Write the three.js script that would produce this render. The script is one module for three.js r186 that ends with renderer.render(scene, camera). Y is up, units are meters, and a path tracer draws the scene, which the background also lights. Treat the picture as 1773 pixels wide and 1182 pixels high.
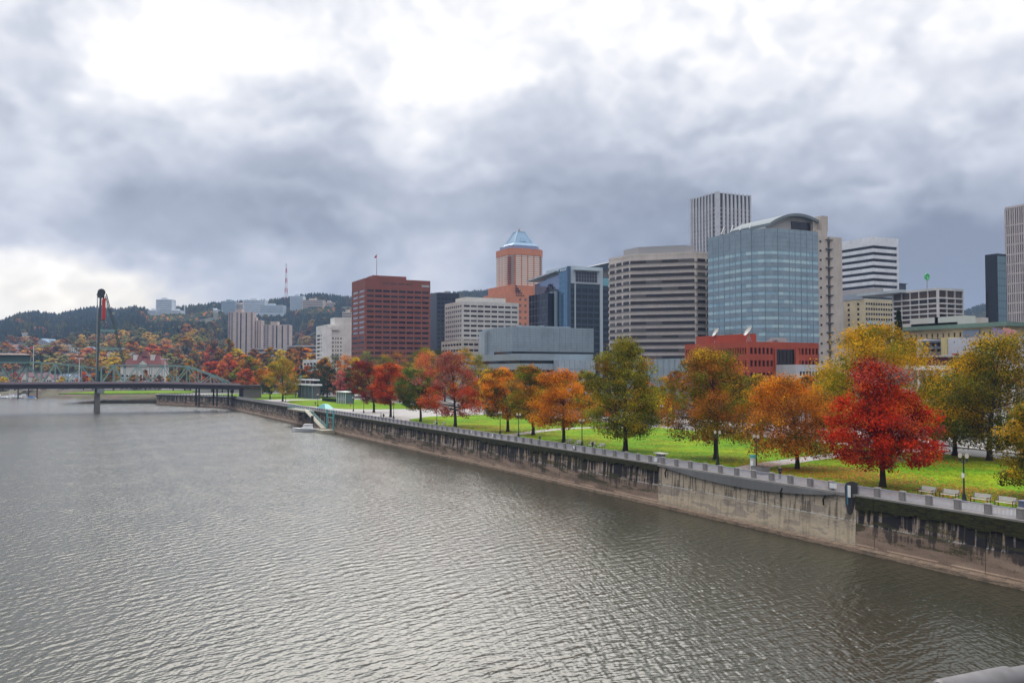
import * as THREE from 'three';
import { mergeGeometries } from 'three/addons/utils/BufferGeometryUtils.js';
import { MarchingCubes } from 'three/addons/objects/MarchingCubes.js';
import { ImprovedNoise } from 'three/addons/math/ImprovedNoise.js';

// ---------------------------------------------------------------- camera, sky, sun, exposure
const DEG = Math.PI / 180;
const F = 1560, HORIZON = 646, YAW = 25.9 * DEG, CAMY = 20.5;      // photograph 1773 x 1182, focal length in its pixels
const scene = new THREE.Scene();
const camera = new THREE.PerspectiveCamera(2 * Math.atan(591 / F) / DEG, 1.5, 0.1, 9000);
camera.rotation.order = 'YXZ';
camera.position.set(0, CAMY, 0);
camera.rotation.set(Math.atan((HORIZON - 591) / F), -YAW, 0);
camera.updateMatrixWorld();
const EXPOSURE = 1.25, SKY_ZENITH = 2.8;
const SUN_AZ = -7 * DEG, SUN_EL = 36 * DEG;                       // azimuth measured from the view axis
const FWD = new THREE.Vector3(Math.sin(YAW), 0, -Math.cos(YAW)), RGT = new THREE.Vector3(Math.cos(YAW), 0, Math.sin(YAW));

const noise = new ImprovedNoise();
function fbm(x, y, z, oct = 5, gain = 0.5) { let a = 1, s = 0, n = 0; for (let i = 0; i < oct; i++) { s += a * noise.noise(x, y, z + i * 17.3); n += a; a *= gain; x *= 2.03; y *= 2.03; } return s / n; }
const clamp = (v, a = 0, b = 1) => Math.min(b, Math.max(a, v));
const smooth = (a, b, v) => { const t = clamp((v - a) / (b - a)); return t * t * (3 - 2 * t); };
const lerp = (a, b, t) => a + (b - a) * t;

// overcast sky: broken cloud deck, its mean brightness and tint on a coarse grid of directions (columns: azimuth, rows: elevation)
const SKY_AZ = [-34, -29.6, -23, -16, -10, -4, 2, 8, 14, 20, 26, 30, 36];
const SKY_EL = [-0.5, 2.4, 5, 7.5, 10, 12.5, 15, 18, 22.5, 30];
const SKY_L = [ // luminance, one row for each elevation
  [.62, .62, .62, .50, .45, .42, .38, .30, .24, .20, .19, .18, .18],
  [.86, .86, .78, .54, .45, .45, .40, .30, .24, .20, .18, .17, .18],
  [.88, .88, .74, .44, .40, .50, .42, .26, .22, .20, .18, .17, .18],
  [.54, .54, .33, .26, .32, .52, .30, .20, .20, .20, .19, .19, .20],
  [.56, .56, .28, .26, .42, .34, .23, .25, .33, .33, .32, .32, .34],
  [.58, .58, .42, .33, .37, .38, .33, .40, .44, .46, .50, .52, .52],
  [.58, .58, .55, .64, .48, .72, .46, .55, .58, .60, .66, .66, .66],
  [.64, .64, 1.0, .88, .78, 1.0, .64, .72, .76, .74, .76, .78, .78],
  [.68, .68, .76, .76, .72, .74, .80, .86, .88, .86, .84, .82, .82],
  [.85, .85, .88, .9, .92, .95, .95, .95, .95, .95, .95, .95, .95]];
function cubicIndex(arr, v) { let i = 0; while (i < arr.length - 2 && v > arr[i + 1]) i++; const t = clamp((v - arr[i]) / (arr[i + 1] - arr[i])); return [i, t * t * (3 - 2 * t)]; }
function skyColour(dx, dy, dz, out) {
  const f = dx * FWD.x + dz * FWD.z, r = dx * RGT.x + dz * RGT.z;
  const az0 = Math.atan2(r, f) / DEG, el0 = Math.asin(clamp(dy, -1, 1)) / DEG;
  const q = 1 / (Math.max(dy, 0) + 0.16), px = dx * q, pz = dz * q;
  const w1 = fbm(px * .9 + 5, pz * .9, 3.1, 4), w2 = fbm(px * .9, pz * .9 + 9, 7.7, 4);
  // generic overcast deck
  const n = fbm(px * 1.25 + w1 * 1.4, pz * 1.25 + w2 * 1.4, 11.3, 6, .55);
  const s = Math.max(0, Math.sin(Math.max(el0, 0) * DEG));
  let L = lerp(.25, .38, smooth(2, 14, el0)) + (SKY_ZENITH - .38) * Math.pow(smooth(14, 95, el0), .8); L *= 1 + .6 * n;
  // the part of the deck that the photograph shows
  const inFrame = (1 - smooth(32, 58, Math.abs(az0))) * (1 - smooth(21, 34, el0));
  if (inFrame > 0) {
  const v1 = fbm(az0 * .10, el0 * .15, 21.7, 5, .55), v2 = fbm(az0 * .10 + 40, el0 * .15, 31.1, 5, .55), el = el0 + v1 * 4.2, az = az0 + v2 * 8;
  const [i, u] = cubicIndex(SKY_AZ, clamp(az, -34, 36)), [j, v] = cubicIndex(SKY_EL, clamp(el, -.5, 30));
  let Lv = lerp(lerp(SKY_L[j][i], SKY_L[j][i + 1], u), lerp(SKY_L[j + 1][i], SKY_L[j + 1][i + 1], u), v);
  let billow = 0; { let f = .11, amp = 1, tot = 0; for (let o = 0; o < 5; o++, f *= 2.1, amp *= .56) { billow += amp * (.5 - Math.abs(noise.noise(az0 * f + v1 * 2.2, el0 * f * 1.35 + v2 * 2.2, 50 + o * 9.1)) * 1.9); tot += amp; } billow /= tot; }
  Lv *= 1 + .12 * n + .50 * billow + .22 * fbm(az0 * .16 + 7, el0 * .30, 4.4, 5, .6);
  { const dull = smooth(2, 17, az0) * (1 - smooth(7, 15, el0)); Lv = lerp(.84 * Lv + .11, Lv, dull); }  // the bank of rain cloud on the right is the darkest
  L = lerp(L, Lv, inFrame); }
  L = .2 + (L - .2 + Math.hypot(L - .2, .05)) / 2;                    // thick cloud keeps some glow
  const cool = clamp((.82 - L) / .65);                              // thick cloud is bluer than thin cloud
  const warm = smooth(.45, .8, L) * (1 - smooth(3, 9, el0)) * (1 - smooth(-8, 10, Math.abs(az0 + 18) - 16));
  out[0] = L * (1 - .21 * cool + .09 * warm); out[1] = L * (1 - .07 * cool + .015 * warm); out[2] = L * (1 + .21 * cool - .15 * warm + .02);
}
{
  const w = 2048, h = 1024, data = new Float32Array(w * h * 4), c = [0, 0, 0];
  for (let y = 0; y < h; y++) {
    const el = ((y + .5) / h - .5) * Math.PI, ce = Math.cos(el), se = Math.sin(el);
    for (let x = 0; x < w; x++) {
      const o = (y * w + x) * 4;
      if (el < -.06) { data[o] = .12; data[o + 1] = .12; data[o + 2] = .12; data[o + 3] = 1; continue; }
      const a = ((x + .5) / w - .5) * 2 * Math.PI;
      skyColour(Math.cos(a) * ce, se, Math.sin(a) * ce, c);
      data[o] = c[0]; data[o + 1] = c[1]; data[o + 2] = c[2]; data[o + 3] = 1;
    }
  }
  const sky = new THREE.DataTexture(data, w, h, THREE.RGBAFormat, THREE.FloatType);
  sky.mapping = THREE.EquirectangularReflectionMapping; sky.magFilter = THREE.LinearFilter; sky.minFilter = THREE.LinearFilter; sky.wrapS = THREE.RepeatWrapping; sky.needsUpdate = true;
  scene.background = sky; scene.environment = sky;
}
const sun = new THREE.DirectionalLight(new THREE.Color(1, .95, .87), 1.5);
{
  const d = FWD.clone().multiplyScalar(Math.cos(SUN_AZ)).addScaledVector(RGT, Math.sin(SUN_AZ)).multiplyScalar(Math.cos(SUN_EL)); d.y = Math.sin(SUN_EL);
  sun.target.position.set(100, 6, -150); sun.position.copy(sun.target.position).addScaledVector(d, 900);
  sun.castShadow = true; sun.shadow.radius = 75; sun.shadow.mapSize.set(4096, 4096);
  Object.assign(sun.shadow.camera, { left: -500, right: 500, top: 500, bottom: -500, near: 10, far: 2500 });
  scene.add(sun, sun.target);
}
const renderer = new THREE.WebGLRenderer({ antialias: true });
renderer.setSize(1024, 682); renderer.toneMapping = THREE.LinearToneMapping; renderer.toneMappingExposure = EXPOSURE; renderer.shadowMap.enabled = true;
scene.fog = new THREE.FogExp2(0xa4bee8, 0.0001);

// ---------------------------------------------------------------- helpers
function rng(seed) { let a = seed >>> 0; return () => { a = a + 0x6D2B79F5 | 0; let t = Math.imul(a ^ a >>> 15, 1 | a); t = t + Math.imul(t ^ t >>> 7, 61 | t) ^ t; return ((t ^ t >>> 14) >>> 0) / 4294967296; }; }
const V3 = (x, y, z) => new THREE.Vector3(x, y, z);
function ray(px, py) { return V3((px - 886.5) / F, -(py - 591) / F, -1).applyEuler(camera.rotation); }
// a pixel gives a direction; the distance comes from the level y, the river-parallel plane x or the cross plane z the thing touches
const onY = (px, py, y) => { const d = ray(px, py); return V3(0, CAMY, 0).addScaledVector(d, (y - CAMY) / d.y); };
const onX = (px, py, x) => { const d = ray(px, py); return V3(0, CAMY, 0).addScaledVector(d, x / d.x); };
const onZ = (px, py, z) => { const d = ray(px, py); return V3(0, CAMY, 0).addScaledVector(d, z / d.z); };
const atD = (px, py, dist) => { const d = ray(px, py); return V3(0, CAMY, 0).addScaledVector(d, dist); };

class MB {                                                          // collects faces, builds one geometry; uv in metres
  constructor() { this.p = []; this.n = []; this.u = []; this.i = []; this.c = []; }
  tri(a, b, c) {
    const ux = b[0] - a[0], uy = b[1] - a[1], uz = b[2] - a[2], vx = c[0] - a[0], vy = c[1] - a[1], vz = c[2] - a[2];
    let nx = uy * vz - uz * vy, ny = uz * vx - ux * vz, nz = ux * vy - uy * vx; const l = Math.hypot(nx, ny, nz) || 1; nx /= l; ny /= l; nz /= l;
    const o = this.p.length / 3;
    for (const q of [a, b, c]) { this.p.push(q[0], q[1], q[2]); this.n.push(nx, ny, nz); this.uv(q, nx, ny, nz); }
    this.i.push(o, o + 1, o + 2); return this;
  }
  uv(q, nx, ny, nz) { const ax = Math.abs(nx), ay = Math.abs(ny), az = Math.abs(nz); if (ay >= ax && ay >= az) this.u.push(q[0], q[2]); else if (ax >= az) this.u.push(q[2], q[1]); else this.u.push(q[0], q[1]); }
  quad(a, b, c, d) {
    const ux = c[0] - a[0], uy = c[1] - a[1], uz = c[2] - a[2], vx = d[0] - b[0], vy = d[1] - b[1], vz = d[2] - b[2];
    let nx = uy * vz - uz * vy, ny = uz * vx - ux * vz, nz = ux * vy - uy * vx; const l = Math.hypot(nx, ny, nz) || 1; nx /= l; ny /= l; nz /= l;
    const o = this.p.length / 3;
    for (const q of [a, b, c, d]) { this.p.push(q[0], q[1], q[2]); this.n.push(nx, ny, nz); this.uv(q, nx, ny, nz); }
    this.i.push(o, o + 1, o + 2, o, o + 2, o + 3); return this;
  }
  hex(b, t) { // bottom ring of 4 and top ring of 4, both counter-clockwise seen from above
    this.quad(t[0], t[1], t[2], t[3]); this.quad(b[3], b[2], b[1], b[0]);
    for (let k = 0; k < 4; k++) { const m = (k + 1) % 4; this.quad(b[k], b[m], t[m], t[k]); } return this;
  }
  box(x0, x1, y0, y1, z0, z1) {
    if (x0 > x1) [x0, x1] = [x1, x0]; if (y0 > y1) [y0, y1] = [y1, y0]; if (z0 > z1) [z0, z1] = [z1, z0];
    const r = y => [[x0, y, z1], [x1, y, z1], [x1, y, z0], [x0, y, z0]]; return this.hex(r(y0), r(y1));
  }
  prism(pts, y0, y1, caps = true) { // pts [[x,z],...]
    let A = 0; for (let k = 0; k < pts.length; k++) { const a = pts[k], b = pts[(k + 1) % pts.length]; A += a[0] * b[1] - b[0] * a[1]; }
    if (A > 0) pts = pts.slice().reverse();                         // counter-clockwise seen from above (y up, z toward viewer)
    for (let k = 0; k < pts.length; k++) { const a = pts[k], b = pts[(k + 1) % pts.length]; this.quad([a[0], y0, a[1]], [b[0], y0, b[1]], [b[0], y1, b[1]], [a[0], y1, a[1]]); }
    if (caps) for (const t of THREE.ShapeUtils.triangulateShape(pts.map(p => new THREE.Vector2(p[0], -p[1])), [])) {
      const [a, b, c] = t.map(k => pts[k]); this.tri([a[0], y1, a[1]], [b[0], y1, b[1]], [c[0], y1, c[1]]); this.tri([c[0], y0, c[1]], [b[0], y0, b[1]], [a[0], y0, a[1]]);
    }
    return this;
  }
  sheet(pts, y) { let A = 0; for (let k = 0; k < pts.length; k++) { const a = pts[k], b = pts[(k + 1) % pts.length]; A += a[0] * b[1] - b[0] * a[1]; } if (A > 0) pts = pts.slice().reverse();
    for (const t of THREE.ShapeUtils.triangulateShape(pts.map(p => new THREE.Vector2(p[0], -p[1])), [])) { const [a, b, c] = t.map(k => pts[k]); this.tri([a[0], y, a[1]], [b[0], y, b[1]], [c[0], y, c[1]]); } return this; }
  bar(a, b, w, h = w) { // beam from a to b
    const A = V3(...a), B = V3(...b), d = B.clone().sub(A).normalize(), up = Math.abs(d.y) > .98 ? V3(0, 0, 1) : V3(0, 1, 0);
    const s = d.clone().cross(up).normalize().multiplyScalar(w / 2), t = s.clone().normalize().cross(d).multiplyScalar(h / 2);
    const q = (P, i, j) => P.clone().addScaledVector(s, i).addScaledVector(t, j).toArray();
    const ring = P => [q(P, -1, -1), q(P, 1, -1), q(P, 1, 1), q(P, -1, 1)], r0 = ring(A), r1 = ring(B);
    this.quad(r0[3], r0[2], r0[1], r0[0]); this.quad(...r1); for (let k = 0; k < 4; k++) { const m = (k + 1) % 4; this.quad(r0[k], r0[m], r1[m], r1[k]); } return this;
  }
  tube(path, radii, seg = 7, cap = true) { // smooth tapered tube
    const P = path.map(p => V3(...p)), base = this.p.length / 3, up = V3(.13, .9, .41).normalize(); let side = null;
    P.forEach((p, k) => {
      const d = P[Math.min(k + 1, P.length - 1)].clone().sub(P[Math.max(k - 1, 0)]).normalize();
      side = (side ? side.clone().addScaledVector(d, -side.dot(d)) : d.clone().cross(Math.abs(d.dot(up)) > .95 ? V3(1, 0, 0) : up)).normalize();
      const t = d.clone().cross(side);
      for (let j = 0; j <= seg; j++) { const a = j / seg * 2 * Math.PI, n = side.clone().multiplyScalar(Math.cos(a)).addScaledVector(t, Math.sin(a)); this.p.push(p.x + n.x * radii[k], p.y + n.y * radii[k], p.z + n.z * radii[k]); this.n.push(n.x, n.y, n.z); this.u.push(j / seg, k); }
      if (k) for (let j = 0; j < seg; j++) { const o = base + (k - 1) * (seg + 1) + j, q = o + seg + 1; this.i.push(o, o + 1, q, o + 1, q + 1, q); }
    });
    if (cap) for (const [k, s] of [[0, -1], [P.length - 1, 1]]) { const c = P[k], r = j => { const o = (base + k * (seg + 1) + j) * 3; return [this.p[o], this.p[o + 1], this.p[o + 2]]; };
      for (let j = 0; j < seg; j++) s > 0 ? this.tri(c.toArray(), r(j), r(j + 1)) : this.tri(c.toArray(), r(j + 1), r(j)); }
    return this;
  }
  lathe(cx, cz, prof, seg = 10) { // prof [[r,y],...]
    return this.tube(prof.map(([r, y], k) => [cx, y + k * 1e-5, cz]), prof.map(q => q[0]), seg);
  }
  geom() {
    const g = new THREE.BufferGeometry();
    g.setAttribute('position', new THREE.Float32BufferAttribute(this.p, 3)); g.setAttribute('normal', new THREE.Float32BufferAttribute(this.n, 3)); g.setAttribute('uv', new THREE.Float32BufferAttribute(this.u, 2));
    if (this.c.length) g.setAttribute('color', new THREE.Float32BufferAttribute(this.c, 3));
    g.setIndex(this.i); return g;
  }
}
const taken = {};
function numbered(name) { const k = taken[name] = (taken[name] ?? -1) + 1; return k ? `${name}_${String(k).padStart(3, '0')}` : name; }
function tag(o, label, category, group, kind) { if (label) o.userData.label = label; if (category) o.userData.category = category; if (group) o.userData.group = group; if (kind) o.userData.kind = kind; return o; }
function thing(name, label, category, pos = [0, 0, 0], group) { const o = new THREE.Group(); o.name = numbered(name); o.position.set(...pos); scene.add(o); return tag(o, label, category, group); }
const rootPos = o => { const p = V3(0, 0, 0); for (let q = o; q && q !== scene; q = q.parent) p.add(q.position); return p; };
function part(parent, name, mb, material, label) { // geometry given in world coordinates, stored relative to its parent
  const g = mb instanceof MB ? mb.geom() : mb, o = rootPos(parent); g.translate(-o.x, -o.y, -o.z);
  const m = new THREE.Mesh(g, material); m.name = name; m.castShadow = m.receiveShadow = true; parent.add(m); if (label) m.userData.label = label; return m;
}
function place(parent, name, geometry, material, x, y, z) { const o = rootPos(parent), m = new THREE.Mesh(geometry, material); m.name = name; m.position.set(x - o.x, y - o.y, z - o.z); m.castShadow = m.receiveShadow = true; parent.add(m); return m; }
function solo(name, mb, material, label, category, group, kind) { const m = new THREE.Mesh(mb instanceof MB ? mb.geom() : mb, material); m.name = numbered(name); m.castShadow = m.receiveShadow = true; scene.add(m); return tag(m, label, category, group, kind); }
function structure(name, mb, material, label) { return tag(solo(name, mb, material, label), null, null, null, 'structure'); }
function copy(o, pos, turn = 0, label) { const c = o.clone(); c.name = numbered(o.name.replace(/_\d{3}$/, '')); c.position.set(...pos); c.rotation.y = turn; c.userData = { ...o.userData }; if (label) c.userData.label = label; scene.add(c); return c; }
const boxCache = new Map();
function boxGeo(w, h, d) { w = Math.round(w * 100) / 100; h = Math.round(h * 100) / 100; d = Math.round(d * 100) / 100; const k = `${w},${h},${d}`; if (!boxCache.has(k)) boxCache.set(k, new THREE.BoxGeometry(w, h, d)); return boxCache.get(k); }

// ---------------------------------------------------------------- materials
function tileNoise(size, cells, seed) { // tileable value noise, a few octaves, 0..1
  const out = new Float32Array(size * size); let amp = 1, tot = 0;
  for (let o = 0; o < 5 && cells <= size / 2; o++, cells *= 2, amp *= .55) {
    const r = rng(seed + o * 77), g = new Float32Array(cells * cells).map(() => r()); tot += amp;
    for (let y = 0; y < size; y++) { const fy = y / size * cells, y0 = Math.floor(fy), ty = fy - y0, sy = ty * ty * (3 - 2 * ty), y1 = (y0 + 1) % cells;
      for (let x = 0; x < size; x++) { const fx = x / size * cells, x0 = Math.floor(fx), tx = fx - x0, sx = tx * tx * (3 - 2 * tx), x1 = (x0 + 1) % cells;
        out[y * size + x] += amp * lerp(lerp(g[y0 * cells + x0], g[y0 * cells + x1], sx), lerp(g[y1 * cells + x0], g[y1 * cells + x1], sx), sy); } }
  }
  for (let k = 0; k < out.length; k++) out[k] /= tot; return out;
}
function dataTex(w, h, fn, srgb = true) {
  const d = new Uint8Array(w * h * 4), c = [0, 0, 0];
  for (let y = 0; y < h; y++) for (let x = 0; x < w; x++) { fn(x, y, c); const o = (y * w + x) * 4; for (let k = 0; k < 3; k++) d[o + k] = clamp(srgb ? (c[k] <= .0031308 ? 12.92 * c[k] : 1.055 * Math.pow(c[k], 1 / 2.4) - .055) : c[k]) * 255; d[o + 3] = 255; }
  const t = new THREE.DataTexture(d, w, h); t.wrapS = t.wrapT = THREE.RepeatWrapping; t.magFilter = THREE.LinearFilter; t.minFilter = THREE.LinearMipmapLinearFilter; t.generateMipmaps = true; if (srgb) t.colorSpace = THREE.SRGBColorSpace; t.needsUpdate = true; return t;
}
const nA = tileNoise(256, 4, 5), nB = tileNoise(256, 16, 9), nC = tileNoise(256, 64, 21);
// weathered panel texture: cloudy patches plus rain streaks (tile of 24 m)
const weather = dataTex(256, 256, (x, y, c) => { const k = y * 256 + x, st = nC[(Math.floor(y / 8) % 256) * 256 + x]; const v = .80 + .26 * (nA[k] - .5) + .16 * (nB[k] - .5) + .14 * (st - .5); c[0] = v; c[1] = v; c[2] = v; });
weather.repeat.set(1 / 24, 1 / 24);
const speck = dataTex(256, 256, (x, y, c) => { const k = y * 256 + x, v = .8 + .35 * (nC[k] - .5) + .25 * (nB[k] - .5); c[0] = c[1] = c[2] = v; }); speck.repeat.set(1 / 6, 1 / 6);
const mats = {};
function std(key, r, g, b, rough = .85, opt = {}) { return mats[key] ??= new THREE.MeshStandardMaterial({ color: new THREE.Color().setRGB(r, g, b), roughness: rough, ...opt }); }
const wallMat = (key, r, g, b, rough = .85) => std(key, r / .8, g / .8, b / .8, rough, { map: weather });
const glass = (key, r, g, b, rough = .06, metal = .0) => std(key, r, g, b, rough, { metalness: metal });
const GL = [glass('glass_dark', .012, .013, .017), glass('glass_dusk', .025, .024, .028), glass('glass_brown', .03, .022, .02), glass('glass_blind', .10, .09, .085, .15)];

// ---------------------------------------------------------------- the setting: river, ground, seawall, park
const GROUND = 6.25, PARK = 6.4, WALLX = 82, RAILTOP = 7.46;
const wallLine = [[82, 60], [82, -540], [80.5, -556], [75, -575], [66, -597], [57, -617], [49, -636]];
{ // river: ripple field as a normal map, waves come in from the sky's bright side
  const S = 1024, tile = 37, hx = new Float32Array(S * S), hy = new Float32Array(S * S), r = rng(4);
  const th0 = Math.atan2(FWD.z, FWD.x);
  for (let m = 0; m < 110; m++) {
    const lam = .32 * Math.pow(6, Math.pow(r(), 1.15)), th = th0 + (r() + r() + r() - 1.5) * 1.05, k = 2 * Math.PI / lam;
    const i = Math.round(Math.cos(th) * tile / lam), j = Math.round(Math.sin(th) * tile / lam), ph = r() * 6.283, slope = .0125 * Math.pow(lam / 1.2, -.1);
    const kk = Math.hypot(i, j) || 1, cx = new Float32Array(S), sx = new Float32Array(S);
    for (let x = 0; x < S; x++) { cx[x] = Math.cos(2 * Math.PI * i * x / S + ph); sx[x] = Math.sin(2 * Math.PI * i * x / S + ph); }
    const ax = slope * i / kk, ay = slope * j / kk;
    for (let y = 0; y < S; y++) { const cy = Math.cos(2 * Math.PI * j * y / S), sy = Math.sin(2 * Math.PI * j * y / S), o = y * S;
      for (let x = 0; x < S; x++) { const v = cx[x] * cy - sx[x] * sy; hx[o + x] += ax * v; hy[o + x] += ay * v; } }
  }
  const nm = dataTex(S, S, (x, y, c) => { const k = y * S + x, g = .75 + .9 * nA[((y >> 2) % 256) * 256 + ((x >> 2) % 256)] - .2; const a = -hx[k] * g, b = -hy[k] * g, l = 1 / Math.hypot(a, b, 1); c[0] = .5 + .5 * a * l; c[1] = .5 + .5 * b * l; c[2] = .5 + .5 * l; }, false);
  nm.repeat.set(1 / tile, 1 / tile);
  const water = new THREE.MeshPhysicalMaterial({ color: new THREE.Color().setRGB(.023, .024, .014), roughness: .22, ior: 1.33, normalMap: nm, normalScale: new THREE.Vector2(1, 1) });
  const g = new THREE.BufferGeometry(), X0 = -1500, X1 = 300, Z0 = -3000, Z1 = 300;
  g.setAttribute('position', new THREE.Float32BufferAttribute([X0, 0, Z1, X1, 0, Z1, X1, 0, Z0, X0, 0, Z0], 3)); g.setAttribute('normal', new THREE.Float32BufferAttribute([0, 1, 0, 0, 1, 0, 0, 1, 0, 0, 1, 0], 3));
  g.setAttribute('uv', new THREE.Float32BufferAttribute([X0, -Z1, X1, -Z1, X1, -Z0, X0, -Z0], 2)); g.setIndex([0, 1, 2, 0, 2, 3]);
  structure('river', g, water, 'wide grey brown river rippled by the wind');
}
// far bank beyond the bridge
const shore = [[275, 691], [235, 691], [195, 690], [150, 689.5], [110, 690], [70, 688], [30, 686], [-40, 684], [-160, 682], [-420, 680]].map(([a, b]) => { const p = onY(a, b, 0); return [p.x, p.z]; });
{
  const asphaltTex = dataTex(256, 256, (x, y, c) => { const k = y * 256 + x, v = .052 + .03 * (nC[k] - .5) + .03 * (nA[k] - .5); c[0] = v * 1.03; c[1] = v; c[2] = v * .98; }); asphaltTex.repeat.set(1 / 12, 1 / 12);
  const cityMat = new THREE.MeshStandardMaterial({ map: asphaltTex, roughness: .9 });
  const inland = shore.map(([x, z], k) => [x + 4 + 2 * (k % 2), z - 34]);
  const poly = [...wallLine.map(([x, z]) => [x + .9, z]), [50, -668], ...inland, [-1500, inland.at(-1)[1] - 80], [-1500, -4300], [3200, -4300], [3200, 60]];
  structure('ground', new MB().sheet(poly, GROUND), cityMat, 'dark city ground behind the river wall');
  // sloping bank, coarse and weedy
  const bankTex = dataTex(256, 256, (x, y, c) => { const k = y * 256 + x, a = nA[k], b = nC[k]; c[0] = .09 + .10 * (a - .4) + .05 * (b - .5); c[1] = .075 + .10 * (nB[k] - .42) + .03 * (b - .5); c[2] = .05 + .05 * (a - .5); }); bankTex.repeat.set(1 / 60, 1 / 30);
  const bm = new MB(), rows = 6, r = rng(31);
  const full = [[51, -636], ...shore], fin = [[50, -668], ...inland];
  const at = (k, t) => [lerp(full[k][0], fin[k][0], t), -.4 + (GROUND + .5) * Math.pow(t, .7) + (t > 0 && t < 1 ? Math.sin(k * 3.7 + t * 9) * .5 : 0), lerp(full[k][1], fin[k][1], t)];
  for (let k = 0; k < full.length - 1; k++) for (let j = 0; j < rows; j++) { const t0 = j / rows, t1 = (j + 1) / rows; bm.quad(at(k, t0), at(k, t1), at(k + 1, t1), at(k + 1, t0)); }
  structure('river_bank', bm, new THREE.MeshStandardMaterial({ map: bankTex, roughness: 1, side: THREE.DoubleSide }), 'brown weedy bank sloping to the river behind the bridge');
}
// lawn, promenade, paths, street
const grassTex = dataTex(1024, 1024, (() => { const a = tileNoise(1024, 8, 61), b = tileNoise(1024, 128, 62), d = tileNoise(1024, 400, 63); return (x, y, c) => { const k = y * 1024 + x, v = .62 + .95 * (b[k] - .5) + .55 * (a[k] - .5) + .8 * (d[k] - .5), yel = clamp((a[(k + 51300) % (1024 * 1024)] - .5) * 2.2 + .12); c[0] = .205 * v * (.7 + .75 * yel); c[1] = .335 * v * (.92 + .10 * yel); c[2] = .008 * v; }; })()); grassTex.repeat.set(1 / 46, 1 / 46);
const grassMat = new THREE.MeshPhysicalMaterial({ map: grassTex, bumpMap: grassTex, bumpScale: .03, roughness: 1, specularIntensity: .15 });
const concTex = dataTex(256, 256, (x, y, c) => { const k = y * 256 + x, v = .30 + .16 * (nA[k] - .5) + .1 * (nC[k] - .5); c[0] = v * 1.05; c[1] = v; c[2] = v * .96; }); concTex.repeat.set(1 / 9, 1 / 9);
const concMat = new THREE.MeshStandardMaterial({ map: concTex, roughness: .9 });
const LAWN_X1 = 137;
{
  const end = wallLine.slice(1).map(([x, z]) => [x + .9, z]);
  structure('park_ground', new MB().prism([[82.9, 60], ...end, [49.9, -664], [100, -664], [139, -640], [139, 60]], GROUND - .2, PARK), concMat, 'pale concrete paving of the riverside park');
  // lawns: islands of grass left between the paths
  const curve = pts => new THREE.SplineCurve(pts.map(p => new THREE.Vector2(...p))).getPoints(pts.length * 7).map(v => [v.x, v.y]);
  const ribbon = (pts, w) => { const c = curve(pts), L = [], R = []; c.forEach((p, k) => { const a = c[Math.max(0, k - 1)], b = c[Math.min(c.length - 1, k + 1)], dx = b[0] - a[0], dz = b[1] - a[1], l = Math.hypot(dx, dz); L.push([p[0] - dz / l * w / 2, p[1] + dx / l * w / 2]); R.push([p[0] + dz / l * w / 2, p[1] - dx / l * w / 2]); }); return [...L, ...R.reverse()]; };
  const path = (label, px, w) => structure('path', new MB().sheet(ribbon(px.map(([a, b]) => { const p = onY(a, b, PARK); return [p.x, p.z]; }), w), PARK + .05), concMat, label);
  const lawn = (label, pts) => structure('lawn', new MB().prism(pts, PARK - .1, PARK + .028), grassMat, label);
  lawn('bright mown lawn of the park under the red and orange trees', [[88.2, 50], [88.2, -248], [92, -262], [104, -276], [120, -282], [LAWN_X1, -276], [LAWN_X1, 50]]);
  lawn('smaller mown lawn between the plaza and the bridge', [[96, -348], [108, -340], [126, -338], [LAWN_X1, -345], [LAWN_X1, -470], [112, -476], [100, -468], [92, -440], [90, -395]]);
  lawn('strip of mown grass behind the bridge end', [[90, -492], [LAWN_X1, -490], [LAWN_X1, -636], [80, -636], [78, -590], [86, -560]]);
  path('pale path curving from the promenade past the orange tree into the park', [[1283, 815], [1320, 806], [1375, 798], [1430, 790.5], [1500, 784], [1640, 779]], 4.2);
  path('pale path curving through the lawn behind the orange tree', [[868, 755], [905, 750.5], [950, 745], [1003, 741], [1060, 740], [1130, 741]], 3.6);
  path('pale path along the edge of the lawn by the street', [[1800, 788], [1500, 757], [1130, 729.5], [900, 713.5]], 2.4);
  const strip = onY(225, 676, GROUND);
  structure('far_lawn', new MB().prism([[-10, -690], [52, -672], [74, -672], [90, -760], [20, -775]], GROUND - .1, GROUND + .5), grassMat, 'bright grass strip on top of the river bank behind the bridge');
  // street between park and city
  const roadTex = dataTex(256, 256, (x, y, c) => { const k = y * 256 + x, v = .085 + .035 * (nC[k] - .5) + .04 * (nA[k] - .5); c[0] = v * 1.02; c[1] = v; c[2] = v * 1.02; }); roadTex.repeat.set(1 / 14, 1 / 14);
  structure('road', new MB().sheet([[139.15, 60], [139.15, -640], [158, -640], [158, 60]], GROUND + .006), new THREE.MeshStandardMaterial({ map: roadTex, roughness: .8 }), 'grey street with dashed lane lines along the park');
  structure('pavement', new MB().box(158, 171.5, GROUND - .2, PARK, -640, 60), concMat, 'concrete pavement across the street from the park');
  const mk = new MB(), paint = std('paint', .7, .7, .68, .7);
  for (let z = 40; z > -420; z -= 9) mk.sheet([[148.4, z], [148.55, z], [148.55, z - 3], [148.4, z - 3]], GROUND + .012);
  mk.sheet([[141.6, 60], [141.72, 60], [141.72, -640], [141.6, -640]], GROUND + .012).sheet([[155.4, 60], [155.52, 60], [155.52, -640], [155.4, -640]], GROUND + .012);
  structure('lane_marking', mk, paint, 'white painted lane lines on the street by the park');
}
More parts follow.
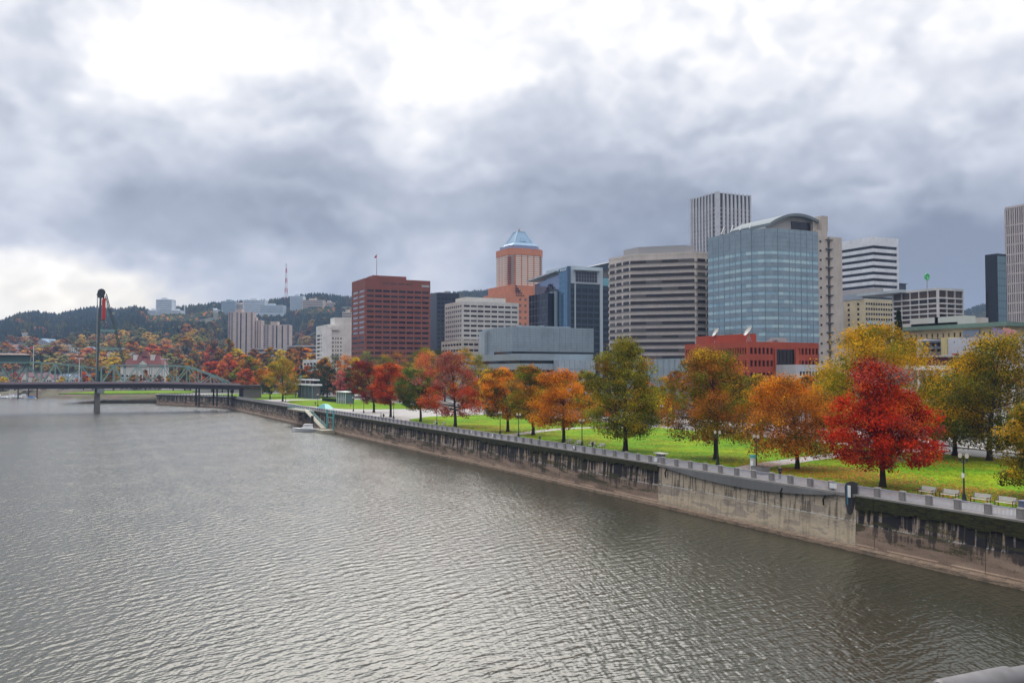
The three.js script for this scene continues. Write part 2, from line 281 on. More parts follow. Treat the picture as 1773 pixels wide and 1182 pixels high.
// seawall: stained concrete panels, moss along the top, footing at the waterline
const wallStain = (() => { // 112 m x 6.4 m, streaked from the top
  const w = 2048, h = 128, st = new Float32Array(w), r = rng(12);
  const a = tileNoise(1024, 128, 71), b = tileNoise(1024, 32, 72), d = tileNoise(1024, 256, 73);
  return dataTex(w, h, (x, y, c) => {
    const v = y / h, s1 = a[(Math.floor(v * 12) % 1024) * 1024 + x % 1024], s2 = b[(x * 1024 / w | 0) + 1024 * Math.floor(y * 2)], s3 = d[(y * 3 % 1024) * 1024 + (x * 3 % 1024)], s4 = b[((y * 3 + 300) % 1024) * 1024 + (x >> 1)];
    const drip = .48 + .9 * (s1 - .5) + .7 * (s2 - .5);           // how far down the black algae film has run
    const dark = smooth(drip - .10, drip + .07, v + (s3 - .5) * .22) * (v > .475 ? 1 : .75) * lerp(1, .25, smooth(.52, .66, s1));
    const patch = smooth(.54, .62, s4 + (s3 - .5) * .35) * smooth(.12, .3, v);
    let R = .25 + .28 * (s2 - .5) + .12 * (s3 - .5), G = .175 + .21 * (s2 - .5) + .10 * (s3 - .5), B = .125 + .15 * (s2 - .5) + .09 * (s3 - .5);
    if (Math.abs(v - .49) < .011 + .01 * (s3 - .5)) { R = .5; G = .48; B = .44; }
    if (Math.abs(v - .12) < .012 && s2 > .47) { R *= 1.9; G *= 1.9; B *= 1.9; }
    const white = smooth(.58, .68, s1 + (s3 - .5) * .2) * smooth(.40, .6, v) * .7; R = lerp(R, .40, white); G = lerp(G, .39, white); B = lerp(B, .39, white);
    const m = clamp(dark * 1.0); R = lerp(R, .016, m); G = lerp(G, .015, m); B = lerp(B, .018, m);
    R = lerp(R, .045, patch * .9); G = lerp(G, .042, patch * .9); B = lerp(B, .016, patch * .9);
    const ochre = s1 > .69 && v > .5 && v < .85 ? .4 : 0; R = lerp(R, .4, ochre); G = lerp(G, .2, ochre); B = lerp(B, .02, ochre);
    c[0] = R; c[1] = G; c[2] = B;
  });
})();
wallStain.repeat.set(1 / 112, 1 / 6.4);
const wallClean = dataTex(1024, 128, (() => { const a = tileNoise(1024, 16, 81), b = tileNoise(1024, 128, 82); return (x, y, c) => {
  const v = y / 128, s = a[(y * 4) * 1024 + x], f = b[(y * 4) * 1024 + x], st = b[(y >> 3) * 1024 + x]; let k = .35 + .20 * (s - .5) + .14 * (f - .5); k *= 1 - .6 * smooth(.54, .66, st) * (v > .5 ? 1 : .4);
  const tide = smooth(.06, .16, v + (s - .5) * .2) * (1 - smooth(.28, .40, v + (s - .5) * .2)); let R = k * 1.32, G = k * 1.08, B = k * .78; R += .09 * tide; G += .07 * tide; B += .04 * tide;
  const g = smooth(.54, .62, s) * .35; R *= 1 - g; G *= 1 - g; B *= 1 - g * .8;
  if (Math.abs(v - .52) < .012 && f > .4) { R = .55; G = .53; B = .48; } c[0] = R; c[1] = G; c[2] = B; }; })()); wallClean.repeat.set(1 / 40, 1 / 6.4);
const mossTex = dataTex(512, 64, (x, y, c) => { const s = nB[((y * 4) % 256) * 256 + x % 256], f = nC[((y * 4) % 256) * 256 + (x >> 1)]; const g = smooth(.38, .6, s + (f - .5) * .6); c[0] = lerp(.010, .040, g); c[1] = lerp(.010, .042, g); c[2] = lerp(.008, .008, g); }); mossTex.repeat.set(1 / 18, 1 / 1.2);
const stainMat = new THREE.MeshStandardMaterial({ map: wallStain, bumpMap: wallStain, bumpScale: .04, roughness: .85 }), cleanMat = new THREE.MeshStandardMaterial({ map: wallClean, bumpMap: wallClean, bumpScale: .02, roughness: .85 }), mossMat = new THREE.MeshStandardMaterial({ map: mossTex, bumpMap: mossTex, bumpScale: .08, roughness: 1 });
const footTex = dataTex(512, 64, (() => { const a = tileNoise(512, 32, 91), b = tileNoise(512, 128, 92); return (x, y, c) => { const k = y * 8 * 512 + x, s = a[k], f = b[(y * 4) * 512 + x], d = smooth(.5, .62, s) * .7, q = .75 + .9 * (f - .5); c[0] = lerp(.36, .07, d) * q; c[1] = lerp(.25, .06, d) * q; c[2] = lerp(.165, .05, d) * q; }; })()); footTex.repeat.set(1 / 37, 1 / 2);
const footMat = new THREE.MeshStandardMaterial({ map: footTex, bumpMap: footTex, bumpScale: .06, roughness: .75 });
const railConc = std('rail_concrete', .29, .27, .255, .85, { map: speck });
{
  const wall = thing('seawall', 'long concrete seawall streaked with black stains along the river', 'wall', [82, 0, -300]);
  const clean = [-116.4, -77];
  const cuts = [60]; for (const z of [-46.5, -60.5, -74.3, -77, -116.4]) cuts.push(z); for (let z = -131; z > -539; z -= 14) cuts.push(z); cuts.push(-540);
  cuts.forEach((z, k) => {
    if (k === cuts.length - 1) return; const z1 = cuts[k] - .035, z0 = cuts[k + 1] + .035, pale = z <= clean[1] + .01 && cuts[k + 1] >= clean[0] - .01;
    const m = new MB(); // slightly battered face: upper half proud of the lower half by a ledge
    const sec = (x0, x1, y0, y1) => m.hex([[x0, y0, z1], [x1 + 1.2, y0, z1], [x1 + 1.2, y0, z0], [x0, y0, z0]], [[x1, y1, z1], [x1 + 1.2, y1, z1], [x1 + 1.2, y1, z0], [x1, y1, z0]]);
    sec(81.52, 81.66, -2, 3.1); sec(81.74, 81.88, 3.1, pale ? 6.1 : 5.65);
    part(wall, 'wall_panel', m, pale ? cleanMat : stainMat, pale ? 'clean pale concrete panel in the stained seawall' : undefined);
    part(wall, 'footing', new MB().hex([[80.75, -2, z1 + .03], [81.52, -2, z1 + .03], [81.52, -2, z0 - .03], [80.75, -2, z0 - .03]], [[81.0, .42, z1 + .03], [81.52, .6, z1 + .03], [81.52, .6, z0 - .03], [81.0, .42, z0 - .03]]), footMat);
    if (!pale) { // mossy coping, its lower edge ragged
      const c = new MB(), r = rng(900 + k), n = Math.max(2, Math.round((z1 - z0) / .7));
      for (let j = 0; j < n; j++) { const a = lerp(z1, z0, j / n), b = lerp(z1, z0, (j + 1) / n), y = (cuts[k] > -78 ? 5.12 : 5.5) - .34 * r() - .16 * Math.sin(a * .31) - .1 * Math.sin(a * 1.3), xo = 81.50 + r() * .06; c.box(xo, 82.9, y, 6.28, b, a); }
      part(wall, 'mossy_coping', c, mossMat);
    }
  });
  part(wall, 'kerb', new MB().box(81.62, 82.92, 6.28, 6.46, -540, -116.4).box(81.62, 82.92, 6.28, 6.46, -77, 60).box(81.62, 82.92, 6.1, 6.46, -116.4, -77), railConc);
  // bowed fascia beam over the clean section
  const fb = new MB(), N = 30; for (let j = 0; j < N; j++) { const a = j / N, b = (j + 1) / N, y = t => 6.1 - 1.05 * Math.pow(Math.sin(Math.PI * clamp(t)), .8), za = lerp(-80, -114, a), zb = lerp(-80, -114, b); fb.hex([[81.45, y(a), za], [81.95, y(a), za], [81.95, y(b), zb], [81.45, y(b), zb]], [[81.45, 6.3, za], [81.62, 6.3, za], [81.62, 6.3, zb], [81.45, 6.3, zb]]); }
  part(wall, 'fascia_beam', fb, std('fascia', .20, .20, .195, .9, { map: weather }));
  for (const z of [-81.5, -88.8, -113.8]) part(wall, 'drain_pipe', new MB().tube([[81.5, 5.9, z], [81.42, 5.3, z - .3], [81.55, 4.6, z - .35]], [.12, .12, .1], 8), std('iron', .02, .018, .016, .7));
  // curved end of the wall beyond the bridge
  for (let k = 1; k < wallLine.length - 1; k++) { const [xa, za] = wallLine[k], [xb, zb] = wallLine[k + 1], y = 6.46, dx = xb - xa, dz = zb - za, l = Math.hypot(dx, dz), nx = -dz / l, nz = dx / l, o = .3;
    const q = (x, z, off) => [x + nx * -off * Math.sign(nx || 1), z + nz * -off * Math.sign(nx || 1)]; const A = q(xa, za, .3), B = q(xb, zb, .3);
    part(wall, 'wall_panel', new MB().prism([A, B, [xb + 1.2, zb], [xa + 1.2, za]], -2, 5.7), stainMat); part(wall, 'mossy_coping', new MB().prism([q(xa, za, .45), q(xb, zb, .45), [xb + 1.25, zb], [xa + 1.25, za]], 5.7, y), mossMat); }
  part(wall, 'end_wall', new MB().box(49, 62, -2, 6.3, -638.5, -636.2), stainMat);
}
{ // riverside railing: concrete posts with metal baluster panels
  const rail = thing('railing', 'grey metal baluster railing between concrete posts on the seawall', 'railing', [82, PARK, -300]);
  const P = 3.45, panelMat = std('rail_metal', .37, .37, .42, .5), postGeo = (() => { const m = new MB(); m.box(-.22, .22, 0, .98, -.33, .33); m.hex([[-.26, .98, .37], [.26, .98, .37], [.26, .98, -.37], [-.26, .98, -.37]], [[-.2, 1.1, .31], [.2, 1.1, .31], [.2, 1.1, -.31], [-.2, 1.1, -.31]]); return m.geom(); })();
  const panelGeo = len => { const m = new MB(), L = len / 2; m.box(-.045, .045, .90, .985, -L, L).box(-.03, .03, .10, .16, -L, L); const n = Math.round(len / .14); for (let k = 1; k < n; k++) { const z = -L + len * k / n; m.box(-.016, .016, .16, .90, z - .028, z + .028); } return m.geom(); };
  const pg = panelGeo(P - .66), pts = [];
  for (let z = -43.3; z > -541; z -= P) pts.push([82.25, z]);
  let [lx, lz] = pts.at(-1); for (let k = 2; k < wallLine.length; k++) { const [bx, bz] = wallLine[k], tx = bx + .3; let d = Math.hypot(tx - lx, bz - lz); while (d > P * .7) { const s = Math.min(1, P / d); lx += (tx - lx) * s; lz += (bz - lz) * s; pts.push([lx, lz]); d = Math.hypot(tx - lx, bz - lz); } }
  pts.forEach(([x, z], k) => {
    const turn = k + 1 < pts.length ? Math.atan2(pts[k + 1][0] - x, pts[k + 1][1] - z) : 0;
    if (Math.abs(z + 77.8) > 1.2) place(rail, 'post', postGeo, railConc, x, PARK + .06, z).rotation.y = turn;
    if (k + 1 < pts.length) { const [bx, bz] = pts[k + 1]; place(rail, 'baluster_panel', pg, panelMat, (x + bx) / 2, PARK + .06, (z + bz) / 2).rotation.y = turn; }
  });
}

// ---------------------------------------------------------------- city buildings
// A block stands square to the river: its east face lies in the plane x = x0 (toward the river), its north face in z = z1 (toward the viewer).
function plan(pc, pl, pr, X0, top) { const c = onX(pc, top, X0); return { x0: X0, x1: onZ(pr, top, c.z).x, z1: c.z, z0: onX(pl, top, X0).z, h: c.y, row: r => onX(pc, r, X0).y, e: px => c.z - onX(px, 600, X0).z, n: px => onZ(px, 600, c.z).x - X0 }; }
const even = (n, a, b, duty = .8) => Array.from({ length: n }, (_, k) => { const w = (b - a) / n; return [a + w * (k + (1 - duty) / 2), a + w * (k + (1 + duty) / 2)]; });
function floorsDown(top, step, height, n) { return Array.from({ length: n }, (_, k) => [top - k * step - height, top - k * step]); }
const STUFF_FROM = 300;
// walls of bands and piers in front of a core, windows set back between them; returns the thing
function block(o) {
  const { x0, x1, z0, z1, y1, mat, recess = .4 } = o, y0 = o.y0 ?? GROUND, t = o.thing ?? thing(o.name ?? 'office_building', o.label, o.category ?? 'building', [x0, y0, z1]);
  const m = new MB(), e = o.E ? recess : 0, n = o.N ? recess : 0; m.box(x0 + e, x1, y0, y1 - .001, z0, z1 - n);
  const r = rng(o.seed ?? 7); let count = 0; const spare = [];
  const face = (spec, east) => {
    const U = east ? z1 - z0 : x1 - x0, u0 = east ? 0 : (o.E ? recess : 0);
    const slab = (a, b, c, d, out = 0) => { if (b - a < .01 || d - c < .01) return; east ? m.box(x0 - out, x0 + recess, c, d, z1 - b, z1 - a) : m.box(x0 + a, x0 + b, c, d, z1 - recess, z1 + out); };
    const rows = spec.rows.slice().sort((a, b) => a[0] - b[0]); let y = y0;
    for (const [a, b] of rows) {
      slab(u0, U, y, a); y = b; let u = u0;
      for (const [p, q] of spec.cols) { const P = Math.max(p, u0), Q = Math.min(q, U); if (Q - P < .05) continue; slab(u, P, a, b); u = Q;
        const gm = typeof spec.glass === 'function' ? spec.glass(r) : spec.glass ?? (r() < .55 ? GL[0] : r() < .6 ? GL[1] : r() < .8 ? GL[2] : GL[3]), th = .1;
        const [bw, bh, bd] = east ? [th, b - a, Q - P] : [Q - P, b - a, th], X = east ? x0 + recess - .02 : x0 + (P + Q) / 2, Z = east ? z1 - (P + Q) / 2 : z1 - recess + .02;
        if (spec.joined || count >= STUFF_FROM) spare.push([bw, bh, bd, X, (a + b) / 2, Z]);
        else { const w = place(t, 'window', boxGeo(bw, bh, bd), gm, X, (a + b) / 2, Z); count++;
          if (spec.mull) { const k = spec.mull, mm = new MB(), H = (b - a) / 2; for (let j = 1; j < k; j++) { const f = -(Q - P) / 2 + (Q - P) * j / k; east ? mm.box(-.12, -.05, -H, H, f - .06, f + .06) : mm.box(f - .06, f + .06, -H, H, .05, .12); } const g = mm.geom(), q = new THREE.Mesh(g, spec.mullMat ?? mat); q.name = 'mullion'; w.add(q); } }
      }
      slab(u, U, a, b);
    }
    slab(u0, U, y, y1); if (spec.extra) spec.extra(slab, U, m);
  };
  if (o.E) face(o.E, true); if (o.N) face(o.N, false);
  if (spare.length) { const s = new MB(); for (const [w, h, d, X, Y, Z] of spare) s.box(X - w / 2, X + w / 2, Y - h / 2, Y + h / 2, Z - d / 2, Z + d / 2); tag(part(t, 'windows', s, o.spareMat ?? GL[0]), null, null, null, 'stuff'); }
  part(t, 'wall', m, mat);
  if (o.parapet !== 0) { const p = new MB(), w = .5, H = o.parapet ?? .9; p.box(x0, x0 + w, y1, y1 + H, z0, z1).box(x0 + w, x1, y1, y1 + H, z1 - w, z1).box(x1 - w, x1, y1, y1 + H, z0, z1 - w).box(x0 + w, x1 - w, y1, y1 + H, z0, z0 + w); part(t, 'parapet', p, mat); }
  return t;
}
function roofKit(t, x0, x1, z0, z1, y, seed, n = 5) { const r = rng(seed), g = std('roof_unit', .33, .34, .35, .7), names = ['roof_unit', 'roof_vent']; for (let k = 0; k < n; k++) { const w = 1.5 + r() * 4, d = 1.5 + r() * 4, h = 1 + r() * 1.8, x = lerp(x0 + 2, x1 - 6, r()), z = lerp(z0 + 6, z1 - 3, r()); if (k % 3 === 2) part(t, names[1], new MB().lathe(x, z, [[.4, y], [.4, y + 1.2], [.7, y + 1.25], [.6, y + 1.7], [.05, y + 1.8]], 10), g); else part(t, names[0], new MB().box(x, x + w, y, y + h, z - d, z).box(x + .2, x + w - .2, y + h, y + h + .15, z - d + .2, z - .2), g); } }

{ // brown brick office block
  const b = plan(632, 609, 745, 186, 481), mat = wallMat('brown_brick', .215, .062, .04), cols = even(8, 1, b.x1 - b.x0 - .8, .84);
  const yT = b.row(500.5), yB = b.row(621), st = (yT - yB) / 13.35, rows = floorsDown(yT, st, st * .44, 15), lav = glass('glass_lavender', .12, .12, .16, .05, .5);
  const t = block({ name: 'office_tower', label: 'reddish brown brick office block with rows of dark ribbon windows and a rooftop flagpole', ...b, y1: b.h - 1, mat, seed: 3, parapet: 1,
    N: { cols, rows, glass: r => r() < .7 ? glass('glass_plum', .010, .007, .014) : GL[1] }, E: { cols: even(2, 1, b.z1 - b.z0 - 1, .92), rows, glass: lav } });
  const x = px => onZ(px, 480, b.z1).x;
  part(t, 'penthouse', new MB().box(x(650), x(708), b.h - 1, b.row(474), b.z1 - 22, b.z1 - 6), mat);
  for (let k = 0; k < 4; k++) { const a = x(662 + k * 13.6), c = x(673 + k * 13.6); part(t, 'louvre', new MB().box(a, c, b.row(491), b.row(487), b.z1 - .02, b.z1 + .06), std('louvre_brown', .12, .045, .035, .8)); }
  part(t, 'wall_sign', new MB().box(x(730), x(743), b.row(492.5), b.row(489), b.z1 - .02, b.z1 + .15), std('sign_grey', .35, .36, .36, .6));
  const f = thing('flagpole', 'tall flagpole with a small red flag on top of the brown office block', 'flagpole', [x(662), b.row(474), b.z1 - 14]);
  const tp = b.row(434); part(f, 'pole', new MB().tube([[x(662), b.row(474), b.z1 - 14], [x(662), tp, b.z1 - 14]], [.32, .2], 8), std('pole_grey', .4, .4, .42, .5));
  const fl = new MB(); for (let k = 0; k < 4; k++) { const p = j => [x(662) - j * .4, 0, b.z1 - 14 + Math.sin(j * 1.2) * .3], A = p(k), B = p(k + 1); fl.quad([A[0], tp - 2.4 - k * .25, A[2]], [B[0], tp - 2.65 - k * .25, B[2]], [B[0], tp - .8 - k * .3, B[2]], [A[0], tp - .5 - k * .3, A[2]]); } part(f, 'flag', fl, std('flag_red', .5, .1, .09, .9, { side: THREE.DoubleSide }));
}
{ // white apartment slab
  const b = plan(569, 547, 611, 184, 563), mat = wallMat('white_render', .62, .61, .58), rows = floorsDown(b.row(577), 3.25, 1.5, 13);
  const t = block({ name: 'apartment_building', label: 'white apartment block with a blank white slab end beside the brown office block', ...b, x1: onZ(611, 600, b.z1).x, y1: b.h, mat, seed: 11, E: { cols: even(3, 1.5, b.z1 - b.z0 - 1.5, .8), rows }, N: { cols: [[b.n(575), b.n(577.4)], [b.n(580.5), b.n(582)], [b.n(584), b.n(586)], [b.n(589), b.n(591)]], rows: rows.slice(1) } });
  part(t, 'stair_tower', new MB().box(onZ(580, 560, b.z1).x, onZ(613, 560, b.z1).x, b.h, b.row(549), b.z1 - 15, b.z1 - .8), mat);
  part(t, 'blank_slab', new MB().box(onZ(557.5, 600, b.z1).x - .6, onZ(573, 600, b.z1).x, GROUND, b.row(566), b.z1 + .3, b.z1 + 1.5), wallMat('white_slab', .7, .7, .69));
  part(t, 'balcony_block', new MB().box(onZ(574, 600, b.z1).x, onZ(587, 600, b.z1).x, b.row(571), b.row(564), b.z1 - .1, b.z1 + 1.3), mat);
  const low = plan(560, 524, 566, 176, 623); block({ name: 'low_building', label: 'low white flat roofed building in front of the white apartment block', ...low, y1: low.h, mat, seed: 5, E: { cols: even(6, 1, low.z1 - low.z0 - 1, .7), rows: floorsDown(low.row(627), 3.4, 1.8, 2) } });
}
{ // two beige apartment towers far behind, their balcony notches given as dark blocks for shade
  const mat = wallMat('beige_tower', .50, .40, .35), dark = glass('balcony_shade_dark', .05, .05, .06, .1), tower = (label, wings, D) => {
    const c = atD(wings[0][0], 620, D), t = thing('apartment_tower', label, 'building', [c.x, GROUND, c.z]);
    for (const [pa, pb, top, depth] of wings) {
      const A = atD(pa, top, D + depth), B = atD(pb, top, D + depth), ht = A.y, nrm = V3(-FWD.x, 0, -FWD.z), back = FWD.clone().multiplyScalar(22), off = v => [A.x + (B.x - A.x) * v, A.z + (B.z - A.z) * v];
      part(t, 'wall', new MB().prism([off(0), off(1), [off(1)[0] + back.x, off(1)[1] + back.z], [off(0)[0] + back.x, off(0)[1] + back.z]], GROUND, ht), mat);
      const bal = new MB(), slit = new MB(), q = (v, out) => [off(v)[0] + nrm.x * out, off(v)[1] + nrm.z * out];
      for (const v of [.02, .13, .34, .93]) for (let y = ht - 3; y > GROUND + 4; y -= 2.95) { const w = .075; bal.prism([q(v, .35), q(v + w, .35), q(v + w, -.2), q(v, -.2)], y, y + 1.5); }  // dark proud blocks, coloured to stand for the shade inside balcony recesses
      for (const v of [.5, .72]) slit.prism([q(v, .3), q(v + .05, .3), q(v + .05, -.2), q(v, -.2)], GROUND + 6, ht - 1.5);
      tag(part(t, 'balcony_shade', bal, dark), null, null, null, 'stuff'); part(t, 'stair_windows', slit, GL[1]);
      part(t, 'parapet', new MB().prism([q(.28, .1), q(.55, .1), [q(.55, 0)[0] + back.x * .6, q(.55, 0)[1] + back.z * .6], [q(.28, 0)[0] + back.x * .6, q(.28, 0)[1] + back.z * .6]], ht, ht + 5), mat);
    }
  };
  tower('taller beige balconied apartment tower with a lower wing below the wooded hill', [[394.5, 437, 540, 0], [432, 451, 554, 14]], 1480);
  tower('shorter beige balconied apartment tower below the wooded hill', [[455.5, 500, 562, 0]], 1440);
}
{ // low curved parking decks in front of the towers
  const mat = wallMat('deck_concrete', .42, .40, .40);
  [['long grey parking deck with open levels under the beige towers', 428, 494, 603, 1150], ['grey flat roofed terraces under the hill beside the white apartment block', 493, 548, 598, 1100]].forEach(([label, pa, pb, top, D]) => {
    const A = atD(pa, top, D), B = atD(pb, top, D), t = thing('parking_deck', label, 'building', [A.x, GROUND, A.z]), bk = FWD.clone().multiplyScalar(40), ring = o => [[A.x - RGT.x * o, A.z - RGT.z * o], [B.x + RGT.x * o, B.z + RGT.z * o], [B.x + bk.x, B.z + bk.z], [A.x + bk.x, A.z + bk.z]];
    part(t, 'back_wall', new MB().prism([...ring(0).slice(0, 2).map(([x, z]) => [x + FWD.x * 14, z + FWD.z * 14]), ...ring(0).slice(2)], GROUND, A.y - 1.6), mat); for (let k = 0; k < 4; k++) part(t, 'deck_slab', new MB().prism(ring(1 + k * .2), A.y - 1.5 - k * 4.4, A.y - k * 4.4), mat);
  });
}
{ // navy slab between brown and white offices
  const b = plan(756, 745, 795, 275, 508), mat = std('navy_wall', .013, .018, .032, .35), t = block({ name: 'office_tower', label: 'dark navy slab tower between the brown office block and the white office', ...b, y1: b.h, mat, recess: .25, N: { cols: even(6, .6, b.x1 - b.x0 - .6, .8), rows: floorsDown(b.row(515), 3.7, 1.9, 16), glass: () => glass('glass_navy', .01, .013, .024) } });
  roofKit(t, b.x0, b.x1, b.z0, b.z1, b.h, 4, 3);
}
{ // white stepped office
  const b = plan(800, 770, 898, 258, 523), mat = wallMat('white_office', .52, .50, .47), st = (b.row(531) - b.row(592)) / 7.15, rows = floorsDown(b.row(527.5), st, st * .42, 9);
  const t = block({ name: 'office_building', label: 'off white office block with long dark windows beside the copper topped brick tower', ...b, y1: b.h, mat, seed: 21, N: { cols: even(8, 1, b.x1 - b.x0 - .6, .86), rows, glass: r => r() < .75 ? GL[2] : GL[3] }, E: { cols: even(8, 1, b.z1 - b.z0 - 1, .86), rows, glass: r => GL[3] } });
  const x = px => onZ(px, 520, b.z1 - 6).x; part(t, 'penthouse', new MB().box(x(806), x(875), b.h, b.row(512.5), b.z1 - 26, b.z1 - 6), mat); part(t, 'penthouse_louvre', new MB().box(x(845), x(862), b.row(523.5), b.row(520), b.z1 - 6, b.z1 - 5.85), GL[2]);
  const p = plan(800, 764, 836, 236, 590), rp = floorsDown(p.row(594), 4, 1.5, 4); block({ thing: t, ...p, x1: p.x0 + 21, y1: p.h, mat: wallMat('podium_cream', .48, .42, .36), seed: 2, N: { cols: even(5, 1, 20, .85), rows: rp }, E: { cols: even(7, 1, p.z1 - p.z0 - 1, .85), rows: rp }, parapet: .6 });
}
{ // brick tower with blue copper crown
  const X0 = 440, b = plan(893, 862, 937, X0, 432), brick = wallMat('koin_brick', .56, .20, .09), t = thing('office_tower', 'tall orange brick tower crowned by a blue copper pyramid roof', 'building', [X0, GROUND, b.z1]);
  const cx = (b.x0 + b.x1) / 2, cz = (b.z1 + b.z0) / 2, s = 21, cream = glass('glass_cream', .78, .70, .60, .35, 0);
  const oct = (hw, ch, y0, y1, mat, name) => part(t, name, new MB().prism([[cx - hw + ch, cz + hw], [cx + hw - ch, cz + hw], [cx + hw, cz + hw - ch], [cx + hw, cz - hw + ch], [cx + hw - ch, cz - hw], [cx - hw + ch, cz - hw], [cx - hw, cz - hw + ch], [cx - hw, cz + hw - ch]], y0, y1), mat);
  const yAt = r => onX(900, r, X0).y, yS = yAt(492), yTop = yAt(432), yBase = yAt(505);
  const xl = onX(867, 460, X0 + 4), hw = 22;
  oct(hw - .6, 6.5, yS - 2, yTop - 4, brick, 'shaft'); oct(hw + .1, 6.5, yTop - 4, yTop + 3.5, brick, 'upper_band');
  // lower wider stage with stepped shoulders
  part(t, 'base', new MB().box(cx - hw - 6, cx + hw + 26, GROUND, yBase, cz - hw - 16, cz + hw + 2), brick); part(t, 'shoulder', new MB().box(cx - hw - 3, cx + hw + 22, yBase, yS, cz - hw - 9, cz + hw + .8), brick);
  const fl = (yTop - 4 - yS) / 15; const strip = (x0, x1, z0, z1, name = 'window', mt = cream) => { for (let k = 0; k < 15; k++) place(t, name, boxGeo(x1 - x0, fl * .6, z1 - z0), mt, (x0 + x1) / 2, yS + fl * (k + .5), (z0 + z1) / 2); };
  const w = hw - 6.5; for (let k = 0; k < 4; k++) { const a = cx - w + (2 * w) * (k + .1) / 4, c = cx - w + 2 * w * (k + .9) / 4; strip(a, c, cz + hw - .75, cz + hw - .3); } for (let k = 0; k < 4; k++) { const a = cz - w + 2 * w * (k + .1) / 4, c = cz - w + 2 * w * (k + .9) / 4; strip(cx - hw + .3, cx - hw + .75, a, c); }
  const dg = new MB(); for (let k = 0; k < 15; k++) { const y = yS + fl * (k + .2); for (const [sx, sz] of [[-1, 1], [1, 1], [-1, -1]]) { const A = [cx + sx * (hw - 1.2), cz + sz * (hw - 5.4)], B = [cx + sx * (hw - 5.4), cz + sz * (hw - 1.2)], o = [sx * .35, sz * .35]; dg.prism([[A[0] + o[0], A[1] + o[1]], [B[0] + o[0], B[1] + o[1]], [B[0] - o[0], B[1] - o[1]], [A[0] - o[0], A[1] - o[1]]], y, y + fl * .62); } } part(t, 'corner_windows', dg, glass('glass_warm', .4, .33, .28, .25), undefined).userData.kind = 'stuff';
  for (let k = 0; k < 14; k++) place(t, 'balcony', boxGeo(5, .9, 2.4), std('balcony_brick', .3, .09, .05, .9), cx - hw - .2, yS + fl * (k + .6), cz + hw - 4);
  const low = new MB(); for (let k = 0; k < 12; k++) for (let j = 0; j < 8; j++) { const X = cx - 12 + j * 6.6; low.box(X, X + 2.6, yBase - 9 - k * 6.8, yBase - 6.2 - k * 6.8, cz + hw + 1.9, cz + hw + 2.1); const Z = cz + hw - 4 - j * 6; low.box(cx - hw - 6.1, cx - hw - 5.9, yBase - 9 - k * 6.8, yBase - 6.2 - k * 6.8, Z - 3, Z); } part(t, 'base_windows', low, glass('glass_tan', .16, .11, .09, .15)).userData.kind = 'stuff';
  for (let k = 0; k < 5; k++) for (let j = 0; j < 5 - k; j++) part(t, 'stair_window', new MB().box(cx - hw + 6 + j * 2.2, cx - hw + 7.3 + j * 2.2, yBase - 4 + k * 2.6, yBase - 2.4 + k * 2.6, cz + hw + .75, cz + hw + 2.25), GL[2]);
  const cop = std('copper_blue', .20, .33, .46, .45), ribM = std('copper_pale', .42, .55, .66, .5), y1 = yTop + 3.5, yr = yAt(407), yt = yAt(393);
  oct(hw - 3, 7, y1, y1 + 4, std('copper_band', .2, .26, .42, .5), 'cornice'); const fr = (a, ya, b2, yb, name, mt) => part(t, name, new MB().hex([[cx - a, ya, cz + a], [cx + a, ya, cz + a], [cx + a, ya, cz - a], [cx - a, ya, cz - a]], [[cx - b2, yb, cz + b2], [cx + b2, yb, cz + b2], [cx + b2, yb, cz - b2], [cx - b2, yb, cz - b2]]), mt);
  fr(16.5, y1 + 4, 12, y1 + 8, 'roof_skirt', cop); fr(11.6, y1 + 8, 4.6, yt, 'roof', cop);
  const rb = new MB(); for (const [sx, sz] of [[-1, 1], [1, 1], [-1, -1], [1, -1]]) rb.bar([cx + sx * 11.7, y1 + 8, cz + sz * 11.7], [cx + sx * 4.7, yt, cz + sz * 4.7], 1, 1); rb.bar([cx - 4.7, yt, cz + 4.7], [cx + 4.7, yt, cz + 4.7], .9).bar([cx - 4.7, yt, cz + 4.7], [cx - 4.7, yt, cz - 4.7], .9).bar([cx - 11.7, y1 + 8.2, cz + 11.7], [cx + 11.7, y1 + 8.2, cz + 11.7], .9).bar([cx - 11.7, y1 + 8.2, cz + 11.7], [cx - 11.7, y1 + 8.2, cz - 11.7], .9); part(t, 'roof_rib', rb, ribM);
  part(t, 'crown_lantern', new MB().lathe(cx, cz, [[1.6, yt], [1.2, yt + 2], [1.9, yt + 2.1], [.2, yt + 4.5]], 8), std('lantern', .6, .45, .35, .6));
  const tri = new MB(); tri.tri([cx - 5, y1 + 9.5, cz + 11.35], [cx + 3.5, y1 + 9.5, cz + 11.35], [cx - .7, yt - 4, cz + 6.3]); part(t, 'gable_glass', tri, glass('glass_roof', .12, .2, .3, .08, .4));
}
